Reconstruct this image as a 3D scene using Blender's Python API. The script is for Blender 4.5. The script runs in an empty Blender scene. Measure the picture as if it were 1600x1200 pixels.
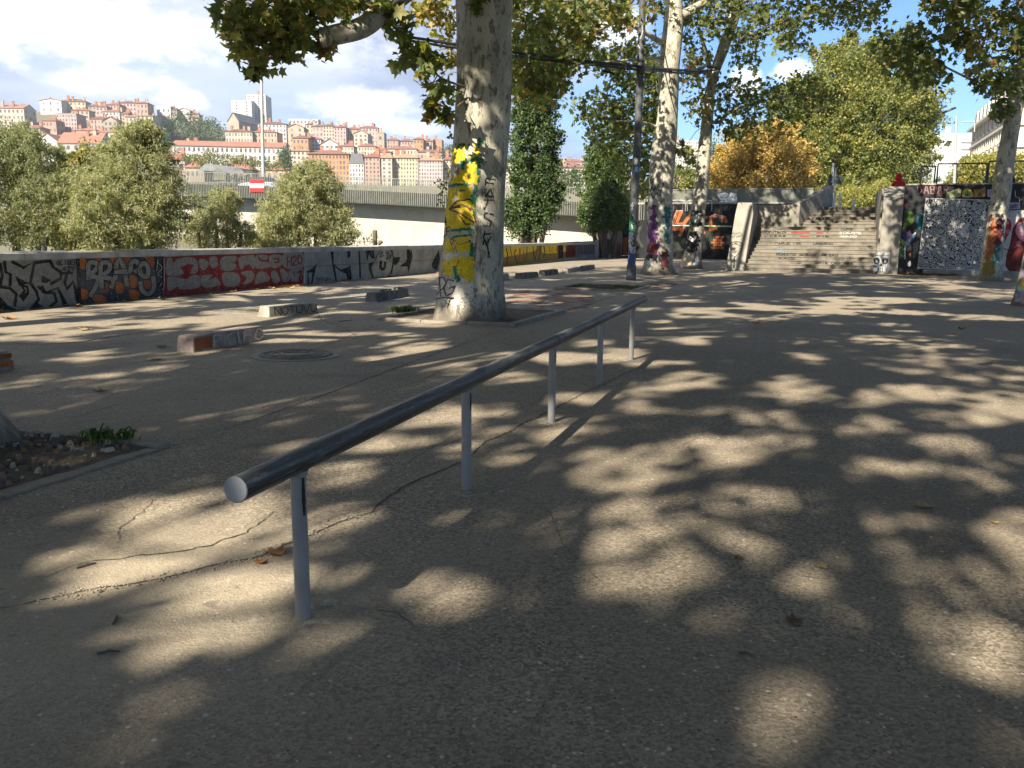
import bpy, bmesh, math, random
import numpy as np
from mathutils import Vector, Matrix

SC = bpy.context.scene
COL = SC.collection

# ------------------------------------------------------------------ camera
F_PX, PITCH, ROLL, EYE = 1295.0, math.atan(232 / 1295), math.radians(0.5), 1.5
cp, sp = math.cos(PITCH), math.sin(PITCH)
FWD = Vector((0, cp, -sp)); _U0 = Vector((0, sp, cp)); _R0 = Vector((1, 0, 0))
RIGHT = _R0 * math.cos(ROLL) + _U0 * math.sin(ROLL)
UP = _U0 * math.cos(ROLL) - _R0 * math.sin(ROLL)
CAM = Vector((0, 0, EYE))
cam_d = bpy.data.cameras.new('camera'); cam = bpy.data.objects.new('camera', cam_d); COL.objects.link(cam)
cam_d.sensor_fit = 'HORIZONTAL'; cam_d.sensor_width = 36; cam_d.lens = 36 * F_PX / 1600
cam_d.clip_start = 0.05; cam_d.clip_end = 6000
m = Matrix.Identity(4)
for i, v in enumerate((RIGHT, UP, -FWD)):
    for j in range(3): m[j][i] = v[j]
m.translation = CAM
cam.matrix_world = m
SC.camera = cam

# ------------------------------------------------------------------ light and sky
SUN_AZ, SUN_EL = math.radians(33), math.radians(38)      # azimuth the shadows run to (right of straight ahead)
EXPOSURE = 1.34
SC.view_settings.view_transform = 'Standard'; SC.view_settings.look = 'None'
SC.view_settings.gamma = 1; SC.view_settings.use_curve_mapping = False
SC.view_settings.exposure = EXPOSURE
sd = bpy.data.lights.new('sun', 'SUN'); sun = bpy.data.objects.new('sun', sd); COL.objects.link(sun)
sd.energy = 5.0; sd.angle = math.radians(0.55); sd.color = (1.0, 0.9, 0.74)
SUN_DIR = Vector((math.sin(SUN_AZ) * math.cos(SUN_EL), math.cos(SUN_AZ) * math.cos(SUN_EL), -math.sin(SUN_EL)))
sun.rotation_euler = SUN_DIR.to_track_quat('-Z', 'Y').to_euler(); sun.location = (-20, -30, 40)

class NT:
    """small node-tree writer"""
    def __init__(s, tree): s.t = tree; tree.nodes.clear()
    def n(s, typ, ins=None, **kw):
        nd = s.t.nodes.new(typ)
        for k, v in kw.items(): setattr(nd, k, v)
        for k, v in (ins or {}).items():
            sk = nd.inputs[k]
            if isinstance(v, bpy.types.NodeSocket): s.t.links.new(v, sk)
            else: sk.default_value = v
        return nd
    def math(s, op, a, b=0.0, c=0.0, clamp=False):
        nd = s.n('ShaderNodeMath', {0: a, 1: b, 2: c}, operation=op, use_clamp=clamp); return nd.outputs[0]
    def mix(s, f, a, b, blend='MIX'):
        nd = s.n('ShaderNodeMix', data_type='RGBA', blend_type=blend)
        for k, v in ((0, f), (6, a), (7, b)):
            if isinstance(v, bpy.types.NodeSocket): s.t.links.new(v, nd.inputs[k])
            else: nd.inputs[k].default_value = v if k == 0 else c4(v)
        return nd.outputs[2]
    def smooth(s, v, lo, hi, a=0.0, b=1.0):
        return s.n('ShaderNodeMapRange', {0: v, 1: lo, 2: hi, 3: a, 4: b}, interpolation_type='SMOOTHSTEP').outputs[0]
    def noise(s, vec, scale, detail=4, rough=.55, dim='3D', lac=2.0):
        return s.n('ShaderNodeTexNoise', {'Vector': vec, 'Scale': scale, 'Detail': detail, 'Roughness': rough, 'Lacunarity': lac}).outputs[0]
    def vmath(s, op, a, b=(0, 0, 0)):
        return s.n('ShaderNodeVectorMath', {0: a, 1: b}, operation=op).outputs[0]
def c4(c): return tuple(c) + (1.0,) if len(c) == 3 else tuple(c)

world = bpy.data.worlds.new('World'); SC.world = world; world.use_nodes = True
W = NT(world.node_tree)
sky = W.n('ShaderNodeTexSky', sky_type='NISHITA', sun_disc=False, sun_elevation=SUN_EL,
          sun_rotation=math.pi + SUN_AZ, altitude=200, air_density=1.0, dust_density=0.15, ozone_density=3.0)
tc = W.n('ShaderNodeTexCoord').outputs['Generated']
sep = W.n('ShaderNodeSeparateXYZ', {0: tc})
dx, dy, dz = sep.outputs
az = W.math('ARCTAN2', dx, dy); el = W.math('ARCSINE', dz)
zz = W.math('ADD', W.math('MAXIMUM', dz, 0.0), 0.12)
flat = W.n('ShaderNodeCombineXYZ', {0: W.math('DIVIDE', dx, zz), 1: W.math('DIVIDE', dy, zz), 2: 0.3}).outputs[0]
angv = W.n('ShaderNodeCombineXYZ', {0: az, 1: W.math('MULTIPLY', el, 1.8), 2: 0.0}).outputs[0]
# broad layer: more cloud towards the west (left), clear towards the east
n_big = W.noise(flat, 0.55, 5, .55)
west = W.smooth(az, -0.05, 0.32, 0.30, -0.22)
layer = W.smooth(W.math('ADD', n_big, west), 0.5, 0.78)
n_thin = W.noise(angv, 7.0, 5, .55)
shade = W.smooth(W.noise(flat, 0.9, 4, .5), 0.38, 0.62)
skyblue = W.mix(1.0, sky.outputs[0], (.74, .93, 1.17), 'MULTIPLY')
cloudgrey = W.mix(shade, (3.0, 3.5, 4.7), (5.6, 6.0, 6.9))
colr = W.mix(W.math('MULTIPLY', layer, 0.86), skyblue, cloudgrey)
# cumulus heads
def cumulus(colr, az0, el0, ra, re, col, seed):
    nn = W.noise(W.vmath('ADD', angv, (seed, seed * 2.1, 0)), 22.0, 6, .6)
    a = W.math('DIVIDE', W.math('SUBTRACT', az, az0), ra); e = W.math('DIVIDE', W.math('SUBTRACT', el, el0), re)
    d = W.math('SQRT', W.math('ADD', W.math('MULTIPLY', a, a), W.math('MULTIPLY', e, e)))
    d = W.math('ADD', d, W.math('MULTIPLY', W.math('SUBTRACT', nn, 0.5), 2.2))
    mk = W.smooth(d, 1.15, 0.45)
    return W.mix(W.math('MULTIPLY', mk, 0.9), colr, col)
def ang(x, y):
    d = RIGHT * ((x - 800) / F_PX) + UP * ((600 - y) / F_PX) + FWD; d.normalize()
    return math.atan2(d.x, d.y), math.asin(d.z)
for (x, y, rx, ry, c, s) in ((285, 156, 44, 20, (8.6, 8.8, 9.3), 1.3), (560, 168, 88, 36, (8.0, 8.3, 9.0), 2.2), (170, 128, 120, 26, (7.6, 8.0, 8.8), 3.7),
                             (70, 30, 300, 70, (9.0, 9.2, 9.6), 4.1), (640, 200, 60, 16, (7, 7.4, 8.4), 5.9), (480, 60, 160, 50, (6.4, 6.8, 7.8), 9.9),
                             (1165, 128, 34, 22, (8.8, 9, 9.4), 6.4), (1235, 112, 34, 20, (8.8, 9, 9.4), 7.7), (1385, 92, 30, 14, (8, 8.4, 9), 8.8), (960, 45, 60, 40, (7.5, 8, 8.8), 10.3)):
    a0, e0 = ang(x, y); a1, e1 = ang(x + rx, y); a2, e2 = ang(x, y - ry)
    colr = cumulus(colr, a0, e0, abs(a1 - a0), abs(e2 - e0), c, s)
bg = W.n('ShaderNodeBackground', {0: colr, 1: 0.064})
W.t.links.new(bg.outputs[0], W.n('ShaderNodeOutputWorld').inputs[0])

SC.cycles.max_bounces = 5; SC.cycles.diffuse_bounces = 2; SC.cycles.glossy_bounces = 2; SC.cycles.transmission_bounces = 2; SC.cycles.transparent_max_bounces = 6
SC.cycles.use_adaptive_sampling = True; SC.cycles.adaptive_threshold = .025; SC.cycles.use_denoising = True
SC.cycles.caustics_reflective = False; SC.cycles.caustics_refractive = False
# ------------------------------------------------------------------ pixel <-> place (photograph pixels, 1600 x 1200)
def ray(x, y): return RIGHT * ((x - 800) / F_PX) + UP * ((600 - y) / F_PX) + FWD
def P(x, y, z=0.0):
    d = ray(x, y); t = (z - EYE) / d.z; return CAM + d * t
def PD(x, y, Y):
    d = ray(x, y); return CAM + d * (Y / d.y)
def proj(p):
    v = Vector(p) - CAM; zc = v.dot(FWD)
    if zc < 0.05: return None
    return 800 + F_PX * v.dot(RIGHT) / zc, 600 - F_PX * v.dot(UP) / zc
def plane_map(pt, nrm):
    pt = Vector(pt); nrm = Vector(nrm).normalized()
    def f(x, y, off=0.0):
        d = ray(x, y); t = (pt - CAM).dot(nrm) / d.dot(nrm); return CAM + d * t + nrm * off
    return f
ANG = math.radians(20.5)
AU = Vector((math.cos(ANG), -math.sin(ANG), 0)); AW = Vector((math.sin(ANG), math.cos(ANG), 0))   # quay grid: across / along
O_ST = Vector((10.4, 38.4, 0))
def G(a, b, z=0.0): return O_ST + AU * a + AW * b + Vector((0, 0, z))

# ------------------------------------------------------------------ mesh building
def smoothstep(a, b, x):
    t = max(0, min(1, (x - a) / (b - a))); return t * t * (3 - 2 * t)
def tag(o, label=None, cat=None, group=None, kind=None):
    for k, v in (('label', label), ('category', cat), ('group', group), ('kind', kind)):
        if v: o[k] = v
    return o
def empty(name, loc, label=None, cat=None, group=None, kind=None):
    o = bpy.data.objects.new(name, None); COL.objects.link(o); o.location = loc; o.empty_display_size = .2
    return tag(o, label, cat, group, kind)
def link(name, me, parent=None, loc=None):
    o = bpy.data.objects.new(name, me); COL.objects.link(o)
    if parent is not None: o.parent = parent
    if loc is not None: o.location = loc
    return o
def world_loc(o):
    v = Vector((0, 0, 0))
    while o is not None: v += o.location; o = o.parent
    return v
def fast_mesh(name, verts, faces, mats, midx=None, tint=None, smooth=False):
    """verts (N,3) array; faces (M,k) array, k 3 or 4"""
    me = bpy.data.meshes.new(name); verts = np.asarray(verts, np.float32); faces = np.asarray(faces, np.int32)
    nf, k = faces.shape
    me.vertices.add(len(verts)); me.vertices.foreach_set('co', verts.ravel())
    me.loops.add(nf * k); me.loops.foreach_set('vertex_index', faces.ravel())
    me.polygons.add(nf); me.polygons.foreach_set('loop_start', np.arange(0, nf * k, k, dtype=np.int32))
    try: me.polygons.foreach_set('loop_total', np.full(nf, k, np.int32))
    except Exception: pass
    for mt in mats: me.materials.append(mt)
    if midx is not None: me.polygons.foreach_set('material_index', np.asarray(midx, np.int32))
    me.polygons.foreach_set('use_smooth', np.full(nf, smooth, bool))
    if tint is not None:
        at = me.attributes.new('tint', 'FLOAT', 'POINT'); at.data.foreach_set('value', np.asarray(tint, np.float32))
    me.update(calc_edges=True); me.validate()
    return me
class MB:
    def __init__(s): s.v = []; s.f = []; s.m = []; s.sm = []
    def add(s, vs, fs, mi=0, smooth=False):
        k = len(s.v); s.v += [tuple(v) for v in vs]
        for f in fs: s.f.append(tuple(i + k for i in f)); s.m.append(mi); s.sm.append(smooth)
    def box(s, c, size, ax=None, mi=0):
        ax = ax or (Vector((1, 0, 0)), Vector((0, 1, 0)), Vector((0, 0, 1))); c = Vector(c)
        vs = [c + ax[0] * (sx * size[0] / 2) + ax[1] * (sy * size[1] / 2) + ax[2] * (sz * size[2] / 2) for sz in (-1, 1) for sy in (-1, 1) for sx in (-1, 1)]
        s.add(vs, [(0, 2, 3, 1), (4, 5, 7, 6), (0, 1, 5, 4), (2, 6, 7, 3), (0, 4, 6, 2), (1, 3, 7, 5)], mi); return s
    def gbox(s, a0, a1, b0, b1, z0, z1, mi=0, cham=0.0):
        """box on the quay grid"""
        lo = [G(a, b, z0) for a, b in ((a0, b0), (a1, b0), (a1, b1), (a0, b1))]
        if cham:
            c = cham
            mid = [G(a, b, z1 - c) for a, b in ((a0, b0), (a1, b0), (a1, b1), (a0, b1))]
            hi = [G(a, b, z1) for a, b in ((a0 + c, b0 + c), (a1 - c, b0 + c), (a1 - c, b1 - c), (a0 + c, b1 - c))]
            s.loft([lo, mid, hi], True, mi)
        else:
            hi = [G(a, b, z1) for a, b in ((a0, b0), (a1, b0), (a1, b1), (a0, b1))]
            s.loft([lo, hi], True, mi)
        return s
    def prism(s, poly0, poly1, mi=0):
        s.loft([poly0, poly1], True, mi); return s
    def loft(s, rings, caps=True, mi=0, smooth=False):
        n = len(rings[0]); vs = [v for r in rings for v in r]; fs = []
        for i in range(len(rings) - 1):
            for j in range(n):
                a, b = i * n + j, i * n + (j + 1) % n; fs.append((a, b, b + n, a + n))
        s.add(vs, fs, mi, smooth)
        if caps:
            s.add(rings[0], [tuple(reversed(range(n)))], mi); s.add(rings[-1], [tuple(range(n))], mi)
        return s
    def tube(s, path, r, n=8, mi=0, caps=True, smooth=True):
        path = [Vector(p) for p in path]; rs = r if isinstance(r, (list, tuple)) else [r] * len(path); rings = []
        ref = None
        for i, p in enumerate(path):
            d = (path[min(i + 1, len(path) - 1)] - path[max(i - 1, 0)])
            if d.length < 1e-9: d = Vector((0, 0, 1))
            d.normalize()
            if ref is None: ref = Vector((0, 0, 1)) if abs(d.z) < .9 else Vector((1, 0, 0))
            x = ref - d * ref.dot(d)
            if x.length < 1e-4: x = d.orthogonal()
            x.normalize(); ref = x; y = d.cross(x)
            rings.append([p + x * (rs[i] * math.cos(6.28318531 * k / n)) + y * (rs[i] * math.sin(6.28318531 * k / n)) for k in range(n)])
        s.loft(rings, caps, mi, smooth); return s
    def quad(s, a, b, c, d, mi=0): s.add([a, b, c, d], [(0, 1, 2, 3)], mi); return s
    def poly(s, pts, mi=0): s.add(pts, [tuple(range(len(pts)))], mi); return s
    def mesh(s, name, mats, off=(0, 0, 0), normals=True):
        me = bpy.data.meshes.new(name); o = Vector(off)
        me.from_pydata([tuple(Vector(v) - o) for v in s.v], [], s.f)
        for mt in (mats if isinstance(mats, (list, tuple)) else [mats]): me.materials.append(mt)
        me.polygons.foreach_set('material_index', s.m); me.polygons.foreach_set('use_smooth', s.sm)
        me.validate()
        if normals:
            bm = bmesh.new(); bm.from_mesh(me); bmesh.ops.recalc_face_normals(bm, faces=bm.faces); bm.to_mesh(me); bm.free()
        me.update(); return me
    def build(s, name, mats, parent=None, label=None, cat=None, group=None, kind=None, loc=None, normals=True):
        """vertices are world coordinates; the object's origin is its parent's, or loc"""
        off = world_loc(parent) if parent is not None else Vector(loc or (0, 0, 0))
        o = link(name, s.mesh(name, mats, off, normals), parent, None if parent is not None else off)
        return tag(o, label, cat, group, kind)
def bevel(o, w=.01, seg=2):
    md = o.modifiers.new('soft_edges', 'BEVEL'); md.width = w; md.segments = seg; md.limit_method = 'ANGLE'; md.angle_limit = math.radians(40); return o
def catmull(pts, sub=4, closed=False):
    pts = [Vector(p) for p in pts]; n = len(pts); out = []
    if n < 3 and not closed: return pts
    rng = range(n if closed else n - 1)
    for i in rng:
        p0 = pts[(i - 1) % n] if closed or i > 0 else pts[0] * 2 - pts[1]
        p1 = pts[i]; p2 = pts[(i + 1) % n]
        p3 = pts[(i + 2) % n] if closed or i + 2 < n else pts[-1] * 2 - pts[-2]
        for k in range(sub):
            t = k / sub
            out.append(.5 * ((2 * p1) + (p2 - p0) * t + (2 * p0 - 5 * p1 + 4 * p2 - p3) * t * t + (3 * p1 - p0 - 3 * p2 + p3) * t ** 3))
    if not closed: out.append(pts[-1])
    return out

# ------------------------------------------------------------------ materials
_M = {}
def newmat(name):
    mt = bpy.data.materials.new(name); mt.use_nodes = True; return mt, NT(mt.node_tree)
def finish(N, bsdf):
    N.t.links.new(bsdf, N.n('ShaderNodeOutputMaterial').inputs[0])
def mat(name, col, rough=.8, var=.18, scale=3.0, bump=0.0, metal=0.0, spec=.3, bscale=None, col2=None, dirt=0.0, alpha=None):
    if name in _M: return _M[name]
    mt, N = newmat(name); pos = N.n('ShaderNodeNewGeometry').outputs['Position']
    n1 = N.noise(pos, scale, 6, .65)
    lo = tuple(max(0, c * (1 - var)) for c in col); hi = tuple(min(1, c * (1 + var)) for c in (col2 or col))
    cc = N.mix(N.smooth(n1, .3, .7), lo, hi)
    if dirt:
        n2 = N.noise(pos, scale * .35, 5, .7); cc = N.mix(N.math('MULTIPLY', N.smooth(n2, .48, .7), dirt), cc, tuple(c * .4 for c in col))
    ins = {'Base Color': cc, 'Roughness': rough, 'Metallic': metal, 'Specular IOR Level': spec}
    if bump:
        b = N.n('ShaderNodeBump', {'Strength': bump, 'Distance': .02, 'Height': N.noise(pos, bscale or scale * 6, 5, .6)}); ins['Normal'] = b.outputs[0]
    finish(N, N.n('ShaderNodeBsdfPrincipled', ins).outputs[0]); _M[name] = mt; return mt
def paint(name, col, rough=.75):
    """spray paint: uneven coat, faded and flaked through in places"""
    key = 'paint_' + name
    if key in _M: return _M[key]
    mt, N = newmat(key); pos = N.n('ShaderNodeNewGeometry').outputs['Position']
    a = N.noise(pos, 7, 6, .7); b = N.noise(N.vmath('ADD', pos, (4, 9, 2)), 22, 5, .75); c = N.noise(N.vmath('ADD', pos, (1, 3, 8)), 1.6, 4, .6)
    cc = N.mix(N.smooth(a, .3, .7), tuple(x * .72 for x in col), tuple(min(1, x * 1.2) for x in col))
    cc = N.mix(N.math('MULTIPLY', N.smooth(c, .5, .72), .35), cc, (.2, .19, .17))
    f = N.math('MULTIPLY', N.smooth(N.math('ADD', b, N.math('MULTIPLY', a, .35)), .735, .8), .8)
    d = N.n('ShaderNodeBsdfPrincipled', {'Base Color': cc, 'Roughness': rough, 'Specular IOR Level': .2}); t = N.n('ShaderNodeBsdfTransparent')
    finish(N, N.n('ShaderNodeMixShader', {0: f, 1: d.outputs[0], 2: t.outputs[0]}).outputs[0]); _M[key] = mt; return mt
def leafmat(name, stops, trans=.38, gloss=.025):
    mt, N = newmat(name); at = N.n('ShaderNodeAttribute', attribute_name='tint').outputs['Fac']
    rp = N.n('ShaderNodeValToRGB', {0: at}); cr = rp.color_ramp
    cr.elements[0].position, cr.elements[0].color = stops[0][0], c4(stops[0][1])
    cr.elements[1].position, cr.elements[1].color = stops[-1][0], c4(stops[-1][1])
    for p, c in stops[1:-1]: e = cr.elements.new(p); e.color = c4(c)
    c = rp.outputs[0]
    d = N.n('ShaderNodeBsdfDiffuse', {0: c}); t = N.n('ShaderNodeBsdfTranslucent', {0: N.mix(1.0, c, (1.35, 1.3, .6), 'MULTIPLY')})
    g = N.n('ShaderNodeBsdfGlossy', {0: (1, 1, 1, 1), 'Roughness': .55})
    s1 = N.n('ShaderNodeMixShader', {0: trans, 1: d.outputs[0], 2: t.outputs[0]}); s2 = N.n('ShaderNodeMixShader', {0: gloss, 1: s1.outputs[0], 2: g.outputs[0]})
    finish(N, s2.outputs[0]); return mt
PLANE_LEAF = leafmat('plane_leaf', [(0, (.065, .095, .028)), (.45, (.13, .175, .05)), (.74, (.23, .26, .075)), (.88, (.36, .31, .08)), (1, (.27, .16, .06))], .5)
YELLOW_LEAF = leafmat('yellowing_leaf', [(0, (.09, .11, .025)), (.4, (.18, .19, .04)), (.8, (.36, .31, .07)), (1, (.34, .24, .06))])
ORANGE_LEAF = leafmat('orange_leaf', [(0, (.3, .24, .07)), (.4, (.5, .36, .11)), (.8, (.62, .45, .15)), (1, (.42, .27, .09))])
WILLOW_LEAF = leafmat('willow_leaf', [(0, (.2, .24, .14)), (.5, (.34, .36, .21)), (1, (.5, .48, .29))], .5)
DARK_LEAF = leafmat('poplar_leaf', [(0, (.045, .08, .025)), (.6, (.08, .135, .04)), (1, (.16, .22, .075))], .42)
GREEN_LEAF = leafmat('sunny_leaf', [(0, (.1, .13, .03)), (.5, (.21, .24, .06)), (.85, (.34, .34, .09)), (1, (.46, .38, .1))], .45)

def make_asphalt():
    mt, N = newmat('asphalt'); pos = N.n('ShaderNodeNewGeometry').outputs['Position']
    v1 = N.n('ShaderNodeTexVoronoi', {'Vector': pos, 'Scale': 88.0, 'Randomness': 1.0})
    v2 = N.n('ShaderNodeTexVoronoi', {'Vector': pos, 'Scale': 46.0})
    sepc = N.n('ShaderNodeSeparateColor', {0: v1.outputs['Color']}).outputs[0]
    sep2 = N.n('ShaderNodeSeparateColor', {0: v2.outputs['Color']}).outputs[0]
    big = N.noise(pos, .35, 5, .6); mid = N.noise(pos, 2.2, 6, .7); fine = N.noise(pos, 25, 5, .7)
    base = N.mix(N.smooth(big, .35, .65), (.25, .21, .155), (.335, .284, .208))
    base = N.mix(N.smooth(mid, .3, .75), base, N.mix(1.0, base, (.8, .79, .78), 'MULTIPLY'))
    base = N.mix(N.math('MULTIPLY', N.smooth(fine, .55, .75), .35), base, (.12, .108, .092))
    stone = N.mix(sepc, (.09, .076, .058), (.48, .41, .31))
    base = N.mix(N.smooth(N.noise(N.vmath('ADD', pos, (11, 5, 0)), .55, 5, .65), .35, .68, .34, .76), base, stone)
    chip = N.math('MULTIPLY', N.math('GREATER_THAN', sep2, .84), N.math('LESS_THAN', v2.outputs['Distance'], N.math('MULTIPLY', N.n('ShaderNodeSeparateColor', {0: v2.outputs['Color']}).outputs[1], .44)))
    base = N.mix(N.math('MULTIPLY', chip, N.math('MULTIPLY', N.n('ShaderNodeSeparateColor', {0: v2.outputs['Color']}).outputs[2], 1.0)), base, (.58, .53, .44))
    pit = N.math('MULTIPLY', N.math('LESS_THAN', sep2, .05), N.math('LESS_THAN', v2.outputs['Distance'], .25))
    base = N.mix(N.math('MULTIPLY', pit, .8), base, (.05, .045, .04))
    # sandy dust lying along the rail's worn strip
    dpt = P(250, 940); dist = N.n('ShaderNodeVectorMath', {0: pos, 1: tuple(dpt)}, operation='DISTANCE').outputs['Value']
    dm = N.math('MULTIPLY', N.smooth(N.math('ADD', dist, N.math('MULTIPLY', mid, 1.2)), 2.3, .7), .6)
    base = N.mix(dm, base, (.42, .36, .27))
    st = N.smooth(N.noise(N.vmath('ADD', pos, (31, 7, 0)), .8, 6, .65), .54, .7)
    base = N.mix(N.math('MULTIPLY', st, .4), base, (.12, .108, .092))
    sp_ = N.smooth(N.noise(N.vmath('ADD', pos, (3, 17, 0)), 7.5, 3, .5), .68, .72); base = N.mix(N.math('MULTIPLY', sp_, .5), base, (.09, .082, .072))
    sk = N.smooth(N.noise(N.vmath('MULTIPLY', N.n('ShaderNodeMapping', {'Vector': pos, 'Rotation': (0, 0, .35)}).outputs[0], (14, .7, 1)), 1.0, 3, .5), .64, .72); base = N.mix(N.math('MULTIPLY', sk, .22), base, (.1, .092, .08))
    h = N.math('ADD', N.math('MULTIPLY', v1.outputs['Distance'], .6), N.math('MULTIPLY', fine, .6))
    b = N.n('ShaderNodeBump', {'Strength': .55, 'Distance': .006, 'Height': h})
    b2 = N.n('ShaderNodeBump', {'Strength': .35, 'Distance': .05, 'Height': mid, 'Normal': b.outputs[0]})
    finish(N, N.n('ShaderNodeBsdfPrincipled', {'Base Color': base, 'Roughness': .88, 'Specular IOR Level': .25, 'Normal': b2.outputs[0]}).outputs[0]); return mt
ASPHALT = make_asphalt()
def make_bark():
    mt, N = newmat('plane_bark'); pos = N.n('ShaderNodeNewGeometry').outputs['Position']
    sc = N.n('ShaderNodeMapping', {'Vector': pos, 'Scale': (1, 1, .42)}).outputs[0]
    a = N.noise(sc, 1.7, 5, .6); b = N.noise(N.vmath('ADD', sc, (9, 3, 1)), 3.6, 5, .65); c = N.noise(N.vmath('ADD', sc, (2, 8, 5)), 8.5, 4, .6)
    d = N.noise(N.vmath('ADD', sc, (20, 1, 3)), 17, 3, .6)
    cc = N.mix(N.smooth(a, .44, .54), (.34, .325, .27), (.46, .435, .35))
    cc = N.mix(N.math('MULTIPLY', N.smooth(b, .56, .6), .85), cc, (.27, .265, .2))
    cc = N.mix(N.math('MULTIPLY', N.smooth(c, .575, .6), .75), cc, (.13, .115, .085))
    cc = N.mix(N.math('MULTIPLY', N.smooth(d, .6, .64), .75), cc, (.15, .125, .09))
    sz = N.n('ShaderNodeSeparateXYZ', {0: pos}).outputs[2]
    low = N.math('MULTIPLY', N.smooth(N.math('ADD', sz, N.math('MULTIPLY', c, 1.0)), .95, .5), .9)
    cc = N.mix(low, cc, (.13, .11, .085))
    h = N.math('ADD', N.math('MULTIPLY', N.smooth(c, .6, .63), -.5), N.math('ADD', N.smooth(b, .56, .6), N.math('MULTIPLY', d, .3)))
    bp = N.n('ShaderNodeBump', {'Strength': .6, 'Distance': .025, 'Height': h})
    finish(N, N.n('ShaderNodeBsdfPrincipled', {'Base Color': cc, 'Roughness': .85, 'Specular IOR Level': .2, 'Normal': bp.outputs[0]}).outputs[0]); return mt
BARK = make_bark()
TWIG = mat('twig_bark', (.12, .1, .07), .9, scale=8)
DARKBARK = mat('dark_bark', (.13, .11, .085), .9, scale=6, bump=.5)
CONC = mat('concrete', (.27, .25, .21), .85, .2, 1.6, .35, bscale=30, dirt=.5)
CONC_D = mat('weathered_concrete', (.3, .285, .245), .88, .25, 2.2, .4, bscale=26, dirt=.7)
COPING = mat('coping_concrete', (.44, .43, .4), .85, .25, 2.5, .3, bscale=25, dirt=.35)
SOIL = mat('soil', (.13, .1, .07), .95, .4, 7, .9, bscale=30)
# ================================================================== the setting
A_WALL = None
# quay wall line from two foot points
WA, WB = P(0, 487), P(690, 425)
WDIR = (WB - WA).normalized(); WN = Vector((WDIR.y, -WDIR.x, 0))      # WN points onto the plaza
def WQ(t, off=0.0, z=0.0): return WA + WDIR * t + WN * off + Vector((0, 0, z))
T_END = 47.0
B_AB = 19.2                                                            # black abutment wall on the quay grid
# plaza ground
mb = MB(); pl = [WQ(-95, -.2), WQ(T_END + 3, -.2), G(45, B_AB + 3), G(45, -110)]
mb.poly([Vector((p.x, p.y, 0)) for p in pl])
plaza = mb.build('plaza_ground', ASPHALT, kind='structure')
# low bank, river, far land
BANK = mat('bank_soil', (.12, .11, .07), .95, .3, 1.5, .5)
mb = MB(); mb.poly([WQ(-200, -.3, -5), WQ(-200, -14, -5.6), WQ(120, -14, -5.6), WQ(120, -.3, -5)])
mb.build('river_bank', BANK, kind='structure')
mb = MB(); mb.quad(WQ(-200, -.25, -5), WQ(120, -.25, -5), WQ(120, -.25, -.02), WQ(-200, -.25, -.02)); mb.build('quay_retaining_face', CONC_D, kind='structure')
wm, N = newmat('river_water'); pos = N.n('ShaderNodeNewGeometry').outputs['Position']
bp = N.n('ShaderNodeBump', {'Strength': .3, 'Distance': .1, 'Height': N.noise(pos, .8, 4, .6)})
finish(N, N.n('ShaderNodeBsdfPrincipled', {'Base Color': (.03, .05, .045, 1), 'Roughness': .08, 'Normal': bp.outputs[0]}).outputs[0])
mb = MB(); mb.quad(Vector((-700, -600, -6.2)), Vector((120, -600, -6.2)), Vector((120, 330, -6.2)), Vector((-700, 330, -6.2))); mb.build('river_water', wm, kind='structure')
LAND = mat('far_land', (.1, .11, .06), .95, .3, .05)
mb = MB(); mb.quad(Vector((-1400, -850, -8)), Vector((1400, -850, -8)), Vector((1400, 1450, -8)), Vector((-1400, 1450, -8))); mb.build('far_land', LAND, kind='structure')
# upper street level behind the stairs
def zst(b): return 3.06 + .2 * smoothstep(7.5, 19, b)
mb = MB()
bs = [7.2, 10, 13, 16, 19.3, 40, 80, 160, 400]
for i in range(len(bs) - 1):
    a0 = -.2 if bs[i] < 19 else -12
    mb.quad(G(a0, bs[i], zst(bs[i])), G(160, bs[i], zst(bs[i])), G(160, bs[i + 1], zst(bs[i + 1])), G(a0, bs[i + 1], zst(bs[i + 1])))
mb.quad(G(6.5, .5, 3.06), G(160, .5, 3.06), G(160, 7.2, 3.06), G(6.5, 7.2, 3.06))
mb.build('upper_street', mat('street_paving', (.22, .21, .19), .9, .2, 1.0, .3), kind='structure')

# ------------------------------------------------------------------ cracks, seams, patches on the ground
def ribbon(pts, wfun, z=.004, jit=0.0, seed=0):
    r = random.Random(seed); L = []; Rr = []
    for i, p in enumerate(pts):
        d = pts[min(i + 1, len(pts) - 1)] - pts[max(i - 1, 0)]; d.z = 0; d.normalize(); nn = Vector((-d.y, d.x, 0)); w = wfun(i / (len(pts) - 1))
        c = p + nn * r.gauss(0, jit)
        L.append(Vector((c.x, c.y, z)) + nn * w * r.uniform(.25, 1)); Rr.append(Vector((c.x, c.y, z)) - nn * w * r.uniform(.25, 1))
    return L, Rr
CRACK = mat('crack_dirt', (.085, .072, .057), .95, .4, 20)
SEAM = mat('seam_dirt', (.1, .09, .075), .95, .3, 10)
def densify(pts, step):
    out = []
    for a, b in zip(pts[:-1], pts[1:]):
        n = max(1, int((b - a).length / step))
        out += [a + (b - a) * (k / n) for k in range(n)]
    return out + [pts[-1]]
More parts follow.
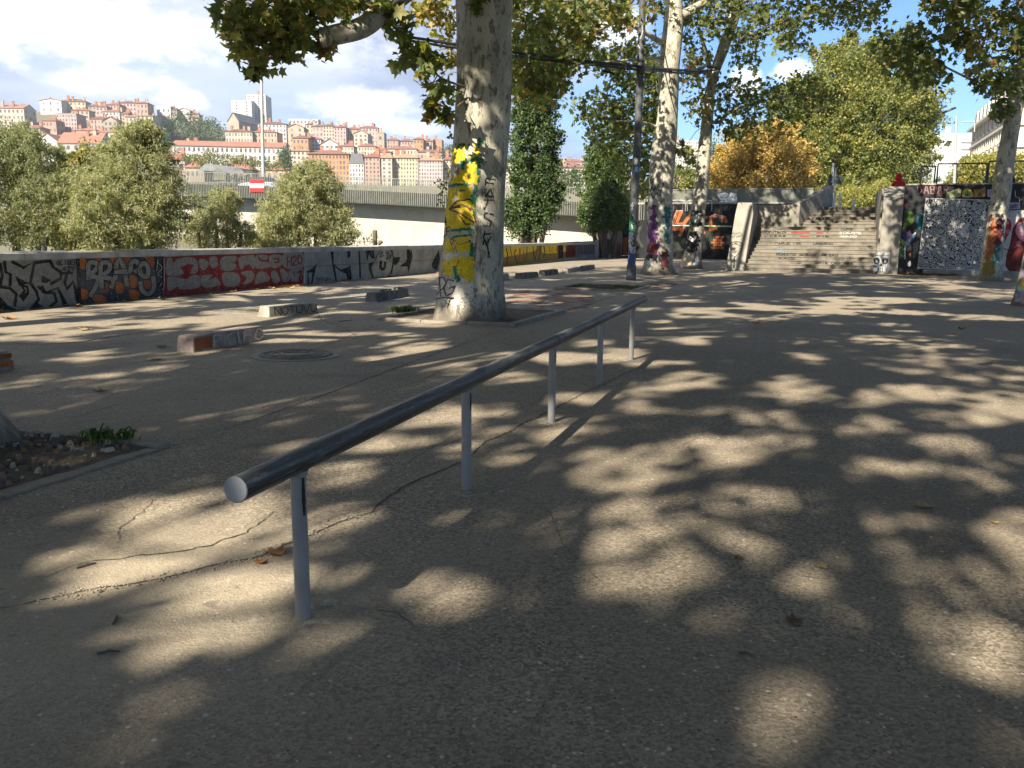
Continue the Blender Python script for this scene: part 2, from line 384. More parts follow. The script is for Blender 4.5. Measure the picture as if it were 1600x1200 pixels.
def ground_line(name, pix, w, mt, jit=.006, seed=0, step=.03, z=.004):
    pts = densify([P(*p) for p in pix], step)
    r = random.Random(seed + 5); off = 0
    for i, p in enumerate(pts):
        off = off * .93 + r.gauss(0, jit)
        d = pts[min(i + 1, len(pts) - 1)] - pts[max(i - 1, 0)]; d.normalize()
        pts[i] = p + Vector((-d.y, d.x, 0)) * off
    L, Rr = ribbon(pts, lambda t: w * (.5 + .5 * math.sin(math.pi * min(1, max(0, t)))) , z, 0, seed); mb = MB(); n = len(L)
    mb.add(L + Rr, [(i, i + 1, n + i + 1, n + i) for i in range(n - 1)])
    return mb.build(name, mt, plaza)
ground_line('crack', [(0, 952), (120, 925), (250, 905), (330, 885), (400, 872), (460, 848), (530, 815), (580, 802), (610, 775), (680, 740), (730, 716), (760, 690), (845, 650), (935, 605), (1000, 575), (1025, 565)], .011, CRACK, .0045, 1)
ground_line('crack', [(60, 905), (140, 880), (210, 868), (300, 860), (390, 835), (430, 800)], .006, CRACK, .008, 21)
ground_line('crack', [(180, 850), (190, 825), (230, 800), (240, 780)], .004, CRACK, .008, 22)
ground_line('crack', [(1060, 700), (1140, 660), (1300, 640), (1420, 600)], .004, CRACK, .006, 23)
ground_line('crack', [(735, 765), (800, 770), (860, 800), (900, 870), (1000, 960)], .0025, CRACK, .006, 24)
ground_line('crack', [(560, 950), (620, 960), (650, 985)], .004, CRACK, .006, 25)
ground_line('crack', [(640, 720), (735, 665), (830, 632), (860, 610)], .005, CRACK, .005, 2)
ground_line('crack', [(600, 612), (660, 596), (690, 580), (760, 553)], .006, CRACK, .006, 3)
ground_line('crack', [(0, 538), (70, 538), (130, 534), (200, 522), (250, 517)], .03, CRACK, .01, 4)
ground_line('crack', [(110, 655), (150, 642), (195, 630)], .008, CRACK, .005, 6)
ground_line('crack', [(330, 565), (420, 556), (540, 560), (640, 575)], .006, SEAM, .006, 7)
ground_line('crack', [(490, 480), (500, 500), (540, 515), (560, 530)], .01, CRACK, .01, 8)
ground_line('crack', [(500, 470), (640, 455), (680, 445)], .012, SEAM, .004, 12)
ground_line('seam', [(272, 697), (400, 655), (520, 612), (660, 560), (800, 511)], .011, SEAM, .001, 9)
ground_line('seam', [(800, 511), (900, 482), (985, 455)], .02, SEAM, .001, 10)
ground_line('seam', [(985, 455), (1040, 438), (1090, 424)], .02, SEAM, .001, 11)
ground_line('seam', [(640, 496), (585, 510), (520, 535), (470, 556)], .008, SEAM, .002, 13)
def patch(name, pix, mt, z=.003, seed=1, rag=.04):
    r = random.Random(seed); pts = catmull([P(*p) for p in pix], 6, True); c = sum(pts, Vector()) / len(pts)
    mb = MB(); mb.poly([Vector((p.x, p.y, z)) + (p - c) * r.uniform(-rag, rag) for p in pts]); return mb.build(name, mt, plaza)
def blotch(name, col, amount, scale):
    """translucent stain: lets the paving show through in an irregular pattern"""
    mt, N = newmat(name); pos = N.n('ShaderNodeNewGeometry').outputs['Position']
    f = N.math('MULTIPLY', N.smooth(N.noise(pos, scale, 5, .65), .45, .68), amount)
    d = N.n('ShaderNodeBsdfDiffuse', {0: c4(col)}); t = N.n('ShaderNodeBsdfTransparent')
    finish(N, N.n('ShaderNodeMixShader', {0: f, 1: t.outputs[0], 2: d.outputs[0]}).outputs[0]); return mt
RED_ST = blotch('faded_red_paint', (.3, .1, .08), .8, 2.0)
patch('paint_stain', [(790, 470), (830, 452), (905, 455), (930, 470), (900, 486), (830, 490)], RED_ST, .0035, 3)
patch('paint_stain', [(990, 448), (1040, 440), (1060, 446), (1010, 455)], RED_ST, .0035, 4)
WHT_ST = blotch('splashed_white_paint', (.6, .6, .6), .7, 5.0)
patch('paint_stain', [(530, 466), (560, 460), (640, 466), (600, 474)], WHT_ST, .0035, 5)
patch('paint_stain', [(360, 480), (420, 472), (440, 484), (380, 490)], WHT_ST, .0035, 6)
BLUE_ST = blotch('splashed_blue_paint', (.25, .32, .42), .7, 4.0)
patch('paint_stain', [(885, 418), (905, 414), (918, 421), (900, 428)], BLUE_ST, .0035, 7)

# ------------------------------------------------------------------ tree pits with flush concrete edging
KERB = mat('edging_concrete', (.28, .25, .2), .88, .2, 6, .4, bscale=40, dirt=.4)
def tree_pit(corner, la, lb, depth_mat, raise_=.05, kw=.13):
    """corner = front right corner; runs -AU by la and +AW by lb (or -AW when lb < 0)"""
    c = Vector((corner.x, corner.y, 0)); A = -AU; Bv = AW if lb > 0 else -AW; lb = abs(lb)
    q = lambda a, b, z: c + A * a + Bv * b + Vector((0, 0, z))
    mb = MB(); n = 10; r = random.Random(int(corner.x * 100)); vs = []
    for i in range(n + 1):
        for j in range(n + 1):
            vs.append(q(kw * .5 + (la - kw) * i / n, kw * .5 + (lb - kw) * j / n, .012 + r.uniform(0, .025) * (0 < i < n) * (0 < j < n)))
    mb.add(vs, [(i * (n + 1) + j, (i + 1) * (n + 1) + j, (i + 1) * (n + 1) + j + 1, i * (n + 1) + j + 1) for i in range(n) for j in range(n)], 0, True)
    bed = mb.build('tree_pit_soil', depth_mat, plaza)
    for (a0, a1, b0, b1) in ((0, la, 0, kw), (0, la, lb - kw, lb), (0, kw, kw + .004, lb - kw - .004), (la - kw, la, kw + .004, lb - kw - .004)):
        along = a1 - a0 > b1 - b0; L = (a1 - a0) if along else (b1 - b0); k = max(1, round(L / 1.0))
        for i in range(k):
            s0, s1 = i * L / k + .006, (i + 1) * L / k - .006; h = raise_ + r.uniform(-.012, .012)
            aa = (a0 + s0, a0 + s1, b0, b1) if along else (a0, a1, b0 + s0, b0 + s1)
            mb = MB(); cc = [q(aa[0], aa[2], 0), q(aa[1], aa[2], 0), q(aa[1], aa[3], 0), q(aa[0], aa[3], 0)]; up = Vector((0, 0, h)); m_ = sum(cc, Vector()) / 4
            mb.loft([[p - Vector((0, 0, .05)) for p in cc], [p + up * .8 for p in cc], [p + up + (m_ - p).normalized() * .015 for p in cc]])
            mb.build('edging_stone', KERB, plaza)
    return q
PIT0 = P(268, 697); PIT1 = P(803, 511); PIT2 = P(990, 456)
tree_pit(PIT0, 2.3, -2.6, SOIL, .022)
tree_pit(PIT1, 2.6, 3.0, SOIL, .05)
tree_pit(PIT2, 2.3, 2.4, SOIL, .05)

# ------------------------------------------------------------------ quay wall of two courses of blocks with copings
WALL_H = 1.1
QW = mat('quay_wall_concrete', (.34, .33, .29), .88, .22, 1.8, .45, bscale=24, dirt=.6)
QW2 = mat('quay_wall_primed_grey', (.3, .3, .28), .85, .18, 2.2, .35, bscale=24, dirt=.4)
wall = empty('quay_wall', WQ(20), 'long low concrete block wall covered in graffiti along the river side of the plaza', 'wall')
rng = random.Random(4)
BL = 2.32
k0 = -4
core = MB(); p0, p1 = WQ(-12, -.43), WQ(T_END + 1.5, -.43)
core.loft([[WQ(-12, -.02, .0), WQ(T_END + 1, -.02, .0), WQ(T_END + 1, -.42, .0), WQ(-12, -.42, .0)], [WQ(-12, -.02, .94), WQ(T_END + 1, -.02, .94), WQ(T_END + 1, -.42, .94), WQ(-12, -.42, .94)]])
core.build('mortar_core', mat('mortar', (.09, .085, .075), .95), wall)
for k in range(k0, int((T_END + 1) / BL) + 1):
    t0, t1 = k * BL + .008 + .62, (k + 1) * BL - .008 + .62
    t1 = min(t1, T_END + 1)
    if t1 - t0 < .3: continue
    for (z0, z1) in ((-.02, .515), (.53, .955)):
        o = rng.uniform(-.004, .004); mb = MB()
        mb.loft([[WQ(t0, o, z0), WQ(t1, o, z0), WQ(t1, -.45, z0), WQ(t0, -.45, z0)], [WQ(t0, o, z1), WQ(t1, o, z1), WQ(t1, -.45, z1), WQ(t0, -.45, z1)]])
        bevel(mb.build('wall_block', [QW, QW2][(k // 3) % 2], wall), .012, 1)
    mb = MB(); t0 -= .002; t1 += .002; h = WALL_H + rng.uniform(-.008, .008)
    mb.loft([[WQ(t0, .03, .957), WQ(t1, .03, .957), WQ(t1, -.5, .957), WQ(t0, -.5, .957)], [WQ(t0, .03, h - .02), WQ(t1, .03, h - .02), WQ(t1, -.5, h - .02), WQ(t0, -.5, h - .02)],
             [WQ(t0, .01, h), WQ(t1, .01, h), WQ(t1, -.48, h), WQ(t0, -.48, h)]])
    mb.build('coping_stone', COPING, wall)

# ------------------------------------------------------------------ stairs
stairs = empty('concrete_stairs', G(3.1, 2), 'wide concrete stairs with tagged risers climbing to the street', 'stairs')
STEP = mat('step_concrete', (.195, .175, .142), .86, .22, 2.5, .4, bscale=30, dirt=.55)
RISE, TREAD = .17, .32
RISERS = []
for i in range(12):
    b = i * TREAD; z = (i + 1) * RISE; mb = MB()
    mb.loft([[G(.22, b, z - RISE + .002), G(5.8, b, z - RISE + .002), G(5.8, b + TREAD + .06, z - RISE + .002), G(.22, b + TREAD + .06, z - RISE + .002)],
             [G(.22, b, z - .045), G(5.8, b, z - .045), G(5.8, b + TREAD + .06, z - .045), G(.22, b + TREAD + .06, z - .045)]])
    mb.gbox(.22, 5.8, b - .025, b + TREAD + .06, z - .045, z)
    mb.build('step', STEP, stairs); RISERS.append((b - .004, z - RISE, z - .045))
Z12 = 12 * RISE
def aleft(b): return 2.35 + (b - 4.3) / (7.4 - 4.3) * 1.45
mb = MB(); mb.gbox(.22, 5.8, 11 * TREAD + .33, 4.3, Z12 - .25, Z12 - .004); mb.build('landing', STEP, stairs)
for i in range(6):
    b = 4.3 + i * .45; z = Z12 + (i + 1) * RISE; b1 = b + .5; mb = MB()
    for (bb0, zz0, zz1) in ((b, z - RISE, z - .045), (b - .025, z - .045, z)):
        mb.loft([[G(aleft(b) - .05, bb0, zz0), G(5.8, bb0, zz0), G(5.8, b1, zz0), G(aleft(b1) - .05, b1, zz0)], [G(aleft(b) - .05, bb0, zz1), G(5.8, bb0, zz1), G(5.8, b1, zz1), G(aleft(b1) - .05, b1, zz1)]])
    mb.build('step', STEP, stairs); RISERS.append((b - .004, z - RISE, z - .045))
# left cheek: slab with a raked front, then landing wall and climbing parapet
mb = MB()
mb.loft([[G(-.62, -.05, 0), G(.21, -.05, 0), G(.21, 19.1, 0), G(-.62, 19.1, 0)], [G(-.46, 1.3, 2.6), G(.36, 1.3, 2.6), G(.36, 19.1, 2.6), G(-.46, 19.1, 2.6)], [G(-.40, 1.62, 3.12), G(.26, 1.62, 3.12), G(.26, 19.1, 3.12), G(-.40, 19.1, 3.12)]])
bevel(mb.build('side_buttress', CONC, stairs), .03)
BUT = [G(-.62, -.05, 0), G(-.46, 1.3, 2.6)]
mb = MB(); mb.gbox(.3, 2.0, 4.31, 4.6, Z12 - .3, 3.12); mb.build('landing_wall', CONC, stairs)
mb = MB(); pa = [(2.0, 4.31), (2.3, 4.31), (3.8, 7.45), (3.4, 7.45)]
zt = [3.12, 3.2, 4.2, 4.2]
mb.loft([[G(a, b, 1.9) for a, b in pa], [G(a, b, z) for (a, b), z in zip(pa, zt)]]); mb.build('climbing_parapet', CONC, stairs)
mb = MB(); mb.gbox(.3, 2.2, 4.62, 7.3, 0, 3.0); mb.build('fill_block', CONC_D, stairs)
# right cheek
mb = MB(); f = [(5.81, -.15), (6.6, -.15), (6.75, 1.6), (5.9, 1.6)]
mb.loft([[G(a, b, 0) for a, b in f], [G(a, b, z) for (a, b), z in zip(f, (3.12, 3.12, 3.78, 3.78))]])
bevel(mb.build('side_buttress', CONC, stairs), .02)
mb = MB(); mb.gbox(5.81, 6.15, 1.61, 7.4, 0, 3.74); mb.build('side_parapet', CONC, stairs)

# ------------------------------------------------------------------ mural wall right of the stairs
mwall = empty('mural_wall', G(10, .2), 'tall retaining wall right of the stairs painted with dark colourful murals', 'wall')
MW = mat('mural_dark_paint', (.02, .021, .024), .7, .4, 1.5, .2)
k = 0; a = 6.62
while a < 24:
    a1 = a + 3.05; mb = MB(); mb.gbox(a, a1 - .01, .12, .6, 0, 3.0); mb.build('wall_panel', MW, mwall)
    mb = MB(); mb.gbox(a, a1 - .01, .1, .45, 3.012, 3.74); mb.build('parapet_panel', MW, mwall); a = a1
mb = MB(); mb.gbox(6.7, 24, .05, .5, 3.742, 3.8, cham=.01); mb.build('coping', CONC_D, mwall)
mb = MB(); mb.gbox(7.6, 24, -.12, .115, 0, .22, cham=.03); mb.build('footing', CONC_D, mwall)

# ------------------------------------------------------------------ black abutment wall
awall = empty('abutment_wall', G(-5, B_AB), 'black painted abutment wall with orange lettering behind the plane trees', 'wall')
BLK = mat('black_wall_paint', (.009, .0095, .011), .65, .4, 1.2, .2)
a = -10.0
while a < 2.6:
    mb = MB(); mb.gbox(a, min(2.6, a + 2.0) - .008, B_AB, B_AB + .5, 0, 3.72); mb.build('wall_panel', BLK, awall); a += 2.0
mb = MB(); mb.gbox(-10.0, 2.6, B_AB - .06, B_AB + .5, 3.73, 3.84); mb.build('coping', CONC_D, awall)
# ================================================================== the grind rail
rail = empty('grind_rail', P(735, 765), 'low round steel grind rail with worn black top on five grey posts', 'rail')
mt, N = newmat('rail_paint'); pos = N.n('ShaderNodeNewGeometry').outputs['Position']
rdir = (P(986, 562) - P(474, 965)).normalized(); rang = math.atan2(rdir.y, rdir.x)
mp = N.n('ShaderNodeMapping', {'Vector': pos, 'Rotation': (0, 0, -rang)}, vector_type='POINT').outputs[0]
mp = N.vmath('MULTIPLY', mp, (2.2, 26, 26)); w1 = N.noise(mp, 1.5, 6, .7); w2 = N.noise(N.vmath('ADD', mp, (5, 0, 3)), 3.2, 5, .7)
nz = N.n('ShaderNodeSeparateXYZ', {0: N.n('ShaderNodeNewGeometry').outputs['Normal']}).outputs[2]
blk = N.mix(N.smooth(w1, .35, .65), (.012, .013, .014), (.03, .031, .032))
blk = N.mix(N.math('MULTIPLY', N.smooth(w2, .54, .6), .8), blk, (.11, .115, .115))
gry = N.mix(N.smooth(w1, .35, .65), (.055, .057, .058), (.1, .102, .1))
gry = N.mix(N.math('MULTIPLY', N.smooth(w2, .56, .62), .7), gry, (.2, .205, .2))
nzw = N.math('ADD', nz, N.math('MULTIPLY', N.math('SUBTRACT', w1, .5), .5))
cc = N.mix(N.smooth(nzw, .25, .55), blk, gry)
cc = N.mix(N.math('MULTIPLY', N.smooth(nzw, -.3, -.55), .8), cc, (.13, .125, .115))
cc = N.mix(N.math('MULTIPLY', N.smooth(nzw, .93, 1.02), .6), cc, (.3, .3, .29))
b = N.n('ShaderNodeBump', {'Strength': .25, 'Distance': .003, 'Height': w2})
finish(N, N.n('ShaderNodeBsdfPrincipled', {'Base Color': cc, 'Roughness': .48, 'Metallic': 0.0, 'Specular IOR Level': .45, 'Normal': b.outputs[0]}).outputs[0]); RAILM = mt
POSTM = mat('grey_post_paint', (.27, .272, .268), .6, .12, 6, .08, spec=.4)
CAPM = mat('grey_cap_paint', (.3, .32, .34), .5, .05, 8, spec=.4)
posts = [P(474, 965), P(735, 765), P(862, 660), P(936, 601), P(986, 562)]
RZ, RR = .642, .047
lineA = posts[0]; lineB = posts[-1]; dl = (lineB - lineA).normalized()
def on_rail(s): q = lineA + dl * s; return Vector((q.x, q.y, RZ + .0058 * s))
def s_at(px):
    lo, hi = -1.5, 9.0
    for _ in range(40):
        m_ = (lo + hi) / 2
        if proj(on_rail(m_))[0] < px: lo = m_
        else: hi = m_
    return lo
s0 = s_at(369); s1 = s_at(1006)
sj = (posts[2] - lineA).dot(dl) + .05
for (sa, sb) in ((s0, sj - .003), (sj + .003, s1)):
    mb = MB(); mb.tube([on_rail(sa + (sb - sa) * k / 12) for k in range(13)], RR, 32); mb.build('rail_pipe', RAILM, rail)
mb = MB(); mb.tube([on_rail(sj - .012), on_rail(sj + .012)], RR + .0025, 32); mb.build('weld_seam', RAILM, rail)
for sx, sg in ((s0, -1), (s1, 1)):
    mb = MB(); mb.tube([on_rail(sx), on_rail(sx + sg * .004), on_rail(sx + sg * .006)], [RR, RR, RR - .003], 32); mb.build('end_cap', CAPM, rail)
FOOT = blotch('footing_mortar', (.52, .47, .37), 1.0, 7.0)
BLKP = mat('black_rubbed_mark', (.02, .02, .022), .55, .3, 20)
for i, p in enumerate(posts):
    q = on_rail((p - lineA).dot(dl)); r = .03; zr = q.z
    mb = MB(); mb.tube([Vector((q.x, q.y, -.02)), Vector((q.x, q.y, .3)), Vector((q.x, q.y, zr - RR * .8))], r, 24); pst = mb.build('post', POSTM, rail)
    mb = MB(); mb.tube([Vector((q.x, q.y, zr - RR - .012)), Vector((q.x, q.y, zr - RR + .012))], [r + .005, r + .012], 24); mb.build('weld_collar', POSTM, rail)
    # rubbed black paint strip down one side
    if i < 4:
        rr = random.Random(i); mb = MB(); L = []; n = 16; th0 = math.radians(-38 + 7 * i)
        for k in range(n + 1):
            z = zr - RR - .01 - k * (.155 if i == 0 else .11) / n * 1.0; hw = .16 + .12 * math.sin(math.pi * k / n) + rr.uniform(-.05, .05)
            L.append([Vector((q.x + (r + .0012) * math.cos(th0 + s * hw), q.y + (r + .0012) * math.sin(th0 + s * hw) * 1.0, z)) for s in (-1, -.33, .33, 1)])
        vs = [v for row in L for v in row]; mb.add(vs, [(a * 4 + c, a * 4 + c + 1, a * 4 + c + 5, a * 4 + c + 4) for a in range(n) for c in range(3)]); mb.build('black_mark', BLKP, rail)
    # mortar footing smear
    rr = random.Random(20 + i); mb = MB(); n = 40; rings = []
    ph = rr.uniform(0, 6)
    for (f, z) in ((1, .0022), (.82, .003), (.4, .005), (.14, .007)):
        rings.append([Vector((q.x, q.y, z)) + (AU * math.cos(t) * 1.15 + AW * math.sin(t) * .9) * (.19 * f * (1 + .2 * math.sin(2 * t + ph) + .1 * math.sin(5 * t + ph * 2) + rr.uniform(-.05, .05))) for t in [6.28318 * k / n for k in range(n)]])
    mb.loft(rings, False, 0, True); mb.poly(rings[-1]); mb.build('mortar_footing', FOOT, rail, normals=True)

# ================================================================== parking blocks
BLOCKM = [mat('block_faded_red_grey', (.34, .27, .23), .9, .35, 5, .5, bscale=25, dirt=.5), mat('block_grey', (.33, .31, .26), .9, .3, 5, .5, bscale=25, dirt=.6), mat('block_sooty', (.16, .155, .14), .9, .4, 5, .5, bscale=25, dirt=.8)]
blocks = [  # left foot pixel, right foot pixel, length m, material, label
    (-75, 592, 24, 576, .2, 0, 'concrete wheel stop with orange end cut off by the left picture edge'),
    (302, 551, 415, 531, .2, 0, 'white scrawled concrete wheel stop with pink top nearest the round manhole'),
    (420, 496, 498, 488, .19, 1, 'grey concrete wheel stop in front of the red graffiti piece'),
    (588, 472, 640, 463, .2, 2, 'blackened chipped concrete wheel stop just left of the big painted plane tree'),
    (778, 440, 796, 436, .19, 1, 'tagged concrete wheel stop half hidden behind the big painted plane tree'),
    (815, 436, 842, 433, .2, 2, 'dark concrete wheel stop, first one clear of the big trunk on its right'),
    (852, 431, 873, 428, .2, 2, 'dark concrete wheel stop, third from the big trunk on its right'),
    (888, 427, 908, 423, .17, 1, 'pale concrete wheel stop beside the blue paint splash'),
    (915, 423, 930, 420, .2, 2, 'dark concrete wheel stop nearest the graffiti covered lamp mast')]
BLOCKS = []
for i, (x0, y0, x1, y1, h, mi, lab) in enumerate(blocks):
    a, b_ = P(x0, y0), P(x1, y1); d = (b_ - a); L = d.length; d.normalize()
    if i >= 4: L = max(L, 1.3)
    nrm = Vector((-d.y, d.x, 0)); wd = .3
    root = empty('wheel_stop', a + d * (L / 2) + nrm * wd / 2, lab, 'wheel stop', 'concrete wheel stops along the quay')
    rr = random.Random(i + 3); ring = lambda ins, z: [a + d * (ins * .6 + rr.uniform(0, .008)) + nrm * ins * .55 + Vector((0, 0, z)), a + d * (L - ins * .6) + nrm * ins * .55 + Vector((0, 0, z + rr.uniform(-.008, .008))), a + d * (L - ins * .6) + nrm * (wd - ins * .9) + Vector((0, 0, z)), a + d * ins * .6 + nrm * (wd - ins * .9) + Vector((0, 0, z + rr.uniform(-.008, .008)))]
    mb = MB(); mb.loft([ring(0, -.01), ring(.03, h * .6), ring(.05, h)]); o = bevel(mb.build('block_body', BLOCKM[mi], root), .018, 2)
    if i == 3:
        for k in range(9):
            c = a + d * (L * (.35 + .07 * k)) + nrm * rr.uniform(.05, .2); s = rr.uniform(.03, .06); mb = MB()
            mb.box(c + Vector((0, 0, h + s * .2)), (s * 2, s * 1.6, s), (d, nrm, Vector((0, 0, 1)))); mb.build('broken_lump', BLOCKM[2], root)
    BLOCKS.append((root, a, d, L, nrm, h))

# ================================================================== manholes
IRON = mat('cast_iron', (.2, .178, .14), .8, .3, 14, .4, metal=.0)
def manhole(px, py, r, label):
    c = P(px, py); root = empty('manhole_cover', c, label, 'manhole cover', 'manhole covers'); n = 48
    def disc(rad, z): return [c + Vector((rad * math.cos(6.28318 * k / n), rad * math.sin(6.28318 * k / n), z)) for k in range(n)]
    mb = MB(); mb.loft([disc(r, .002), disc(r, .008)], False); mb.poly(disc(r, .0085)); mb.build('frame_ring', CONC_D, root)
    mb = MB(); mb.loft([disc(r * .82, .0095), disc(r * .82, .014)], False); mb.poly(disc(r * .82, .0145)); lid = mb.build('lid', IRON, root)
    for f in (.3, .52, .72):
        mb = MB(); A, B_ = disc(r * f, .0155), disc(r * (f + .08), .0155); A2, B2 = disc(r * f, .024), disc(r * (f + .08), .024)
        mb.loft([A, A2, B2, B_], False); mb.build('raised_ring', IRON, lid)
manhole(463, 555, .55, 'round ringed manhole cover in the asphalt between the pink block and big trunk')
manhole(385, 486, .55, 'worn manhole cover near the wall below the red lettering')

# ================================================================== leaves and trees
_half = [(.0, .0), (.16, -.1), (.5, .06), (.33, .22), (.62, .55), (.24, .52), (.0, 1.0)]
T_PLANE = np.array([(x, y, .16 * abs(x) - .1 * (y - .4) ** 2) for x, y in _half] + [(-x, y, .16 * abs(x) - .1 * (y - .4) ** 2) for x, y in reversed(_half[1:-1])] + [(0, .32, -.02)], np.float32)
F_PLANE = np.array([(12, i, (i + 1) % 12) for i in range(12)], np.int32)
T_RHOMB = np.array([(0, 0, 0), (.36, .45, .05), (0, 1, -.03), (-.36, .45, .05)], np.float32); F_RHOMB = np.array([(0, 1, 2), (0, 2, 3)], np.int32)
T_NARROW = np.array([(0, 0, 0), (.13, .4, .02), (0, 1, -.1), (-.13, .4, .02)], np.float32)
T_FIVE = np.array([(0, 0, 0), (.45, .15, .05), (.5, .6, .08), (0, 1, 0), (-.5, .6, .08), (-.45, .15, .05)], np.float32); F_FIVE = np.array([(0, 1, 2), (0, 2, 3), (0, 3, 4), (0, 4, 5)], np.int32)
def leaf_arrays(c, size, tmpl, faces, rs, tilt=.7, tint=None, droop=.35):
    c = np.asarray(c, np.float64); n = len(c)
    yaw = rs.uniform(0, 2 * np.pi, n); pit = rs.normal(-droop, tilt, n); rol = rs.normal(0, tilt, n); s = size * rs.uniform(.6, 1.25, n)
    cy, sy, cpp, spp, cr, sr = np.cos(yaw), np.sin(yaw), np.cos(pit), np.sin(pit), np.cos(rol), np.sin(rol); z = np.zeros(n); o = np.ones(n)
    Rz = np.stack([np.stack([cy, -sy, z], -1), np.stack([sy, cy, z], -1), np.stack([z, z, o], -1)], 1)
    Rx = np.stack([np.stack([o, z, z], -1), np.stack([z, cpp, -spp], -1), np.stack([z, spp, cpp], -1)], 1)
    Ry = np.stack([np.stack([cr, z, sr], -1), np.stack([z, o, z], -1), np.stack([-sr, z, cr], -1)], 1)
    R = Rz @ Rx @ Ry
    v = np.einsum('nij,kj->nki', R, tmpl) * s[:, None, None] + c[:, None, :]
    k = len(tmpl); f = (faces[None] + (np.arange(n) * k)[:, None, None]).reshape(-1, 3)
    t = np.repeat(tint if tint is not None else rs.uniform(0, 1, n), k)
    return v.reshape(-1, 3), f, t
# openings in the foliage: where the sun comes through onto the plaza (ellipses on the ground, given by photograph pixels)
GAPS = [(280, 950, 190, 80), (400, 830, 130, 34), (150, 890, 110, 36), (330, 800, 150, 40), (520, 815, 90, 30), (240, 850, 90, 24), (200, 880, 130, 26), (330, 780, 120, 26), (440, 800, 90, 20), (560, 815, 60, 22), (240, 825, 110, 18), (690, 925, 75, 38), (470, 880, 60, 30), (190, 1140, 130, 30), (330, 1085, 80, 22), (770, 1150, 45, 55), (600, 1060, 60, 22), (985, 730, 105, 30), (1150, 712, 45, 18), (1180, 772, 48, 18),
        (1330, 778, 60, 10), (1420, 735, 90, 18), (1450, 855, 50, 20), (1530, 908, 52, 20), (1410, 942, 60, 26), (1240, 968, 45, 26), (850, 1070, 58, 46), (1240, 1115, 88, 62), (1520, 1070, 60, 36), (1595, 985, 34, 40), (990, 845, 60, 16), (1085, 592, 48, 14), (1240, 606, 60, 18), (1200, 652, 45, 12), (1130, 690, 85, 14), (1420, 612, 75, 12), (1550, 650, 80, 15),
        (1340, 664, 70, 12), (1360, 625, 38, 8), (1270, 700, 50, 10), (600, 690, 70, 12), (760, 642, 70, 9), (650, 655, 70, 8), (905, 620, 60, 9), (800, 590, 60, 8), (1490, 690, 60, 10), (880, 690, 40, 9), (480, 715, 50, 10), (1000, 640, 40, 9), (710, 700, 30, 8), (960, 790, 50, 8), (1560, 760, 40, 10), (560, 900, 40, 14)]
def _vnoise(x, y, seed):
    xi = np.floor(x).astype(int); yi = np.floor(y).astype(int); fx = x - xi; fy = y - yi; fx = fx * fx * (3 - 2 * fx); fy = fy * fy * (3 - 2 * fy)
    h = lambda a, b_: (np.sin(a * 127.1 + b_ * 311.7 + seed * 74.7) * 43758.5453) % 1.0
    return (h(xi, yi) * (1 - fx) + h(xi + 1, yi) * fx) * (1 - fy) + (h(xi, yi + 1) * (1 - fx) + h(xi + 1, yi + 1) * fx) * fy
_RT, _UPN, _FW, _CM = [np.array(tuple(v)) for v in (RIGHT, UP, FWD, CAM)]; _SD = np.array(tuple(SUN_DIR))
def keep_shade(c, rs):
    """True for leaves that stay: none where their shadow would close an opening"""
    g = c + _SD * (c[:, 2] / -_SD[2])[:, None]; v = g - _CM; zc = np.maximum(v @ _FW, .05); px = 800 + F_PX * (v @ _RT) / zc; py = 600 - F_PX * (v @ _UPN) / zc
    drop = np.zeros(len(c), bool); near = (g[:, 1] > .5) & (g[:, 1] < 9.5)
    for (cx, cy, rx, ry) in GAPS: drop |= (((px - cx) / (rx * 1.15)) ** 2 + ((py - cy) / (ry * 1.2)) ** 2 < 1.0) & near
    nz = .6 * _vnoise(g[:, 0] * .75, g[:, 1] * .75, 1) + .4 * _vnoise(g[:, 0] * 1.9, g[:, 1] * 1.9, 2)
    for (x_, y_, Y_, rad_, pr_) in ((440, 30, 13, 1.9, .85), (660, 110, 14.2, 1.2, .7), (1500, 60, 28, 4.0, .6), (930, 120, 32, 5.0, .5), (735, 350, 15, .9, .5)):   # thin foliage that lets the low leaves catch sun
        q_ = PD(x_, y_, Y_); t_ = (c[:, 2] - q_.z) / -_SD[2]; h_ = c + _SD * t_[:, None]
        if rs is not None: drop |= (t_ > 1.5) & ((h_[:, 0] - q_.x) ** 2 + (h_[:, 1] - q_.y) ** 2 < rad_ ** 2) & (rs.uniform(0, 1, len(c)) < pr_)
    drop &= rs.uniform(0, 1, len(c)) > .05 if rs is not None else True
    half = .5 * _vnoise(g[:, 0] * 1.3 + 7, g[:, 1] * 1.3, 5) + .5 * _vnoise(g[:, 0] * 3.1, g[:, 1] * 3.1 + 3, 6)
    if rs is not None: drop |= near & (half > .465) & (rs.uniform(0, 1, len(c)) < .8)
    drop |= (~near) & (nz > np.where(g[:, 1] > 24, .76, np.where(g[:, 0] > g[:, 1] * .12, .66, .6)))
    return ~drop
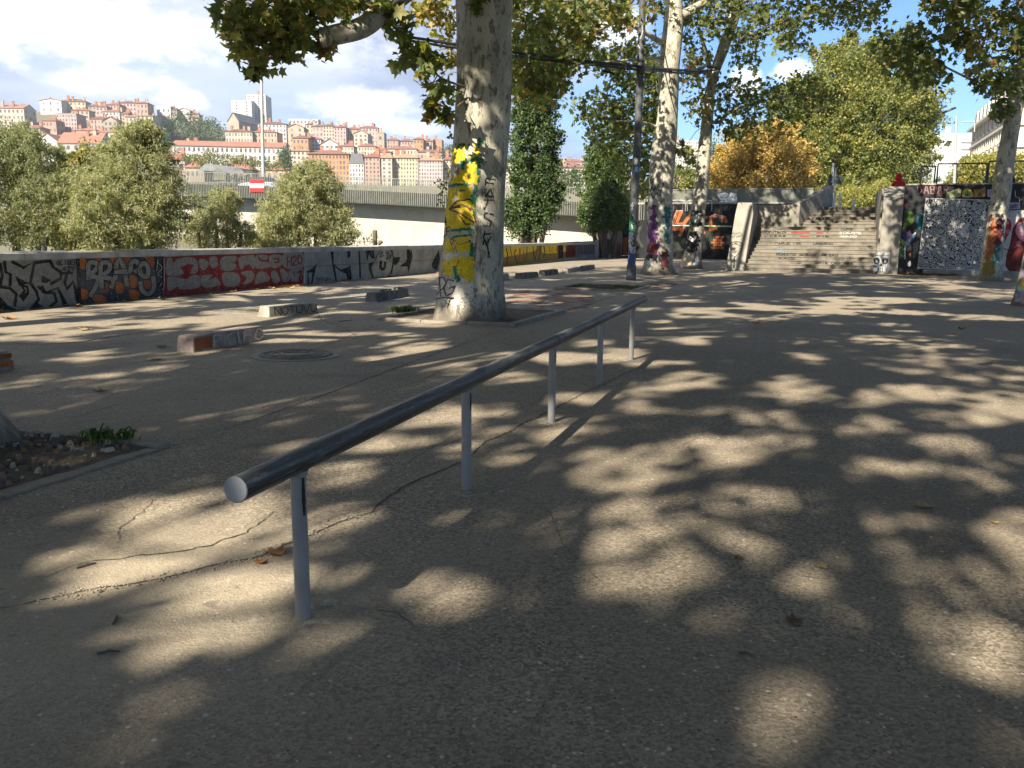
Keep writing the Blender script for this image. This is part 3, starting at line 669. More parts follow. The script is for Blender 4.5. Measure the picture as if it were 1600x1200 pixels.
def make_crown(name, parent, clusters, per, size, mt, tmpl='plane', seed=0, tilt=.7, tints=(.35, .22), clump=.12, droop=.35, kind='stuff', gaps=False):
    """clusters: (x, y, z, radius); per leaves in each, spread through its volume"""
    rs = np.random.RandomState(seed); cl = np.asarray(clusters, np.float64); n = len(cl)
    d = rs.normal(0, 1, (n, per, 3)); d /= np.linalg.norm(d, axis=2, keepdims=True); rad = rs.uniform(0, 1, (n, per, 1)) ** .45
    c = cl[:, None, :3] + d * rad * cl[:, None, 3:4]; ct = rs.normal(tints[0], clump, (n, 1)); tint = np.clip(ct + rs.normal(0, tints[1], (n, per)), 0, 1).ravel()
    c = c.reshape(-1, 3)
    if gaps: kp = keep_shade(c, rs); c = c[kp]; tint = tint[kp]
    T, Fc = {'plane': (T_PLANE, F_PLANE), 'rhomb': (T_RHOMB, F_RHOMB), 'narrow': (T_NARROW, F_RHOMB), 'five': (T_FIVE, F_FIVE)}[tmpl]
    v, f, t = leaf_arrays(c, size, T, Fc, rs, tilt, tint, droop)
    off = np.array(world_loc(parent)) if parent is not None else 0
    return tag(link(name, fast_mesh(name, v - off, f, [mt], tint=t), parent), kind=kind)
def in_frame(p, mg=25):
    if p[1] < 1: return False
    q = proj(p); return q is not None and -mg < q[0] < 1600 + mg and q[1] > -mg
def in_poly(x, y, pl):
    r = False; n = len(pl)
    for i in range(n):
        x0, y0 = pl[i]; x1, y1 = pl[(i + 1) % n]
        if (y0 > y) != (y1 > y) and x < (x1 - x0) * (y - y0) / (y1 - y0) + x0: r = not r
    return r
def region(pl, Y0, Y1, n, rad, r):
    xs = [p[0] for p in pl]; ys = [p[1] for p in pl]; out = []
    while len(out) < n:
        x, y = r.uniform(min(xs), max(xs)), r.uniform(min(ys), max(ys))
        if in_poly(x, y, pl):
            q = PD(x, y, r.uniform(Y0, Y1)); out.append((q.x, q.y, q.z, rad * r.uniform(.7, 1.3)))
    return out
def grow(r, p, d, L, rad, lvl, tubes, clus, upb=.1, kids=(4, 4, 4), spread=.9):
    n = 5; path = [p.copy()]
    for i in range(n):
        d = (d + Vector((r.gauss(0, .16), r.gauss(0, .16), r.gauss(0, .12) + upb))).normalized(); p = p + d * (L / n); path.append(p.copy())
    tubes.append((path, [rad * (1 - .55 * i / n) for i in range(n + 1)], lvl))
    if lvl == 0: clus.append(path[2]); clus.append(path[4]); clus.append(path[5]); return
    for j in range(kids[lvl - 1]):
        t = .35 + .65 * (j + 1) / kids[lvl - 1]; k = min(n, int(t * n)); side = Vector((r.gauss(0, 1), r.gauss(0, 1), r.gauss(.05, .6))); side -= d * side.dot(d); side.normalize()
        grow(r, path[k].copy(), (d + side * spread * r.uniform(.7, 1.2)).normalized(), L * r.uniform(.5, .68), rad * .42, lvl - 1, tubes, clus, upb, kids, spread)
def connect(r, nodes, clusters):
    """thin twigs from the nearest limb or already connected clump to each clump"""
    nodes = [Vector(p) for p in nodes]; todo = [Vector(c[:3]) for c in clusters]; out = []
    if not nodes or not todo: return out
    A = np.array([tuple(p) for p in nodes]); T = np.array([tuple(p) for p in todo]); best = np.full(len(T), 1e9); bi = np.zeros(len(T), int)
    for s in range(0, len(T)):
        dd = np.linalg.norm(A - T[s], axis=1); bi[s] = dd.argmin(); best[s] = dd.min()
    src = [tuple(A[i]) for i in bi]; done = np.zeros(len(T), bool)
    for _ in range(len(T)):
        k = int(np.where(done, 1e9, best).argmin()); done[k] = True; a = Vector(src[k]); b = Vector(T[k])
        mid = (a + b) / 2 + Vector((r.gauss(0, .08), r.gauss(0, .08), r.gauss(.06, .06))) * min(1.5, (b - a).length); out.append((a, mid, b))
        dd = np.linalg.norm(T - T[k], axis=1) * 1.05; up_ = (dd < best) & ~done
        for j in np.nonzero(up_)[0]: best[j] = dd[j]; src[j] = tuple(T[k])
    return out
class Trunk:
    """lofted trunk with a known surface, so that paint can be laid on it"""
    def __init__(s, cps, seed, flare=.3, fl_h=.35, wob=.05):
        s.c = catmull([Vector(p[:3]) for p in cps], 6); s.zs = [p.z for p in s.c]; zz = [p[2] for p in cps]; s.rz = (zz, [p[3] for p in cps])
        s.fl, s.fh, s.wob, s.ph = flare, fl_h, wob, seed * 1.7
        s.cx = np.array([p.x for p in s.c]); s.cy = np.array([p.y for p in s.c])
    def cen(s, z): return float(np.interp(z, s.zs, s.cx)), float(np.interp(z, s.zs, s.cy))
    def R(s, th, z):
        r = float(np.interp(z, *s.rz)); z0 = s.zs[0]; fz = math.exp(-max(0, z - z0) / s.fh)
        return r * (1 + s.wob * math.sin(2 * th + .6 * z + s.ph) + s.wob * .6 * math.sin(3 * th - 1.1 * z + 2 * s.ph) + s.wob * .35 * math.sin(7 * th + 2.3 * z) + s.wob * .5 * math.sin(1.9 * z + s.ph)) + r * s.fl * fz * (1 + .45 * math.sin(4 * th + s.ph) + .3 * math.sin(7 * th + 1 + s.ph))
    def S(s, th, z, off=0.0):
        x, y = s.cen(z); r = s.R(th, z) + off; return Vector((x + r * math.cos(th), y + r * math.sin(th), z))
    def build(s, parent, n=40, dz=.12, name='trunk'):
        z0, z1 = s.zs[0], s.zs[-1]; k = int((z1 - z0) / dz); mb = MB()
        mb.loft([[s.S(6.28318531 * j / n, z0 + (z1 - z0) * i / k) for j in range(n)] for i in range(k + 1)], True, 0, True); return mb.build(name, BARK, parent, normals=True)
    def paint(s, parent, items, cell=.014, z0=0.0, z1=4.0, rag=1.2, seed=0, name='painted_graffiti'):
        """items in photograph pixels, later ones on top: (material, 'poly', pts) or (material, 'line', width, pts)"""
        r = random.Random(seed); mats = []; V = []; Fq = []; Mi = []; vid = {}
        rn = float(np.interp((z0 + z1) / 2, *s.rz)); dth = cell / rn; nth = int(math.pi / dth); nz = int((z1 - z0) / cell)
        jit = [[(r.gauss(0, rag), r.gauss(0, rag)) for _ in range(nth // 3 + 2)] for _ in range(nz // 3 + 2)]
        boxes = []
        for it in items:
            pts = it[-1]; w = it[2] if it[1] == 'line' else 0
            boxes.append((min(p[0] for p in pts) - w - 4, max(p[0] for p in pts) + w + 4, min(p[1] for p in pts) - w - 4, max(p[1] for p in pts) + w + 4))
        for i in range(nz):
            for j in range(nth):
                th = -math.pi + j * dth; z = z0 + i * cell; q = proj(s.S(th + dth / 2, z + cell / 2))
                ja, jb = jit[i // 3][j // 3]
                hit = None
                for it, bx in zip(reversed(items), reversed(boxes)):
                    ln = it[1] == 'line'; x, y = (q[0], q[1]) if ln else (q[0] + ja, q[1] + jb)
                    if not (bx[0] < x < bx[1] and bx[2] < y < bx[3]): continue
                    if not ln:
                        if in_poly(x, y, it[-1]): hit = it; break
                    else:
                        hw = it[2] / 2
                        for (ax, ay), (bx_, by) in zip(it[-1][:-1], it[-1][1:]):
                            ddx, ddy = bx_ - ax, by - ay; t = max(0, min(1, ((x - ax) * ddx + (y - ay) * ddy) / (ddx * ddx + ddy * ddy + 1e-9)))
                            if (x - ax - t * ddx) ** 2 + (y - ay - t * ddy) ** 2 < hw * hw: hit = it; break
                        if hit: break
                if not hit or hit[0] is None: continue
                if hit[0] not in mats: mats.append(hit[0])
                idx = []
                for (jj, ii) in ((j, i), (j + 1, i), (j + 1, i + 1), (j, i + 1)):
                    if (jj, ii) not in vid: vid[(jj, ii)] = len(V); V.append(tuple(s.S(-math.pi + jj * dth, z0 + ii * cell, .006)))
                    idx.append(vid[(jj, ii)])
                Fq.append(idx); Mi.append(mats.index(hit[0]))
        if not V: return
        off = np.array(world_loc(parent)); return link(name, fast_mesh(name, np.array(V) - off, Fq, mats, Mi, smooth=True), parent)
def tubes_mesh(name, parent, tubes, mt, nmax=9):
    mb = MB()
    for t in tubes:
        path, rs = t[0], t[1]; r0 = max(rs) if isinstance(rs, (list, tuple)) else rs
        mb.tube(path, rs, nmax if r0 > .08 else (6 if r0 > .03 else 4), caps=False)
    return mb.build(name, mt, parent, normals=False, kind='stuff' if name in ('twigs', 'branches') else None)
def arc(a, mids, b, r0, r1, sub=5):
    pts = catmull([a] + mids + [b], sub); n = len(pts) - 1; return (pts, [r0 + (r1 - r0) * i / n for i in range(n + 1)], 2)
def shade_tree(base, label, seed, height_fork=6.0, n_limbs=6, L=5.2, r0=.42, per=16, lean=(0, 0), group='plane trees along the plaza', top=None, name='plane_tree', keep_frame=False, extra=None, trunk_cps=None, leaf=.2, tints=(.4, .2), kids=(4, 4, 4), flare=.35, crad=.5):
    """plane tree: trunk, spreading limbs, leafy crown that stays above the picture unless extra clumps are given"""
    r = random.Random(seed); base = Vector((base[0], base[1], base[2] if len(base) > 2 else 0)); root = empty(name, base, label, 'tree', group)
    cps = trunk_cps or [(base.x, base.y, base.z - .05, r0), (base.x + lean[0] * .3, base.y + lean[1] * .3, base.z + 2, r0 * .9), (base.x + lean[0] * .7, base.y + lean[1] * .7, base.z + 4, r0 * .85), (base.x + lean[0], base.y + lean[1], base.z + height_fork, r0 * .8)]
    tr = Trunk(cps, seed, flare); tr.build(root); tp = Vector(cps[-1][:3]); tubes, clus = [], []
    for k in range(n_limbs):
        aa = 6.283 * (k + r.uniform(-.2, .2)) / n_limbs; e = r.uniform(.55, 1.1) if k else 1.5
        d = Vector((math.cos(aa) * math.cos(e), math.sin(aa) * math.cos(e), math.sin(e))); grow(r, tp - Vector((0, 0, r.uniform(.1, .6))), d, L * r.uniform(.85, 1.15), cps[-1][3] * .55, 3, tubes, clus, .05, kids)
    if not keep_frame:
        clus = [c for c in clus if not in_frame(c, 45)]; tubes = [t for t in tubes if t[2] >= 2 or not any(in_frame(p, 10) for p in t[0])]
    kp = keep_shade(np.array([tuple(t[0][3]) for t in tubes]), None); tubes = [t for i, (t, k) in enumerate(zip(tubes, kp)) if k or t[2] > 2 or (t[2] == 2 and i % 5 == 0)]
    tubes_mesh('limbs', root, [t for t in tubes if t[2] >= 2], BARK); tubes_mesh('twigs', root, [t for t in tubes if t[2] < 2], TWIG)
    make_crown('crown', root, [(c.x, c.y, c.z, crad * r.uniform(.7, 1.3)) for c in clus], per, leaf, PLANE_LEAF, 'five', seed, tints=tints, gaps=True)
    return root, tr, tubes

R_ = random.Random(77)
# --- big painted plane tree (its own shape taken along the trunk)
def prof(px_list, Y):
    out = []
    for (xl, xr, y) in px_list:
        a, b_ = PD(xl, y, Y), PD(xr, y, Y); out.append(((a.x + b_.x) / 2, Y, a.z, (b_.x - a.x) / 2))
    return sorted(out, key=lambda t: t[2])
Y1 = 15.0
cps = prof([(683, 786, 500), (688, 784, 440), (697, 786, 380), (702, 789, 300), (710, 793, 200), (715, 796, 120), (714, 799, 40), (711, 802, -10)], Y1)
cps[0] = (cps[0][0], Y1, -.05, cps[0][3]); x9, _, z9, r9 = cps[-1]
cps += [(x9 - .05, Y1, z9 + 1.2, r9 * 1.0), (x9, Y1 + .1, z9 + 2.6, r9 * .92)]
tree1, TR1, tub1 = shade_tree((cps[0][0], Y1), 'big plane tree trunk painted yellow and green, nearest and thickest in view', 11, n_limbs=8, L=6.2, trunk_cps=cps, per=18, flare=.16)
nodes = []
limb = arc(PD(700, -60, 14.8), [PD(640, -20, 14.2), PD(600, 12, 13.7), PD(568, 42, 13.3)], PD(508, 58, 13.0), .2, .14)
limb2 = arc(PD(590, 20, 13.6), [PD(520, -5, 13.2)], PD(440, -10, 12.9), .07, .03)
limb3 = arc(PD(508, 58, 13.0), [PD(470, 45, 12.9), PD(430, 50, 12.9)], PD(385, 70, 12.8), .04, .015)
tubes_mesh('limb', tree1, [limb], BARK, 16); tubes_mesh('branches', tree1, [limb2, limb3], TWIG)
mbs = MB(); c0 = PD(508, 58, 13.0); dd = (PD(508, 58, 13.0) - PD(540, 54, 13.15)).normalized(); mbs.tube([c0 - dd * .02, c0 + dd * .05, c0 + dd * .09], [.142, .15, .1], 14); mbs.build('cut_stub', BARK, tree1)
L1 = region([(343, -5), (350, 55), (378, 92), (395, 102), (440, 82), (478, 66), (486, 40), (540, 8), (560, -8)], 12.2, 13.8, 105, .26, R_)
L1 += region([(388, 95), (405, 95), (402, 116), (394, 118)], 12.8, 13, 3, .1, R_) + region([(425, 84), (450, 82), (448, 92)], 12.8, 13, 2, .1, R_)
L1 += region([(500, 62), (522, 60), (520, 78), (470, 80)], 12.9, 13.2, 4, .14, R_)
L1 += region([(560, 0), (610, -5), (620, 10), (590, 30)], 13, 14, 5, .16, R_)
tw = connect(R_, limb[0][-6:] + limb2[0] + limb3[0], L1); make_crown('crown', tree1, L1, 14, .145, PLANE_LEAF, 'plane', 5, .75, tints=(.6, .18))
sp0 = PD(716, 134, 14.52)
L2 = region([(600, 55), (640, 30), (650, 50), (690, 95), (706, 130), (700, 165), (690, 185), (665, 165), (655, 120), (625, 100), (605, 85)], 13.6, 14.9, 30, .17, R_)
L2 += region([(665, 172), (680, 168), (685, 182), (668, 184)], 14, 14.4, 2, .08, R_) + region([(692, 183), (700, 180), (700, 194), (694, 194)], 14.3, 14.5, 2, .04, R_)
L3 = region([(738, -20), (760, -20), (758, 20), (744, 22)], 14.0, 14.4, 4, .13, R_) + region([(598, 20), (625, 15), (632, 30), (600, 40)], 13.5, 14, 4, .14, R_)
stem = arc(sp0 + Vector((.1, .1, 0)), [PD(690, 122, 14.3), PD(660, 95, 14.1)], PD(628, 60, 14.0), .022, .008); tw += connect(R_, stem[0] + limb[0][:5], L2 + L3)
tubes_mesh('sprout', tree1, [stem], TWIG); make_crown('crown', tree1, L2, 7, .19, PLANE_LEAF, 'plane', 6, .7, tints=(.62, .18)); make_crown('crown', tree1, L3, 6, .2, PLANE_LEAF, 'plane', 7, .7)
L4 = region([(702, 265), (712, 262), (712, 288), (704, 292)], 15.2, 15.6, 2, .06, R_) + region([(683, 285), (700, 285), (700, 318), (690, 320)], 15.1, 15.6, 4, .1, R_)
L4 += region([(702, 205), (708, 205), (708, 216), (702, 216)], 15, 15.3, 1, .06, R_)
make_crown('sprout_leaves', tree1, L4, 14, .07, GREEN_LEAF, 'rhomb', 8)
tubes_mesh('twigs', tree1, [(list(t), [.012, .009, .005]) for t in tw], TWIG)
# --- second plane tree (34 m) and third (40 m)
def far_plane(prf, Y, seed, label, regs, limbs, per=9, leaf=.21, mt=None):
    c = prof(prf, Y); c[0] = (c[0][0], Y, -.05, c[0][3]); root = empty('plane_tree', (c[0][0], Y, 0), label, 'tree', 'plane trees along the plaza')
    tr = Trunk(c, seed, .28, .3, .06); tr.build(root, 28, .15); r = random.Random(seed); tb = [arc(PD(*l[0]), [PD(*q) for q in l[1]], PD(*l[2]), l[3], l[4]) for l in limbs]
    if tb: tubes_mesh('limbs', root, tb, BARK, 12)
    nodes = [p for t in tb for p in t[0]] + [Vector((q[0], q[1], q[2])) for q in c[-3:]]
    # crown above the picture
    tubes, clus = [], []; tp = Vector(c[-1][:3])
    for k in range(8):
        aa = 6.283 * (k + r.uniform(-.2, .2)) / 8; e = r.uniform(.1, .9); grow(r, tp, Vector((math.cos(aa) * math.cos(e), math.sin(aa) * math.cos(e), math.sin(e))), 6.4, .2, 3, tubes, clus, .02, (4, 4, 4))
    clus = [q for q in clus if not in_frame(q, 20)]; tubes = [t for t in tubes if not any(in_frame(p, 5) for p in t[0])]
    tubes_mesh('branches', root, tubes, TWIG); make_crown('crown', root, [(q.x, q.y, q.z, .5) for q in clus], 12, leaf, PLANE_LEAF, 'five', seed, gaps=True)
    tw = []
    for (pl, ya, yb, n, rad, tint, tmt) in regs:
        L = region(pl, ya, yb, n, rad, r); make_crown('crown', root, L, per, leaf, tmt or PLANE_LEAF, 'plane', seed + n, .75, tints=(tint + .1, .2)); tw += connect(r, nodes, L)
    tubes_mesh('twigs', root, [(list(t), [.022, .015, .008]) for t in tw], TWIG); return root, tr
tree2, TR2 = far_plane([(1003, 1052, 424), (1009, 1051, 380), (1012, 1051, 330), (1016, 1054, 260), (1026, 1057, 190), (1031, 1061, 110), (1036, 1068, 40), (1041, 1066, 0), (1042, 1066, -60), (1044, 1066, -130)], 34.0, 21,
    'plane tree with purple and teal painted foot standing right of the lamp mast',
    [([(797, -5), (985, -5), (975, 40), (930, 60), (905, 105), (870, 150), (797, 150)], 27, 34, 340, .5, .45, None),
     ([(905, 85), (1030, 60), (1035, 200), (1030, 305), (985, 300), (935, 228), (885, 165), (935, 150), (960, 120)], 35, 41, 440, .55, .3, None),
     ([(800, 120), (850, 110), (850, 158), (830, 160)], 28, 30, 14, .4, .65, YELLOW_LEAF), ([(930, 0), (1030, 0), (1025, 30), (960, 40)], 28, 32, 22, .5, .75, None),
     ([(648, -5), (712, -5), (712, 62), (690, 50), (655, 22)], 27, 30, 34, .45, .6, YELLOW_LEAF), ([(695, 62), (712, 62), (712, 110), (700, 105)], 27, 29, 8, .35, .6, YELLOW_LEAF)],
    [((1045, -60, 34), [(1000, -20, 32), (960, 30, 31)], (900, 65, 30), .2, .07), ((1062, 25, 34), [(1078, 18, 34), (1090, 10, 34.5)], (1130, -10, 35), .22, .13),
     ((1040, 90, 34), [(1000, 92, 33), (960, 96, 32)], (900, 100, 30), .06, .03), ((1030, 200, 34), [(1000, 190, 33.5)], (950, 190, 33), .06, .03), ((1040, 70, 34), [(900, -10, 31), (780, -40, 29)], (680, 0, 28), .1, .04)])
tree3, TR3 = far_plane([(1066, 1093, 416), (1072, 1097, 380), (1080, 1102, 330), (1086, 1110, 270), (1095, 1113, 200), (1101, 1117, 150), (1109, 1123, 115), (1122, 1139, 75), (1136, 1155, 30), (1142, 1162, -10), (1146, 1164, -90)], 40.0, 31,
    'slender forked plane tree beside the stairs, third in the row',
    [([(1000, -5), (1400, -5), (1385, 25), (1330, 45), (1300, 30), (1265, 50), (1252, 85), (1222, 78), (1208, 40), (1150, 60), (1130, 60), (1100, 50), (1075, 80), (1062, 30)], 33, 42, 250, .55, .3, None),
     ([(1066, 85), (1110, 72), (1106, 130), (1094, 200), (1075, 205), (1066, 160)], 37, 41, 42, .45, .6, None),
     ([(1120, 125), (1180, 132), (1240, 125), (1262, 118), (1290, 128), (1300, 160), (1240, 190), (1170, 215), (1135, 210), (1116, 170)], 38, 44, 170, .55, .25, None),
     ([(1140, 40), (1200, 60), (1190, 110), (1160, 120), (1135, 90)], 37, 41, 26, .45, .4, None), ([(1072, 225), (1088, 220), (1085, 262), (1070, 258)], 38, 40, 8, .35, .5, None), ([(1060, 222), (1070, 222), (1068, 240), (1056, 240)], 33, 34, 3, .2, .3, None)],
    [((1112, 118, 40), [(1105, 90, 40)], (1092, 45, 39.5), .13, .08), ((1150, 55, 40), [(1170, 52, 40), (1195, 55, 40)], (1235, 10, 39), .09, .04), ((1108, 190, 40), [(1125, 190, 40), (1150, 170, 40)], (1240, 148, 41), .1, .04), ((1150, 10, 40), [(1220, -20, 39)], (1340, 5, 37), .08, .03)])
# --- leaning tree at the right, in front of the mural wall
tree4, TR4 = far_plane([(1534, 1564, 433), (1537, 1565, 400), (1544, 1570, 350), (1552, 1577, 300), (1559, 1583, 250), (1568, 1592, 200), (1578, 1601, 150), (1590, 1612, 100), (1604, 1628, 40), (1612, 1636, -30)], 31.0, 41,
    'leaning plane tree with rust painted foot before the mural wall', 
    [([(1435, -5), (1600, -5), (1610, 138), (1560, 150), (1540, 118), (1490, 80), (1450, 25)], 25, 31, 140, .42, .45, None),
     ([(1370, 60), (1436, 42), (1465, 78), (1478, 122), (1450, 130), (1400, 112)], 26, 30, 85, .45, .35, None),
     ([(1510, 128), (1600, 100), (1585, 152), (1530, 152)], 27, 30, 16, .35, .25, None), ([(1545, 165), (1580, 168), (1575, 182), (1555, 182)], 29, 31, 8, .25, .2, None)],
    [((1590, 105, 31), [(1560, 130, 30), (1520, 125, 29)], (1440, 85, 28), .07, .03), ((1605, 30, 31), [(1580, 30, 29), (1560, 40, 28)], (1480, 55, 27), .07, .03)])
# --- foot of the near left tree and the trees behind the viewer whose shade falls on the plaza
near_root = P(-118, 705)
tree0, TR0, _ = shade_tree((near_root.x, near_root.y), 'plane tree whose root flare shows at the left picture edge beside the gravelled pit', 51, 7.0, 7, 5.4, .36, 16, (-.2, -.2), flare=.7)
SHADE = [(-5.4, -9.6, 68), (-1.4, -8.2, 69), (3.3, 3.0, 70), (-9.6, 5.2, 62), (-12.8, -4.2, 63), (-9.9, 11.0, 64), (15.8, 24.2, 65), (14.5, 12.5, 66), (13.0, 3.5, 67), (-9.0, -2.0, 52), (-10.4, -11.4, 53), (-13.6, -20, 54), (4.6, 2.5 - 9, 55), (1.4, -15.2, 56), (-1.8, -24, 57), (8.0, 8.6, 58), (9.5, -2, 59)]
for (x, y, s) in SHADE:
    shade_tree((x, y), 'plane tree outside the picture whose shade falls on the plaza', s, 7.0, 7, 5.8, .4, 14, (random.Random(s).uniform(-.4, .4), random.Random(s + 9).uniform(-.4, .4)), group='plane trees shading the plaza from outside the picture')
pr = P(1604, 478)
tree5, TR5, _ = shade_tree((pr.x, pr.y), 'trunk foot splashed with pastel paint at the right picture edge', 61, 7.5, 6, 5.2, .26, 14, (.5, 0), flare=.2)

# ================================================================== lamp mast and overhead tubes
MAST = mat('dark_mast_paint', (.085, .09, .095), .55, .3, 9, .15, dirt=.3)
mb0 = PD(986, 435, 29.0); MY = 29.0
mast = empty('lamp_mast', Vector((mb0.x, MY, 0)), 'tall dark steel lamp mast with sticker and tag covered foot', 'lamp post')
mast_pts = [PD(986, 434, MY), PD(990, 330, MY), PD(997, 200, MY), PD(1001, 100, MY), PD(1004.5, 0, MY), PD(1008, -110, MY), PD(1011, -200, MY)]
mast_pts[0].z = 0
mb = MB(); mb.tube(mast_pts, [.14, .135, .13, .12, .11, .1, .09], 20); mb.build('pole', MAST, mast)
mb = MB(); q = mast_pts[0]; mb.tube([Vector((q.x, q.y, -.01)), Vector((q.x, q.y, .5)), Vector((q.x, q.y, .56))], [.175, .165, .14], 20); mb.build('base_sleeve', MAST, mast)
c = PD(1001, 104, MY); mb = MB(); mb.tube([c + Vector((0, 0, -.22)), c + Vector((0, 0, .1))], .15, 18); mb.build('clamp', MAST, mast)
top = mast_pts[-1]; mb = MB(); mb.tube([top, top + Vector((.5, -.1, .35)), top + Vector((1.4, -.3, .4))], .04, 8); arm_ = mb.build('lamp_arm', MAST, mast)
mb = MB(); mb.box(top + Vector((1.7, -.36, .4)), (.7, .26, .13)); bevel(mb.build('lamp_head', MAST, mast), .03)
CABLE = mat('black_tube_rubber', (.03, .032, .034), .4, .3, 10, .1, spec=.5)
pA = PD(640, 58, 26.0); pB = PD(1000, 104, MY - .18); pC = PD(1112, 110, 39.6)
def sag(a, b, s, n=14): return [a + (b - a) * (k / n) - Vector((0, 0, s * 4 * (k / n) * (1 - k / n))) for k in range(n + 1)]
path1 = sag(pA, pB, .06) + sag(pB, pC, .05)[1:]
tubeobj = empty('overhead_tube', pB, 'pair of black overhead tubes strung from the lamp mast to the forked tree', 'cable')
mb = MB(); mb.tube(path1, .045, 10); mb.build('upper_tube', CABLE, tubeobj)
mb = MB(); mb.tube([p - Vector((0, 0, .095 + .01 * math.sin(i))) for i, p in enumerate(path1)], .04, 10); mb.build('lower_tube', CABLE, tubeobj)
for i in range(1, len(path1) - 1, 3):
    p = path1[i]; d = (path1[i + 1] - path1[i - 1]).normalized(); mb = MB(); mb.box(p - Vector((0, 0, .048)), (.06, .11, .22), (d, d.cross(Vector((0, 0, 1))).normalized(), Vector((0, 0, 1)))); mb.build('tube_strap', CABLE, tubeobj)
mb = MB(); q0, q1, q2 = PD(1086, 112, 37.5), PD(1102, 103, 39), PD(1124, 107, 39.5)
mb.tube([q0, q1, q2], [.04, .06, .05], 8); mb.tube([q0, PD(1104, 113, 38.8), q2], .035, 8); mb.build('loop_end', CABLE, tubeobj)
for (y0, y1) in ((69, 66), (88, 94)):
    a, b_ = PD(1006, y0, MY + .1), PD(1034, y1, 33.7); w_ = MB(); w_.tube(sag(a, b_, .04, 8), .022, 6)
    w_.build('tie_cable', CABLE, label='short cable tying the lamp mast to the purple footed tree, %s one' % ('upper' if y0 < 80 else 'lower'), cat='cable', group='tie cables')
# pair of shoes hung from the tubes
SHOE = mat('black_canvas', (.025, .025, .028), .8, .2, 20)
sh = PD(952, 106, 28.55); shoe = empty('hanging_shoes', sh, 'black shoes dangling by their laces from the overhead tube', 'shoes')
for k, o in enumerate((-.09, .07)):
    mb = MB(); c = sh + Vector((o, .02 * k, -.13 - .03 * k)); dv = Vector((1, .2, -.15)).normalized()
    rings = []
    for t, w_, h_, zz in ((-.14, .035, .05, .01), (-.1, .04, .075, .02), (-.03, .042, .07, .015), (.04, .045, .05, 0), (.1, .045, .04, -.005), (.14, .025, .025, -.01)):
        rings.append([c + dv * t + Vector((0, math.cos(a_) * w_, math.sin(a_) * h_ * .6 + zz)) for a_ in [6.28318 * j / 10 for j in range(10)]])
    mb.loft(rings, True, 0, True); mb.build('shoe', SHOE, shoe)
    mb = MB(); mb.tube([sh + Vector((o * .2, 0, .1)), c + Vector((0, 0, .04))], .006, 4); mb.build('lace', SHOE, shoe)

# ================================================================== road bridge
BDIR = -AU; BP0 = G(-10.0, B_AB)
def zdeck(s): return 4.72 + .066 * s - .0004 * s * s
def BQ(s, off, z): return BP0 + BDIR * s + AW * off + Vector((0, 0, z))
BC = mat('bridge_concrete', (.5, .46, .385), .85, .1, .8, .2, bscale=10, dirt=.15)
FASC = mat('bridge_fascia_metal', (.05, .053, .046), .7, .2, 2)
RAILG = mat('bridge_rail_grey_green', (.2, .21, .175), .6, .15, 2)
bridge = empty('road_bridge', BQ(20, 0, 0), 'concrete road bridge with dark slatted parapet crossing the river', 'bridge')
S0, S1, n = -1.5, 120.0, 40
def strip(off0, za, off1, zb, name, mt, lo=S0, hi=S1):
    mb = MB(); st = [lo + (hi - lo) * i / n for i in range(n + 1)]
    mb.loft([[BQ(s, off0, zdeck(s) + za), BQ(s, off0, zdeck(s) + zb), BQ(s, off1, zdeck(s) + zb), BQ(s, off1, zdeck(s) + za)] for s in st]); return mb.build(name, mt, bridge)
strip(0, -2.05, .25, -1.02, 'fascia', FASC); strip(1.0, -2.3, 17.0, -2.06, 'deck_slab', BC); strip(.26, -2.0, 17.7, -1.5, 'roadway', mat('bridge_road', (.12, .12, .115), .9))
mb = MB(); st = [S0 + (S1 - S0) * i / n for i in range(n + 1)]
mb.loft([[BQ(s, 1.35, zdeck(s) - 2.28), BQ(s, 1.7, zdeck(s) - 5.4 - .8 * (1 - min(1, s / 40))), BQ(s, 16.3, zdeck(s) - 5.4 - .8 * (1 - min(1, s / 40))), BQ(s, 16.6, zdeck(s) - 2.28)] for s in st]); mb.build('box_girder', BC, bridge)
for off in (-.04, 17.7):
    strip(off - .05, -.06, off + .07, 0.0, 'top_rail', RAILG)
    mb = MB(); s = S0
    while s < S1:
        w_ = .045; zt = zdeck(s)
        mb.box(BQ(s, off, zt - .98 if off > 1 else zt - 1.0) + Vector((0, 0, .46 if off > 1 else -.05)), (w_, .03, .9 if off > 1 else 1.86), (BDIR, AW, Vector((0, 0, 1)))); s += .17 if s < 60 else .34
    mb.build('parapet_bars', RAILG, bridge, kind='stuff')
# railing continuing on top of the abutment
mb = MB(); a = -10.2
while a < 2.6:
    mb.box(G(a, B_AB + .2, 4.28), (.05, .03, .8), (AU, AW, Vector((0, 0, 1)))); a += .085
arail = empty('street_railing', G(0, B_AB + .2, 3.84), 'pale slatted railing along the street above the black wall', 'railing')
mb.build('railing_bars', RAILG, arail, kind='stuff')
mb = MB(); mb.gbox(-10.3, 2.6, B_AB + .15, B_AB + .27, 4.68, 4.74); mb.build('top_rail', RAILG, arail)
mb = MB(); mb.gbox(-10.3, 2.6, B_AB + .16, B_AB + .26, 3.85, 3.9); mb.build('bottom_rail', RAILG, arail)
mb = MB(); mb.gbox(-10.3, 2.6, B_AB + .24, B_AB + .26, 3.9, 4.66); mb.build('back_sheet', mat('railing_sheet', (.27, .28, .23), .7), arail)
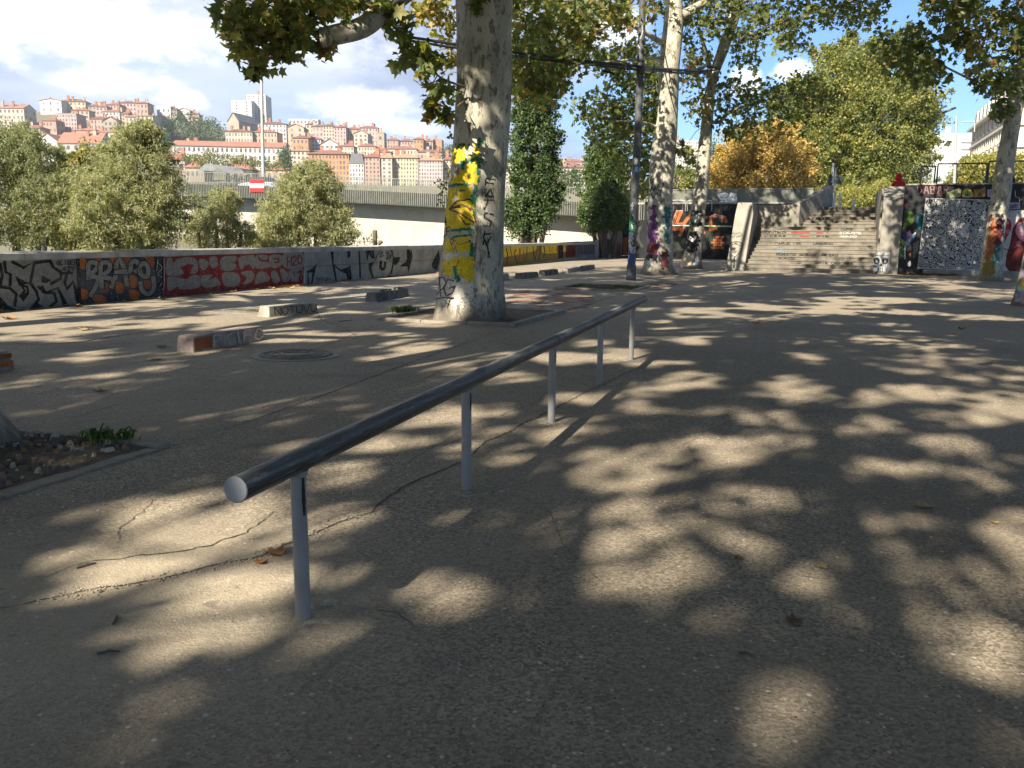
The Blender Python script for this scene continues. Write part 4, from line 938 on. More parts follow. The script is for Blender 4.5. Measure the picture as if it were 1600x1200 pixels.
# crowd barriers hooked on the wall
STEEL = mat('galvanised_steel', (.35, .36, .36), .45, .15, 5, metal=.5)
for i, (x0, x1) in enumerate(((1046, 1071), (1074, 1112))):
    f = plane_map(G(0, B_AB - .12, 0), -AW); r0 = empty('crowd_barrier', f((x0 + x1) / 2, 322), '%s galvanised crowd barrier above the black wall' % ('shorter' if i == 0 else 'longer'), 'barrier', 'crowd barriers')
    pts = catmull([f(x0, 330), f(x0, 318), f(x0 + 3, 313.5), f((x0 + x1) / 2, 313), f(x1 - 3, 313.5), f(x1, 318), f(x1, 330)], 4); mb = MB(); mb.tube(pts, .035, 8); mb.build('barrier_frame', STEEL, r0)
# red and white navigation board
fb = plane_map(BQ(0, -.12, 0), -AW); sgn = empty('navigation_sign', fb(401, 290), 'square red and white striped navigation board on the bridge parapet', 'sign')
SR, SW = mat('sign_red', (.7, .03, .03), .5, .03), mat('sign_white', (.8, .8, .78), .5, .03)
for (y0, y1, mt_, nm) in ((280.5, 287, SR, 'red_band'), (287, 293.5, SW, 'white_band'), (293.5, 300, SR, 'red_band')):
    mb = MB(); c = [fb(390.5, y0), fb(412, y0), fb(412, y1), fb(390.5, y1)]; mb.loft([c, [p - AW * -.05 for p in c]]); mb.build(nm, mt_, sgn)
# street lamp on the bridge
lp = PD(411, 276, 78.0); lm = empty('bridge_lamp', Vector((lp.x, 78, zdeck(31) - 1.2)), 'tall pale lamp column standing on the bridge', 'lamp post')
LPM = mat('lamp_column_grey', (.42, .42, .4), .5, .08)
mb = MB(); mb.tube([Vector((lp.x, 78, zdeck(31) - 1.2)), PD(409.5, 180, 78), PD(408, 60, 78)], [.16, .13, .08], 12); mb.build('column', LPM, lm)
t_ = PD(408, 60, 78); mb = MB(); mb.tube([t_, t_ + Vector((-.8, 0, .4)), t_ + Vector((-1.8, 0, .5))], .06, 8); mb.box(t_ + Vector((-2.2, 0, .5)), (.9, .3, .15)); mb.build('lamp_head', LPM, lm)
# cars crossing
CARG = mat('car_glass', (.04, .05, .06), .1, .05, spec=.6); TYRE = mat('tyre', (.02, .02, .02), .8)
def car(px, s, colr, label):
    c = BQ(s, 5.0, zdeck(s) - 1.5); root = empty('car', c, label, 'car', 'cars crossing the bridge'); mt_ = mat('car_paint_' + label.split()[0], colr, .3, .03, spec=.5); X, Yv, Z = BDIR, AW, Vector((0, 0, 1))
    rings = []
    for (x, zt_, w_) in ((-2.1, .75, .75), (-1.9, .95, .85), (-.9, 1.0, .88), (0, 1.02, .88), (1.2, .95, .86), (1.9, .8, .82), (2.1, .6, .72)):
        rings.append([c + X * x + Yv * (sy * w_) + Z * z for sy, z in ((-1, .3), (-1, zt_), (1, zt_), (1, .3))])
    mb = MB(); mb.loft(rings); bevel(mb.build('body', mt_, root), .08)
    rings = [[c + X * x + Yv * (sy * .75) + Z * z for sy, z in ((-1, .93), (-.85, zt_), (.85, zt_), (1, .93))] for x, zt_ in ((-1.5, .96), (-1.0, 1.42), (.2, 1.46), (1.1, .98))]
    mb = MB(); mb.loft(rings); bevel(mb.build('cabin', CARG, root), .05)
    for x in (-1.3, 1.3):
        for sy in (-.8, .8):
            q = c + X * x + Yv * sy + Z * .32; mb = MB(); mb.tube([q - Yv * .1, q + Yv * .1], .32, 16); mb.build('wheel', TYRE, root)
car(378, 34.5, (.36, .37, .4), 'white car on the bridge just left of the red and white board'); car(428, 29.3, (.15, .16, .18), 'grey car on the bridge just right of the red and white board')

# ================================================================== trees on the river bank and behind
def bushy(name, label, base, blobs, per, leaf, mt, tmpl, seed, ncl, crad, trunk_r=.12, tints=(.45, .2), group=None, shell=.55, clump=.15, stems=5, bark=DARKBARK, tilt=.8, sprays=0, slen=.6):
    """blobs: (px, py, Y, rx_px, ry_px) ellipsoids that make up the crown's outline"""
    r = random.Random(seed); root = empty(name, base, label, 'tree', group); cl = []; areas = [b[3] * b[4] for b in blobs]; tot = sum(areas); cents = []
    for b in blobs:
        c = PD(b[0], b[1], b[2]); k = b[2] / F_PX; rx, rz, ry = b[3] * k, b[4] * k, b[3] * k; cents.append((c, rz))
        for _ in range(int(ncl * b[3] * b[4] / tot)):
            v = Vector((r.gauss(0, 1), r.gauss(0, 1), r.gauss(0, 1))).normalized() * (r.uniform(shell ** 3, 1) ** (1 / 3)) * r.gauss(.95, .11)
            cl.append((c.x + v.x * rx, c.y + v.y * ry, c.z + v.z * rz, crad * r.uniform(.6, 1.4)))
    for _ in range(sprays):   # leafy shoots that break the outline
        b = r.choice(blobs); c = PD(b[0], b[1], b[2]); k = b[2] / F_PX; v = Vector((r.gauss(0, 1), r.gauss(0, 1), r.gauss(.45, .8))).normalized(); st_ = c + Vector((v.x * b[3] * k, v.y * b[3] * k, v.z * b[4] * k)) * .8
        d_ = (v + Vector((0, 0, .5))).normalized(); L_ = r.uniform(.4, 1.0) * slen * b[3] * k
        for q in range(4): e_ = st_ + d_ * (L_ * (q + .5) / 4) - Vector((0, 0, .08 * L_ * q * q / 4)); cl.append((e_.x, e_.y, e_.z, crad * (.75 - .14 * q)))
    tb = []; b0 = Vector(base)
    for (c, rz) in cents:
        for k in range(max(1, stems // len(cents))):
            e = c + Vector((r.gauss(0, .4), r.gauss(0, .4), r.uniform(-.2, .6))) * rz; tb.append(arc(b0 + Vector((r.gauss(0, .15), r.gauss(0, .15), 0)), [(b0 * .6 + c * .4) + Vector((r.gauss(0, .2), r.gauss(0, .2), 0)), c + Vector((0, 0, -rz * .4))], e, trunk_r, trunk_r * .25))
    tubes_mesh('trunk', root, tb, bark)
    nd = [p for t in tb for p in t[0][len(t[0]) // 2:]]; sub = cl[::3]
    tubes_mesh('twigs', root, [(list(t), [.018, .012, .006]) for t in connect(r, nd, sub)], bark)
    make_crown('crown', root, cl, per, leaf, mt, tmpl, seed, tilt=tilt, tints=tints, clump=clump); return root
def base_at(px, Y, z): q = PD(px, 380, Y); return (q.x, Y, z)
GW = 'willows and bushes on the river bank'
bushy('willow_tree', 'grey green willow at the left picture edge behind the wall', base_at(25, 26, -4.8), [(15, 310, 26, 85, 85), (45, 255, 26.5, 50, 50), (-30, 290, 26, 80, 90), (20, 225, 27, 38, 32), (70, 330, 25.5, 48, 60)], 40, .13, WILLOW_LEAF, 'narrow', 101, 1000, .26, tints=(.22, .2), group=GW, sprays=90)
bushy('maple_bush', 'yellow brown leaved bush between the two large willows', base_at(128, 30, -4.8), [(122, 320, 30, 36, 70), (140, 262, 30, 26, 32), (105, 360, 30, 26, 40)], 26, .15, YELLOW_LEAF, 'rhomb', 102, 480, .26, tints=(.5, .25), group=GW, sprays=40)
bushy('willow_tree', 'largest pale green willow left of the bridge board', base_at(205, 26, -4.8), [(200, 312, 26, 84, 78), (215, 248, 26.3, 50, 48), (180, 350, 25.6, 78, 50), (238, 340, 25.6, 46, 52), (225, 215, 26.6, 26, 20), (150, 330, 26, 46, 60)], 40, .13, WILLOW_LEAF, 'narrow', 103, 1500, .26, tints=(.5, .22), group=GW, sprays=130)
bushy('willow_tree', 'small thin willow right of the largest willow', base_at(340, 30, -4.8), [(338, 350, 30, 42, 46), (352, 318, 30, 26, 22), (310, 360, 30, 26, 30), (375, 370, 30, 24, 22)], 30, .12, WILLOW_LEAF, 'narrow', 104, 330, .24, tints=(.5, .22), group=GW, sprays=50)
bushy('willow_tree', 'rounded pale willow right of the bridge board', base_at(480, 33, -4.8), [(480, 325, 33, 54, 56), (490, 285, 33, 34, 26), (448, 345, 33, 44, 42), (525, 358, 33, 30, 36), (420, 372, 33, 28, 22)], 40, .14, WILLOW_LEAF, 'narrow', 105, 950, .28, tints=(.55, .22), group=GW, sprays=90)
bushy('willow_tree', 'wispy willow twig rising above the wall by a broken post', base_at(585, 34, -4.8), [(585, 372, 34, 9, 14), (570, 378, 34, 12, 6)], 10, .1, WILLOW_LEAF, 'narrow', 106, 22, .2, .02, tints=(.5, .2), group=GW)
mb = MB(); a, b_ = PD(591, 382, 33.6), PD(597, 377, 33.6); q0 = PD(586, 420, 33.6); mb.tube([q0, PD(586, 360, 33.6)], .09, 8); mb.tube([a, b_], .07, 8); mb.build('broken_post', DARKBARK, label='short broken wooden post sticking up behind the wall', cat='post', loc=q0)
bushy('poplar_tree', 'dark green columnar poplar right behind the big painted trunk', base_at(832, 50, -4), [(832, 310, 50, 40, 60), (833, 230, 50, 40, 75), (836, 160, 50, 34, 60), (815, 340, 50, 26, 36), (858, 290, 50, 24, 45), (838, 105, 50, 24, 45)], 28, .16, DARK_LEAF, 'rhomb', 107, 1150, .38, .2, (.5, .22), stems=12, sprays=80)
bushy('poplar_tree', 'lighter green poplar left of the lamp mast', base_at(945, 59.2, -3), [(945, 315, 59.2, 34, 46), (950, 268, 59.2, 32, 40), (940, 245, 59.2, 24, 22), (965, 330, 59.2, 20, 30), (925, 335, 59.2, 18, 28)], 30, .17, DARK_LEAF, 'rhomb', 108, 850, .4, .16, (.72, .2), stems=10, sprays=60)
GS = 'trees along the upper street'
bushy('autumn_tree', 'orange yellow autumn tree behind the pale railing', PD(1195, 318, 63), [(1195, 262, 63, 72, 48), (1180, 230, 63, 48, 34), (1240, 285, 62, 36, 24), (1145, 270, 63, 34, 40), (1215, 215, 63.5, 28, 22)], 56, .18, ORANGE_LEAF, 'rhomb', 109, 900, .6, .16, (.45, .25), GS, sprays=60)
bushy('street_tree', 'huge green yellow plane tree crowning the street behind the stairs', PD(1345, 330, 84) , [(1345, 205, 84, 105, 95), (1310, 145, 84, 70, 62), (1390, 180, 84, 70, 80), (1280, 235, 83, 62, 60), (1400, 250, 83, 52, 50), (1335, 95, 85, 42, 30), (1345, 290, 82, 70, 30), (1440, 190, 85, 24, 40), (1240, 180, 85, 40, 50)], 64, .25, GREEN_LEAF, 'rhomb', 110, 1750, .85, .4, (.45, .2), GS, stems=18, clump=.24, sprays=110)
bushy('street_tree', 'green tree peeking out between the two trunks above the railing', PD(1075, 330, 80), [(1058, 285, 80, 34, 26), (1090, 290, 80, 26, 22), (1115, 262, 82, 22, 40)], 40, .2, GREEN_LEAF, 'rhomb', 111, 300, .6, .2, (.35, .2), GS)
bushy('street_tree', 'yellow green tree behind the fence panels at the right', PD(1560, 300, 62), [(1530, 268, 62, 34, 24), (1585, 265, 63, 30, 24), (1500, 282, 62, 20, 12)], 40, .18, GREEN_LEAF, 'rhomb', 112, 420, .5, .16, (.75, .2), GS)
bushy('street_bush', 'low bush at the head of the stairs under the huge tree', PD(1330, 326, 70), [(1330, 308, 70, 30, 16), (1375, 300, 70, 26, 16), (1290, 312, 70, 24, 12)], 36, .17, GREEN_LEAF, 'rhomb', 113, 200, .45, .08, (.7, .2), GS)

# ================================================================== hillside with houses
CREST = [(-300, 165), (0, 160), (130, 156), (240, 162), (300, 178), (360, 188), (430, 190), (520, 197), (600, 205), (690, 226), (800, 236), (900, 240), (1000, 262), (1200, 290), (1500, 310)]
def crest(px): return float(np.interp(px, [c[0] for c in CREST], [c[1] for c in CREST])) + 14
def ypx(px, Y):
    t = min(1, max(0, (Y - 300) / 320)); return 292 + (crest(px) - 292) * t
mb = MB(); xs = list(range(-500, 1600, 50)); Ys = [296, 300] + [320 + 20 * i for i in range(16)] + [660, 760, 1000]; vs = []
for Y in Ys:
    for x in xs:
        q = PD(x, ypx(x, min(Y, 620)), min(Y, 620)); z = q.z - 1.2 if Y > 297 else -7; s = Y / min(Y, 620); vs.append(Vector((q.x * s, Y, z)))
nx = len(xs); mb.add(vs, [(i * nx + j, i * nx + j + 1, (i + 1) * nx + j + 1, (i + 1) * nx + j) for i in range(len(Ys) - 1) for j in range(nx - 1)], 0, True)
mb.build('hill_terrain', mat('hill_ground', (.16, .15, .1), .95, .3, .03), kind='structure')
WINM = mat('window_dark', (.1, .1, .11), .4, .3, .5); WINM2 = mat('window_grey', (.2, .19, .185), .5, .3, .5)
CHIM = [mat('chimney_brick', (.33, .16, .1), .9, .2, 1), mat('chimney_render', (.36, .3, .24), .9, .2, 1)]
ROOFC = {'r': (.25, .125, .095), 'o': (.32, .16, .115), 'd': (.18, .11, .088), 's': (.15, .155, .165), 'w': (.6, .58, .54), 't': (.4, .25, .16)}
def roofmat(k):
    if ('roof_' + k) in _M: return _M['roof_' + k]
    mt, N = newmat('roof_' + k); pos = N.n('ShaderNodeNewGeometry').outputs['Position']; c = ROOFC[k]
    wv = N.n('ShaderNodeTexWave', {'Vector': pos, 'Scale': 1.1, 'Distortion': 1.5, 'Detail': 2.0}, bands_direction='X').outputs[0]
    cc = N.mix(N.noise(pos, .5, 5, .7), tuple(x * .65 for x in c), tuple(min(1, x * 1.25) for x in c)); cc = N.mix(N.math('MULTIPLY', wv, .25), cc, tuple(x * .5 for x in c))
    finish(N, N.n('ShaderNodeBsdfPrincipled', {'Base Color': cc, 'Roughness': .85, 'Specular IOR Level': .2}).outputs[0]); _M['roof_' + k] = mt; return mt
WALLC = {'cream': (.44, .39, .315), 'yellow': (.47, .41, .28), 'white': (.5, .485, .455), 'pink': (.42, .315, .29), 'salmon': (.4, .26, .205), 'orange': (.41, .225, .125), 'peach': (.43, .32, .245), 'tan': (.32, .275, .22), 'grey': (.36, .335, .305), 'lilac': (.4, .345, .33)}
def house(px0, px1, pe, pb, col, label, roof='hip', rc='r', depth=11, rows=None, cols=None, chim=2, rh=None, yaw=0.0, win=True, Y=None, category='house', group='houses on the far hillside'):
    xm = (px0 + px1) / 2
    if Y is None:
        c_ = crest(xm); Y = 300 + 320 * min(1.25, max(0, (292 - pb) / max(20, 292 - c_)))
    seed = int(px0 * 7 + pe * 13); r = random.Random(seed); k = Y / F_PX
    Wd = (px1 - px0) * k; top = PD(xm, pe, Y); bot = PD(xm, pb, Y); H = top.z - bot.z; yw = math.radians(yaw + r.uniform(-3, 3)); ux = Vector((math.cos(yw), math.sin(yw), 0)); uy = Vector((-math.sin(yw), math.cos(yw), 0)); uz = Vector((0, 0, 1))
    base = Vector((top.x, Y, bot.z)); root = empty('house' if category == 'house' else category.replace(' ', '_'), base, label, category, group); q = lambda a, b_, z: base + ux * a + uy * b_ + uz * z; D = depth; hw = Wd / 2
    mb = MB(); mb.loft([[q(-hw, 0, -9), q(hw, 0, -9), q(hw, D, -9), q(-hw, D, -9)], [q(-hw, 0, H), q(hw, 0, H), q(hw, D, H), q(-hw, D, H)]])
    wm_ = mat('wall_' + col, WALLC[col], .9, .08, .25, dirt=.12)
    rise = (rh or 2.2); ov = .45
    if roof == 'gable':   # ridge runs front to back: gable faces the viewer
        mb.add([q(-hw, 0, H), q(hw, 0, H), q(0, 0, H + rise), q(-hw, D, H), q(hw, D, H), q(0, D, H + rise)], [(0, 1, 2), (4, 3, 5)])
    if roof == 'ridge':   # ridge parallel to the front
        mb.add([q(-hw, 0, H), q(-hw, D, H), q(-hw, D / 2, H + rise), q(hw, 0, H), q(hw, D, H), q(hw, D / 2, H + rise)], [(1, 0, 2), (3, 4, 5)])
    mb.build('wall', wm_, root)
    rm = roofmat(rc); mb = MB(); e = .02
    if roof == 'hip':
        i = min(hw * .75, D / 2); mb.loft([[q(-hw - ov, -ov, H + e), q(hw + ov, -ov, H + e), q(hw + ov, D + ov, H + e), q(-hw - ov, D + ov, H + e)], [q(-hw - ov, -ov, H + .3), q(hw + ov, -ov, H + .3), q(hw + ov, D + ov, H + .3), q(-hw - ov, D + ov, H + .3)], [q(-hw + i, D / 2 - .1, H + rise), q(hw - i, D / 2 - .1, H + rise), q(hw - i, D / 2 + .1, H + rise), q(-hw + i, D / 2 + .1, H + rise)]])
    elif roof == 'gable':
        for sg in (-1, 1):
            mb.loft([[q(sg * (hw + ov), -ov, H - .1), q(0, -ov, H + rise + .05), q(0, -ov, H + rise + .35), q(sg * (hw + ov), -ov, H + .2)], [q(sg * (hw + ov), D + ov, H - .1), q(0, D + ov, H + rise + .05), q(0, D + ov, H + rise + .35), q(sg * (hw + ov), D + ov, H + .2)]])
    elif roof == 'ridge':
        for sg in (0, 1):
            b_ = -ov if sg == 0 else D + ov
            mb.loft([[q(-hw - .2, b_, H - .1), q(-hw - .2, D / 2, H + rise + .05), q(-hw - .2, D / 2, H + rise + .35), q(-hw - .2, b_, H + .2)], [q(hw + .2, b_, H - .1), q(hw + .2, D / 2, H + rise + .05), q(hw + .2, D / 2, H + rise + .35), q(hw + .2, b_, H + .2)]])
    elif roof == 'mansard':
        mb.loft([[q(-hw - .2, -.2, H + e), q(hw + .2, -.2, H + e), q(hw + .2, D, H + e), q(-hw - .2, D, H + e)], [q(-hw + .8, .9, H + rise), q(hw - .8, .9, H + rise), q(hw - .8, D - 1, H + rise), q(-hw + .8, D - 1, H + rise)]])
    else:
        mb.loft([[q(-hw - .1, -.1, H + e), q(hw + .1, -.1, H + e), q(hw + .1, D, H + e), q(-hw - .1, D, H + e)], [q(-hw - .1, -.1, H + .5), q(hw + .1, -.1, H + .5), q(hw + .1, D, H + .5), q(-hw - .1, D, H + .5)]])
    rf = mb.build('roof', rm, root)
    for c in range(chim):
        a_ = r.uniform(-.85, .85) * hw; b_ = r.uniform(.15, .9) * D; s = r.uniform(.7, 1.0); hh = r.uniform(1.0, 2.2) + rise * .9; mb = MB(); mb.box(q(a_, b_, H + hh / 2), (s * 1.7, s, hh), (ux, uy, uz)); mb.box(q(a_, b_, H + hh + .1), (s * 1.9, s * 1.2, .2), (ux, uy, uz)); mb.build('chimney', CHIM[c % 2], root)
    if win:
        rows = rows or max(1, int(round(H / 3.4))); cols = cols or max(1, int(round(Wd / 2.9))); mb = MB(); ww, wh = min(1.15, Wd / cols * .42), min(1.75, H / rows * .55); fl = H / rows; zb0 = 0
        for i in range(rows + 1):
            for j in range(cols):
                z = H - (i + .5) * fl; mb.box(q(-hw + (j + .5) * Wd / cols, -.03, z), (ww, .1, wh), (ux, uy, uz), 0 if r.random() < .7 else 1)
            if i < rows:
                nd = max(1, int(D / 4.2))
                for j in range(nd): 
                    if r.random() < .7: mb.box(q(hw + .03, (j + .5) * D / nd, H - (i + .5) * fl), (.1, ww, wh), (ux, uy, uz))
        mb.build('windows', [WINM, WINM2], root, kind='stuff')
    return root, q, H, hw
H_ = house
H_(-2, 36, 169, 197, 'cream', 'cream house with orange roof and blank grey side at the far left hilltop', 'ridge', 'o', 14, 3, 6, 3, 3)
H_(96, 132, 159, 172, 'yellow', 'pale yellow house with dark red roof at the highest point of the hill', 'hip', 'd', 9, 2, 6, 3, 2.5)
H_(62, 95, 157, 176, 'white', 'off white block immediately left of the yellow hilltop house', 'gable', 't', 12, 2, 3, 1, 1.2)
H_(88, 118, 178, 203, 'pink', 'pink tall house with a grey flank below the yellow hilltop house', 'flat', 't', 13, 4, 7, 1, 1.0)
H_(66, 87, 189, 208, 'salmon', 'small salmon house left of the pink tall house', 'hip', 'r', 9, 2, 4, 1)
H_(138, 150, 166, 178, 'tan', 'narrow tan house just right of the yellow hilltop house', 'hip', 'd', 9, 2, 2, 2)
H_(150, 166, 167, 180, 'pink', 'pinkish hilltop house second right of the yellow one', 'hip', 'r', 9, 2, 3, 3)
H_(167, 186, 164, 177, 'peach', 'peach hilltop house under the brightest cloud edge', 'hip', 'r', 9, 2, 4, 3)
H_(187, 212, 161, 174, 'pink', 'long pink hilltop house with several chimneys', 'hip', 'd', 9, 2, 5, 4)
H_(213, 230, 162, 178, 'salmon', 'dark roofed salmon house ending the chimney row on the hilltop', 'hip', 'd', 10, 2, 3, 3)
H_(112, 138, 173, 186, 'peach', 'low peach house wedged between the pink tall house and hilltop row', 'hip', 'r', 9, 2, 4, 2)
H_(141, 162, 186, 203, 'salmon', 'small orange brown house with dark roof mid slope', 'hip', 'd', 9, 2, 4, 2)
H_(162, 182, 189, 206, 'tan', 'tan house with brown shed roof mid slope', 'gable', 'd', 10, 2, 3, 2, 2.5)
H_(160, 186, 175, 188, 'white', 'whitish house with red roof under the hilltop row', 'hip', 'r', 9, 2, 5, 2)
H_(190, 200, 178, 194, 'peach', 'slim peach house with a tall brick chimney mid slope', 'hip', 'r', 9, 3, 2, 3)
H_(196, 218, 183, 199, 'cream', 'cream house with bright red roof left of the tall yellow house', 'hip', 'o', 10, 2, 4, 2)
H_(214, 238, 181, 216, 'yellow', 'tall pale yellow house with long grey flank stepping down the slope', 'ridge', 't', 34, 5, 4, 3, 2.0)
H_(200, 228, 201, 215, 'cream', 'low cream house with wide red roof below the tall yellow house', 'hip', 'o', 10, 1, 5, 2)
H_(149, 190, 207, 229, 'white', 'white two storey house with orange roof in the middle of the left slope', 'hip', 'o', 16, 2, 6, 3)
H_(114, 148, 204, 226, 'tan', 'tan house with broad orange roof left of the white two storey house', 'hip', 'o', 12, 2, 4, 3)
H_(91, 155, 224, 250, 'grey', 'large grey white house with long orange roof above the left willows', 'ridge', 'o', 14, 2, 6, 4, 5.5)
H_(58, 90, 222, 248, 'white', 'bright white gabled house with tall orange chimney above the left willows', 'gable', 'o', 14, 1, 1, 2, 4)
H_(156, 184, 237, 256, 'white', 'low house with red roof right of the large grey white house', 'hip', 'r', 10, 1, 4, 2)
H_(36, 62, 200, 222, 'tan', 'plain tan house behind the leftmost willow top', 'hip', 'r', 10, 2, 3, 2)
H_(-30, 12, 204, 232, 'cream', 'cream house with red roof cut by the left picture edge', 'hip', 'o', 10, 2, 5, 2)
H_(245, 266, 167, 178, 'white', 'small white house with flat roof on the crest left of the cumulus', 'flat', 'w', 9, 1, 3, 0)
H_(266, 276, 172, 182, 'tan', 'tiny tan house on the crest beside the flat white one', 'hip', 'd', 9, 1, 2, 1)
H_(278, 296, 173, 184, 'white', 'white gabled cottage on the descending crest', 'gable', 't', 9, 1, 2, 0, 2)
H_(294, 310, 179, 188, 'peach', 'small peach cottage last on the descending crest', 'hip', 'r', 9, 1, 3, 1)
H_(276, 440, 229, 262, 'white', 'very long white building with red roof and even window rows', 'ridge', 'o', 12, 3, 24, 3, 2.6, yaw=6)
H_(250, 288, 250, 268, 'peach', 'low house with wide orange roof above the right edge of the largest willow', 'hip', 'o', 12, 1, 4, 2, 4)
H_(290, 318, 262, 280, 'tan', 'low riverside house with chimneys left of the glazed roof', 'hip', 'o', 10, 1, 4, 5, 3)
H_(352, 392, 265, 282, 'tan', 'low riverside house with dark chimney stacks behind the board', 'hip', 'o', 10, 1, 4, 5, 4)
H_(416, 452, 266, 282, 'peach', 'low riverside house with orange roof just right of the lamp column', 'hip', 'o', 10, 1, 4, 4, 4)
H_(355, 374, 190, 206, 'tan', 'stone church gable with steep dark slate roof below the tower block', 'gable', 's', 22, 1, 1, 0, 6.0, yaw=-18, category='church', group='large buildings on the hill')
H_(362, 392, 158, 190, 'white', 'white stepped apartment block with dark balcony bands left of the tower', 'flat', 'w', 16, 7, 2, 0, Y=640, category='apartment block', group='large buildings on the hill')
H_(386, 414, 149, 190, 'white', 'pale high rise tower tallest on the hill', 'flat', 'w', 16, 11, 4, 1, Y=650, category='tower block', group='large buildings on the hill')
H_(353, 393, 206, 232, 'cream', 'cream four storey row left of the lamp column under the church', 'hip', 'd', 11, 3, 9, 3)
H_(393, 432, 207, 232, 'peach', 'pale peach four storey row right below the tower block', 'hip', 'r', 11, 3, 8, 3)
H_(404, 446, 194, 226, 'white', 'white tall house with brown roof right of the lamp column', 'hip', 'd', 12, 5, 8, 3)
H_(450, 474, 199, 232, 'peach', 'peach house with plain gable in the middle of the right slope', 'gable', 't', 14, 4, 2, 2, 2)
H_(457, 481, 216, 236, 'orange', 'small bright orange house below the plain peach gable', 'hip', 'd', 11, 2, 4, 2)
H_(478, 490, 195, 214, 'yellow', 'narrow ochre house on the right skyline', 'hip', 'd', 10, 3, 2, 2)
H_(488, 504, 198, 222, 'pink', 'narrow pink house right of the ochre skyline house', 'hip', 'd', 10, 3, 3, 2)
H_(482, 501, 218, 230, 'white', 'small white house below the narrow pink one', 'hip', 'r', 9, 2, 4, 1)
H_(452, 496, 187, 194, 'white', 'flat white slab building on the right skyline', 'flat', 'w', 10, 1, 8, 0)
H_(505, 522, 197, 224, 'cream', 'cream five storey house on the right skyline', 'hip', 'd', 12, 5, 4, 4)
H_(522, 540, 199, 226, 'pink', 'pink five storey house right of the cream skyline house', 'hip', 'r', 12, 5, 4, 4)
H_(541, 561, 202, 226, 'salmon', 'salmon house with red roof mid skyline right', 'hip', 'r', 12, 4, 4, 3)
H_(562, 590, 200, 212, 'pink', 'long red roofed pink house topping the right skyline', 'hip', 'r', 10, 2, 6, 4)
H_(553, 574, 209, 234, 'cream', 'pale gabled house with blank tan flank on the right slope', 'gable', 't', 16, 4, 3, 2, 2)
H_(588, 600, 208, 238, 'tan', 'blank grey tan slab house at the end of the upper row', 'flat', 't', 10, 2, 1, 2)
H_(605, 622, 219, 232, 'salmon', 'salmon low house right of the blank slab', 'hip', 'r', 10, 2, 4, 2)
H_(623, 645, 221, 233, 'pink', 'pink house with dark balcony line on the right slope', 'hip', 'd', 10, 2, 5, 2)
H_(646, 661, 218, 240, 'orange', 'bright orange house left of the big trunk on the upper row', 'hip', 'r', 11, 3, 3, 2)
H_(662, 676, 221, 241, 'peach', 'peach house between two orange ones', 'hip', 'r', 11, 3, 3, 2)
H_(677, 690, 219, 243, 'orange', 'orange house nearest the painted trunk on the upper row', 'flat', 't', 11, 3, 2, 1)
H_(606, 650, 233, 243, 'cream', 'long low cream house with red roof above the front row', 'hip', 'r', 10, 1, 9, 2)
H_(501, 528, 226, 240, 'white', 'white gabled house behind the big orange block', 'gable', 'r', 11, 2, 4, 2, 3)
H_(528, 552, 229, 242, 'cream', 'cream house with red roof behind the big orange block', 'hip', 'r', 10, 2, 5, 3)
H_(560, 586, 229, 244, 'cream', 'two storey cream house above the salmon front house', 'hip', 'r', 10, 2, 6, 2)
H_(586, 610, 238, 250, 'pink', 'low pink house with red roof above the pale front block', 'hip', 'r', 10, 1, 5, 2)
H_(651, 690, 238, 252, 'tan', 'brown roofed tan house behind the lilac front block', 'hip', 'd', 10, 1, 7, 3)
H_(451, 482, 236, 270, 'cream', 'cream wing left of the big orange block in the front row', 'hip', 't', 26, 5, 5, 1, 2)
H_(482, 544, 241, 282, 'orange', 'big orange five storey block in the front row', 'hip', 'r', 13, 5, 12, 3)
H_(546, 568, 256, 283, 'white', 'narrow white house with slate mansard roof in the front row', 'mansard', 's', 12, 4, 5, 2, 4)
H_(570, 593, 246, 284, 'salmon', 'salmon six storey house in the front row', 'hip', 'r', 12, 6, 4, 2)
H_(596, 612, 247, 285, 'cream', 'pale cream end house left of the yellow front block', 'hip', 't', 12, 6, 2, 1)
H_(612, 652, 247, 285, 'yellow', 'pale yellow six storey block in the front row', 'hip', 't', 12, 6, 9, 3)
H_(654, 691, 251, 286, 'lilac', 'lilac grey six storey block in the front row', 'hip', 't', 12, 6, 9, 3)
H_(692, 730, 250, 286, 'yellow', 'ochre block in the front row half hidden by the painted trunk', 'hip', 'r', 12, 6, 8, 2)
H_(732, 800, 252, 288, 'cream', 'cream block in the front row mostly behind the painted trunk', 'hip', 'r', 12, 6, 12, 2)
H_(872, 916, 253, 262, 'pink', 'pinkish house with red roof seen between the two poplars', 'hip', 'r', 12, 1, 6, 2)
H_(868, 914, 262, 300, 'cream', 'cream house with wide red roof seen between the two poplars', 'hip', 'r', 12, 4, 8, 2, Y=320)
H_(1040, 1100, 272, 290, 'peach', 'low salmon roofed building under the white tower seen between two trunks', 'hip', 'r', 14, 1, 8, 2, Y=330)
# far white slab tower between the trunks
H_(1054, 1100, 221, 290, 'white', 'white gridded high rise seen between the two trunks', 'flat', 'w', 14, 15, 13, 1, Y=480, category='tower block', group='large buildings on the hill')
# glazed roof and scrawled white wall by the river
gl = PD(345, 258, 318); mb = MB(); k = 318 / F_PX
mb.loft([[gl + Vector((x * k, y, z * k)) for x, y, z in ((-36, 0, -8), (36, 0, -12), (36, 12, -8), (-36, 12, -6))], [gl + Vector((x * k, y, z * k)) for x, y, z in ((-26, 2, 3), (26, 2, -3), (26, 10, -3), (-26, 10, 3))]])
mb.build('glazed_roof', mat('grey_glazing', (.13, .135, .135), .5, .3, .4), label='grey glazed market style roof below the very long white building', cat='roof', loc=gl)
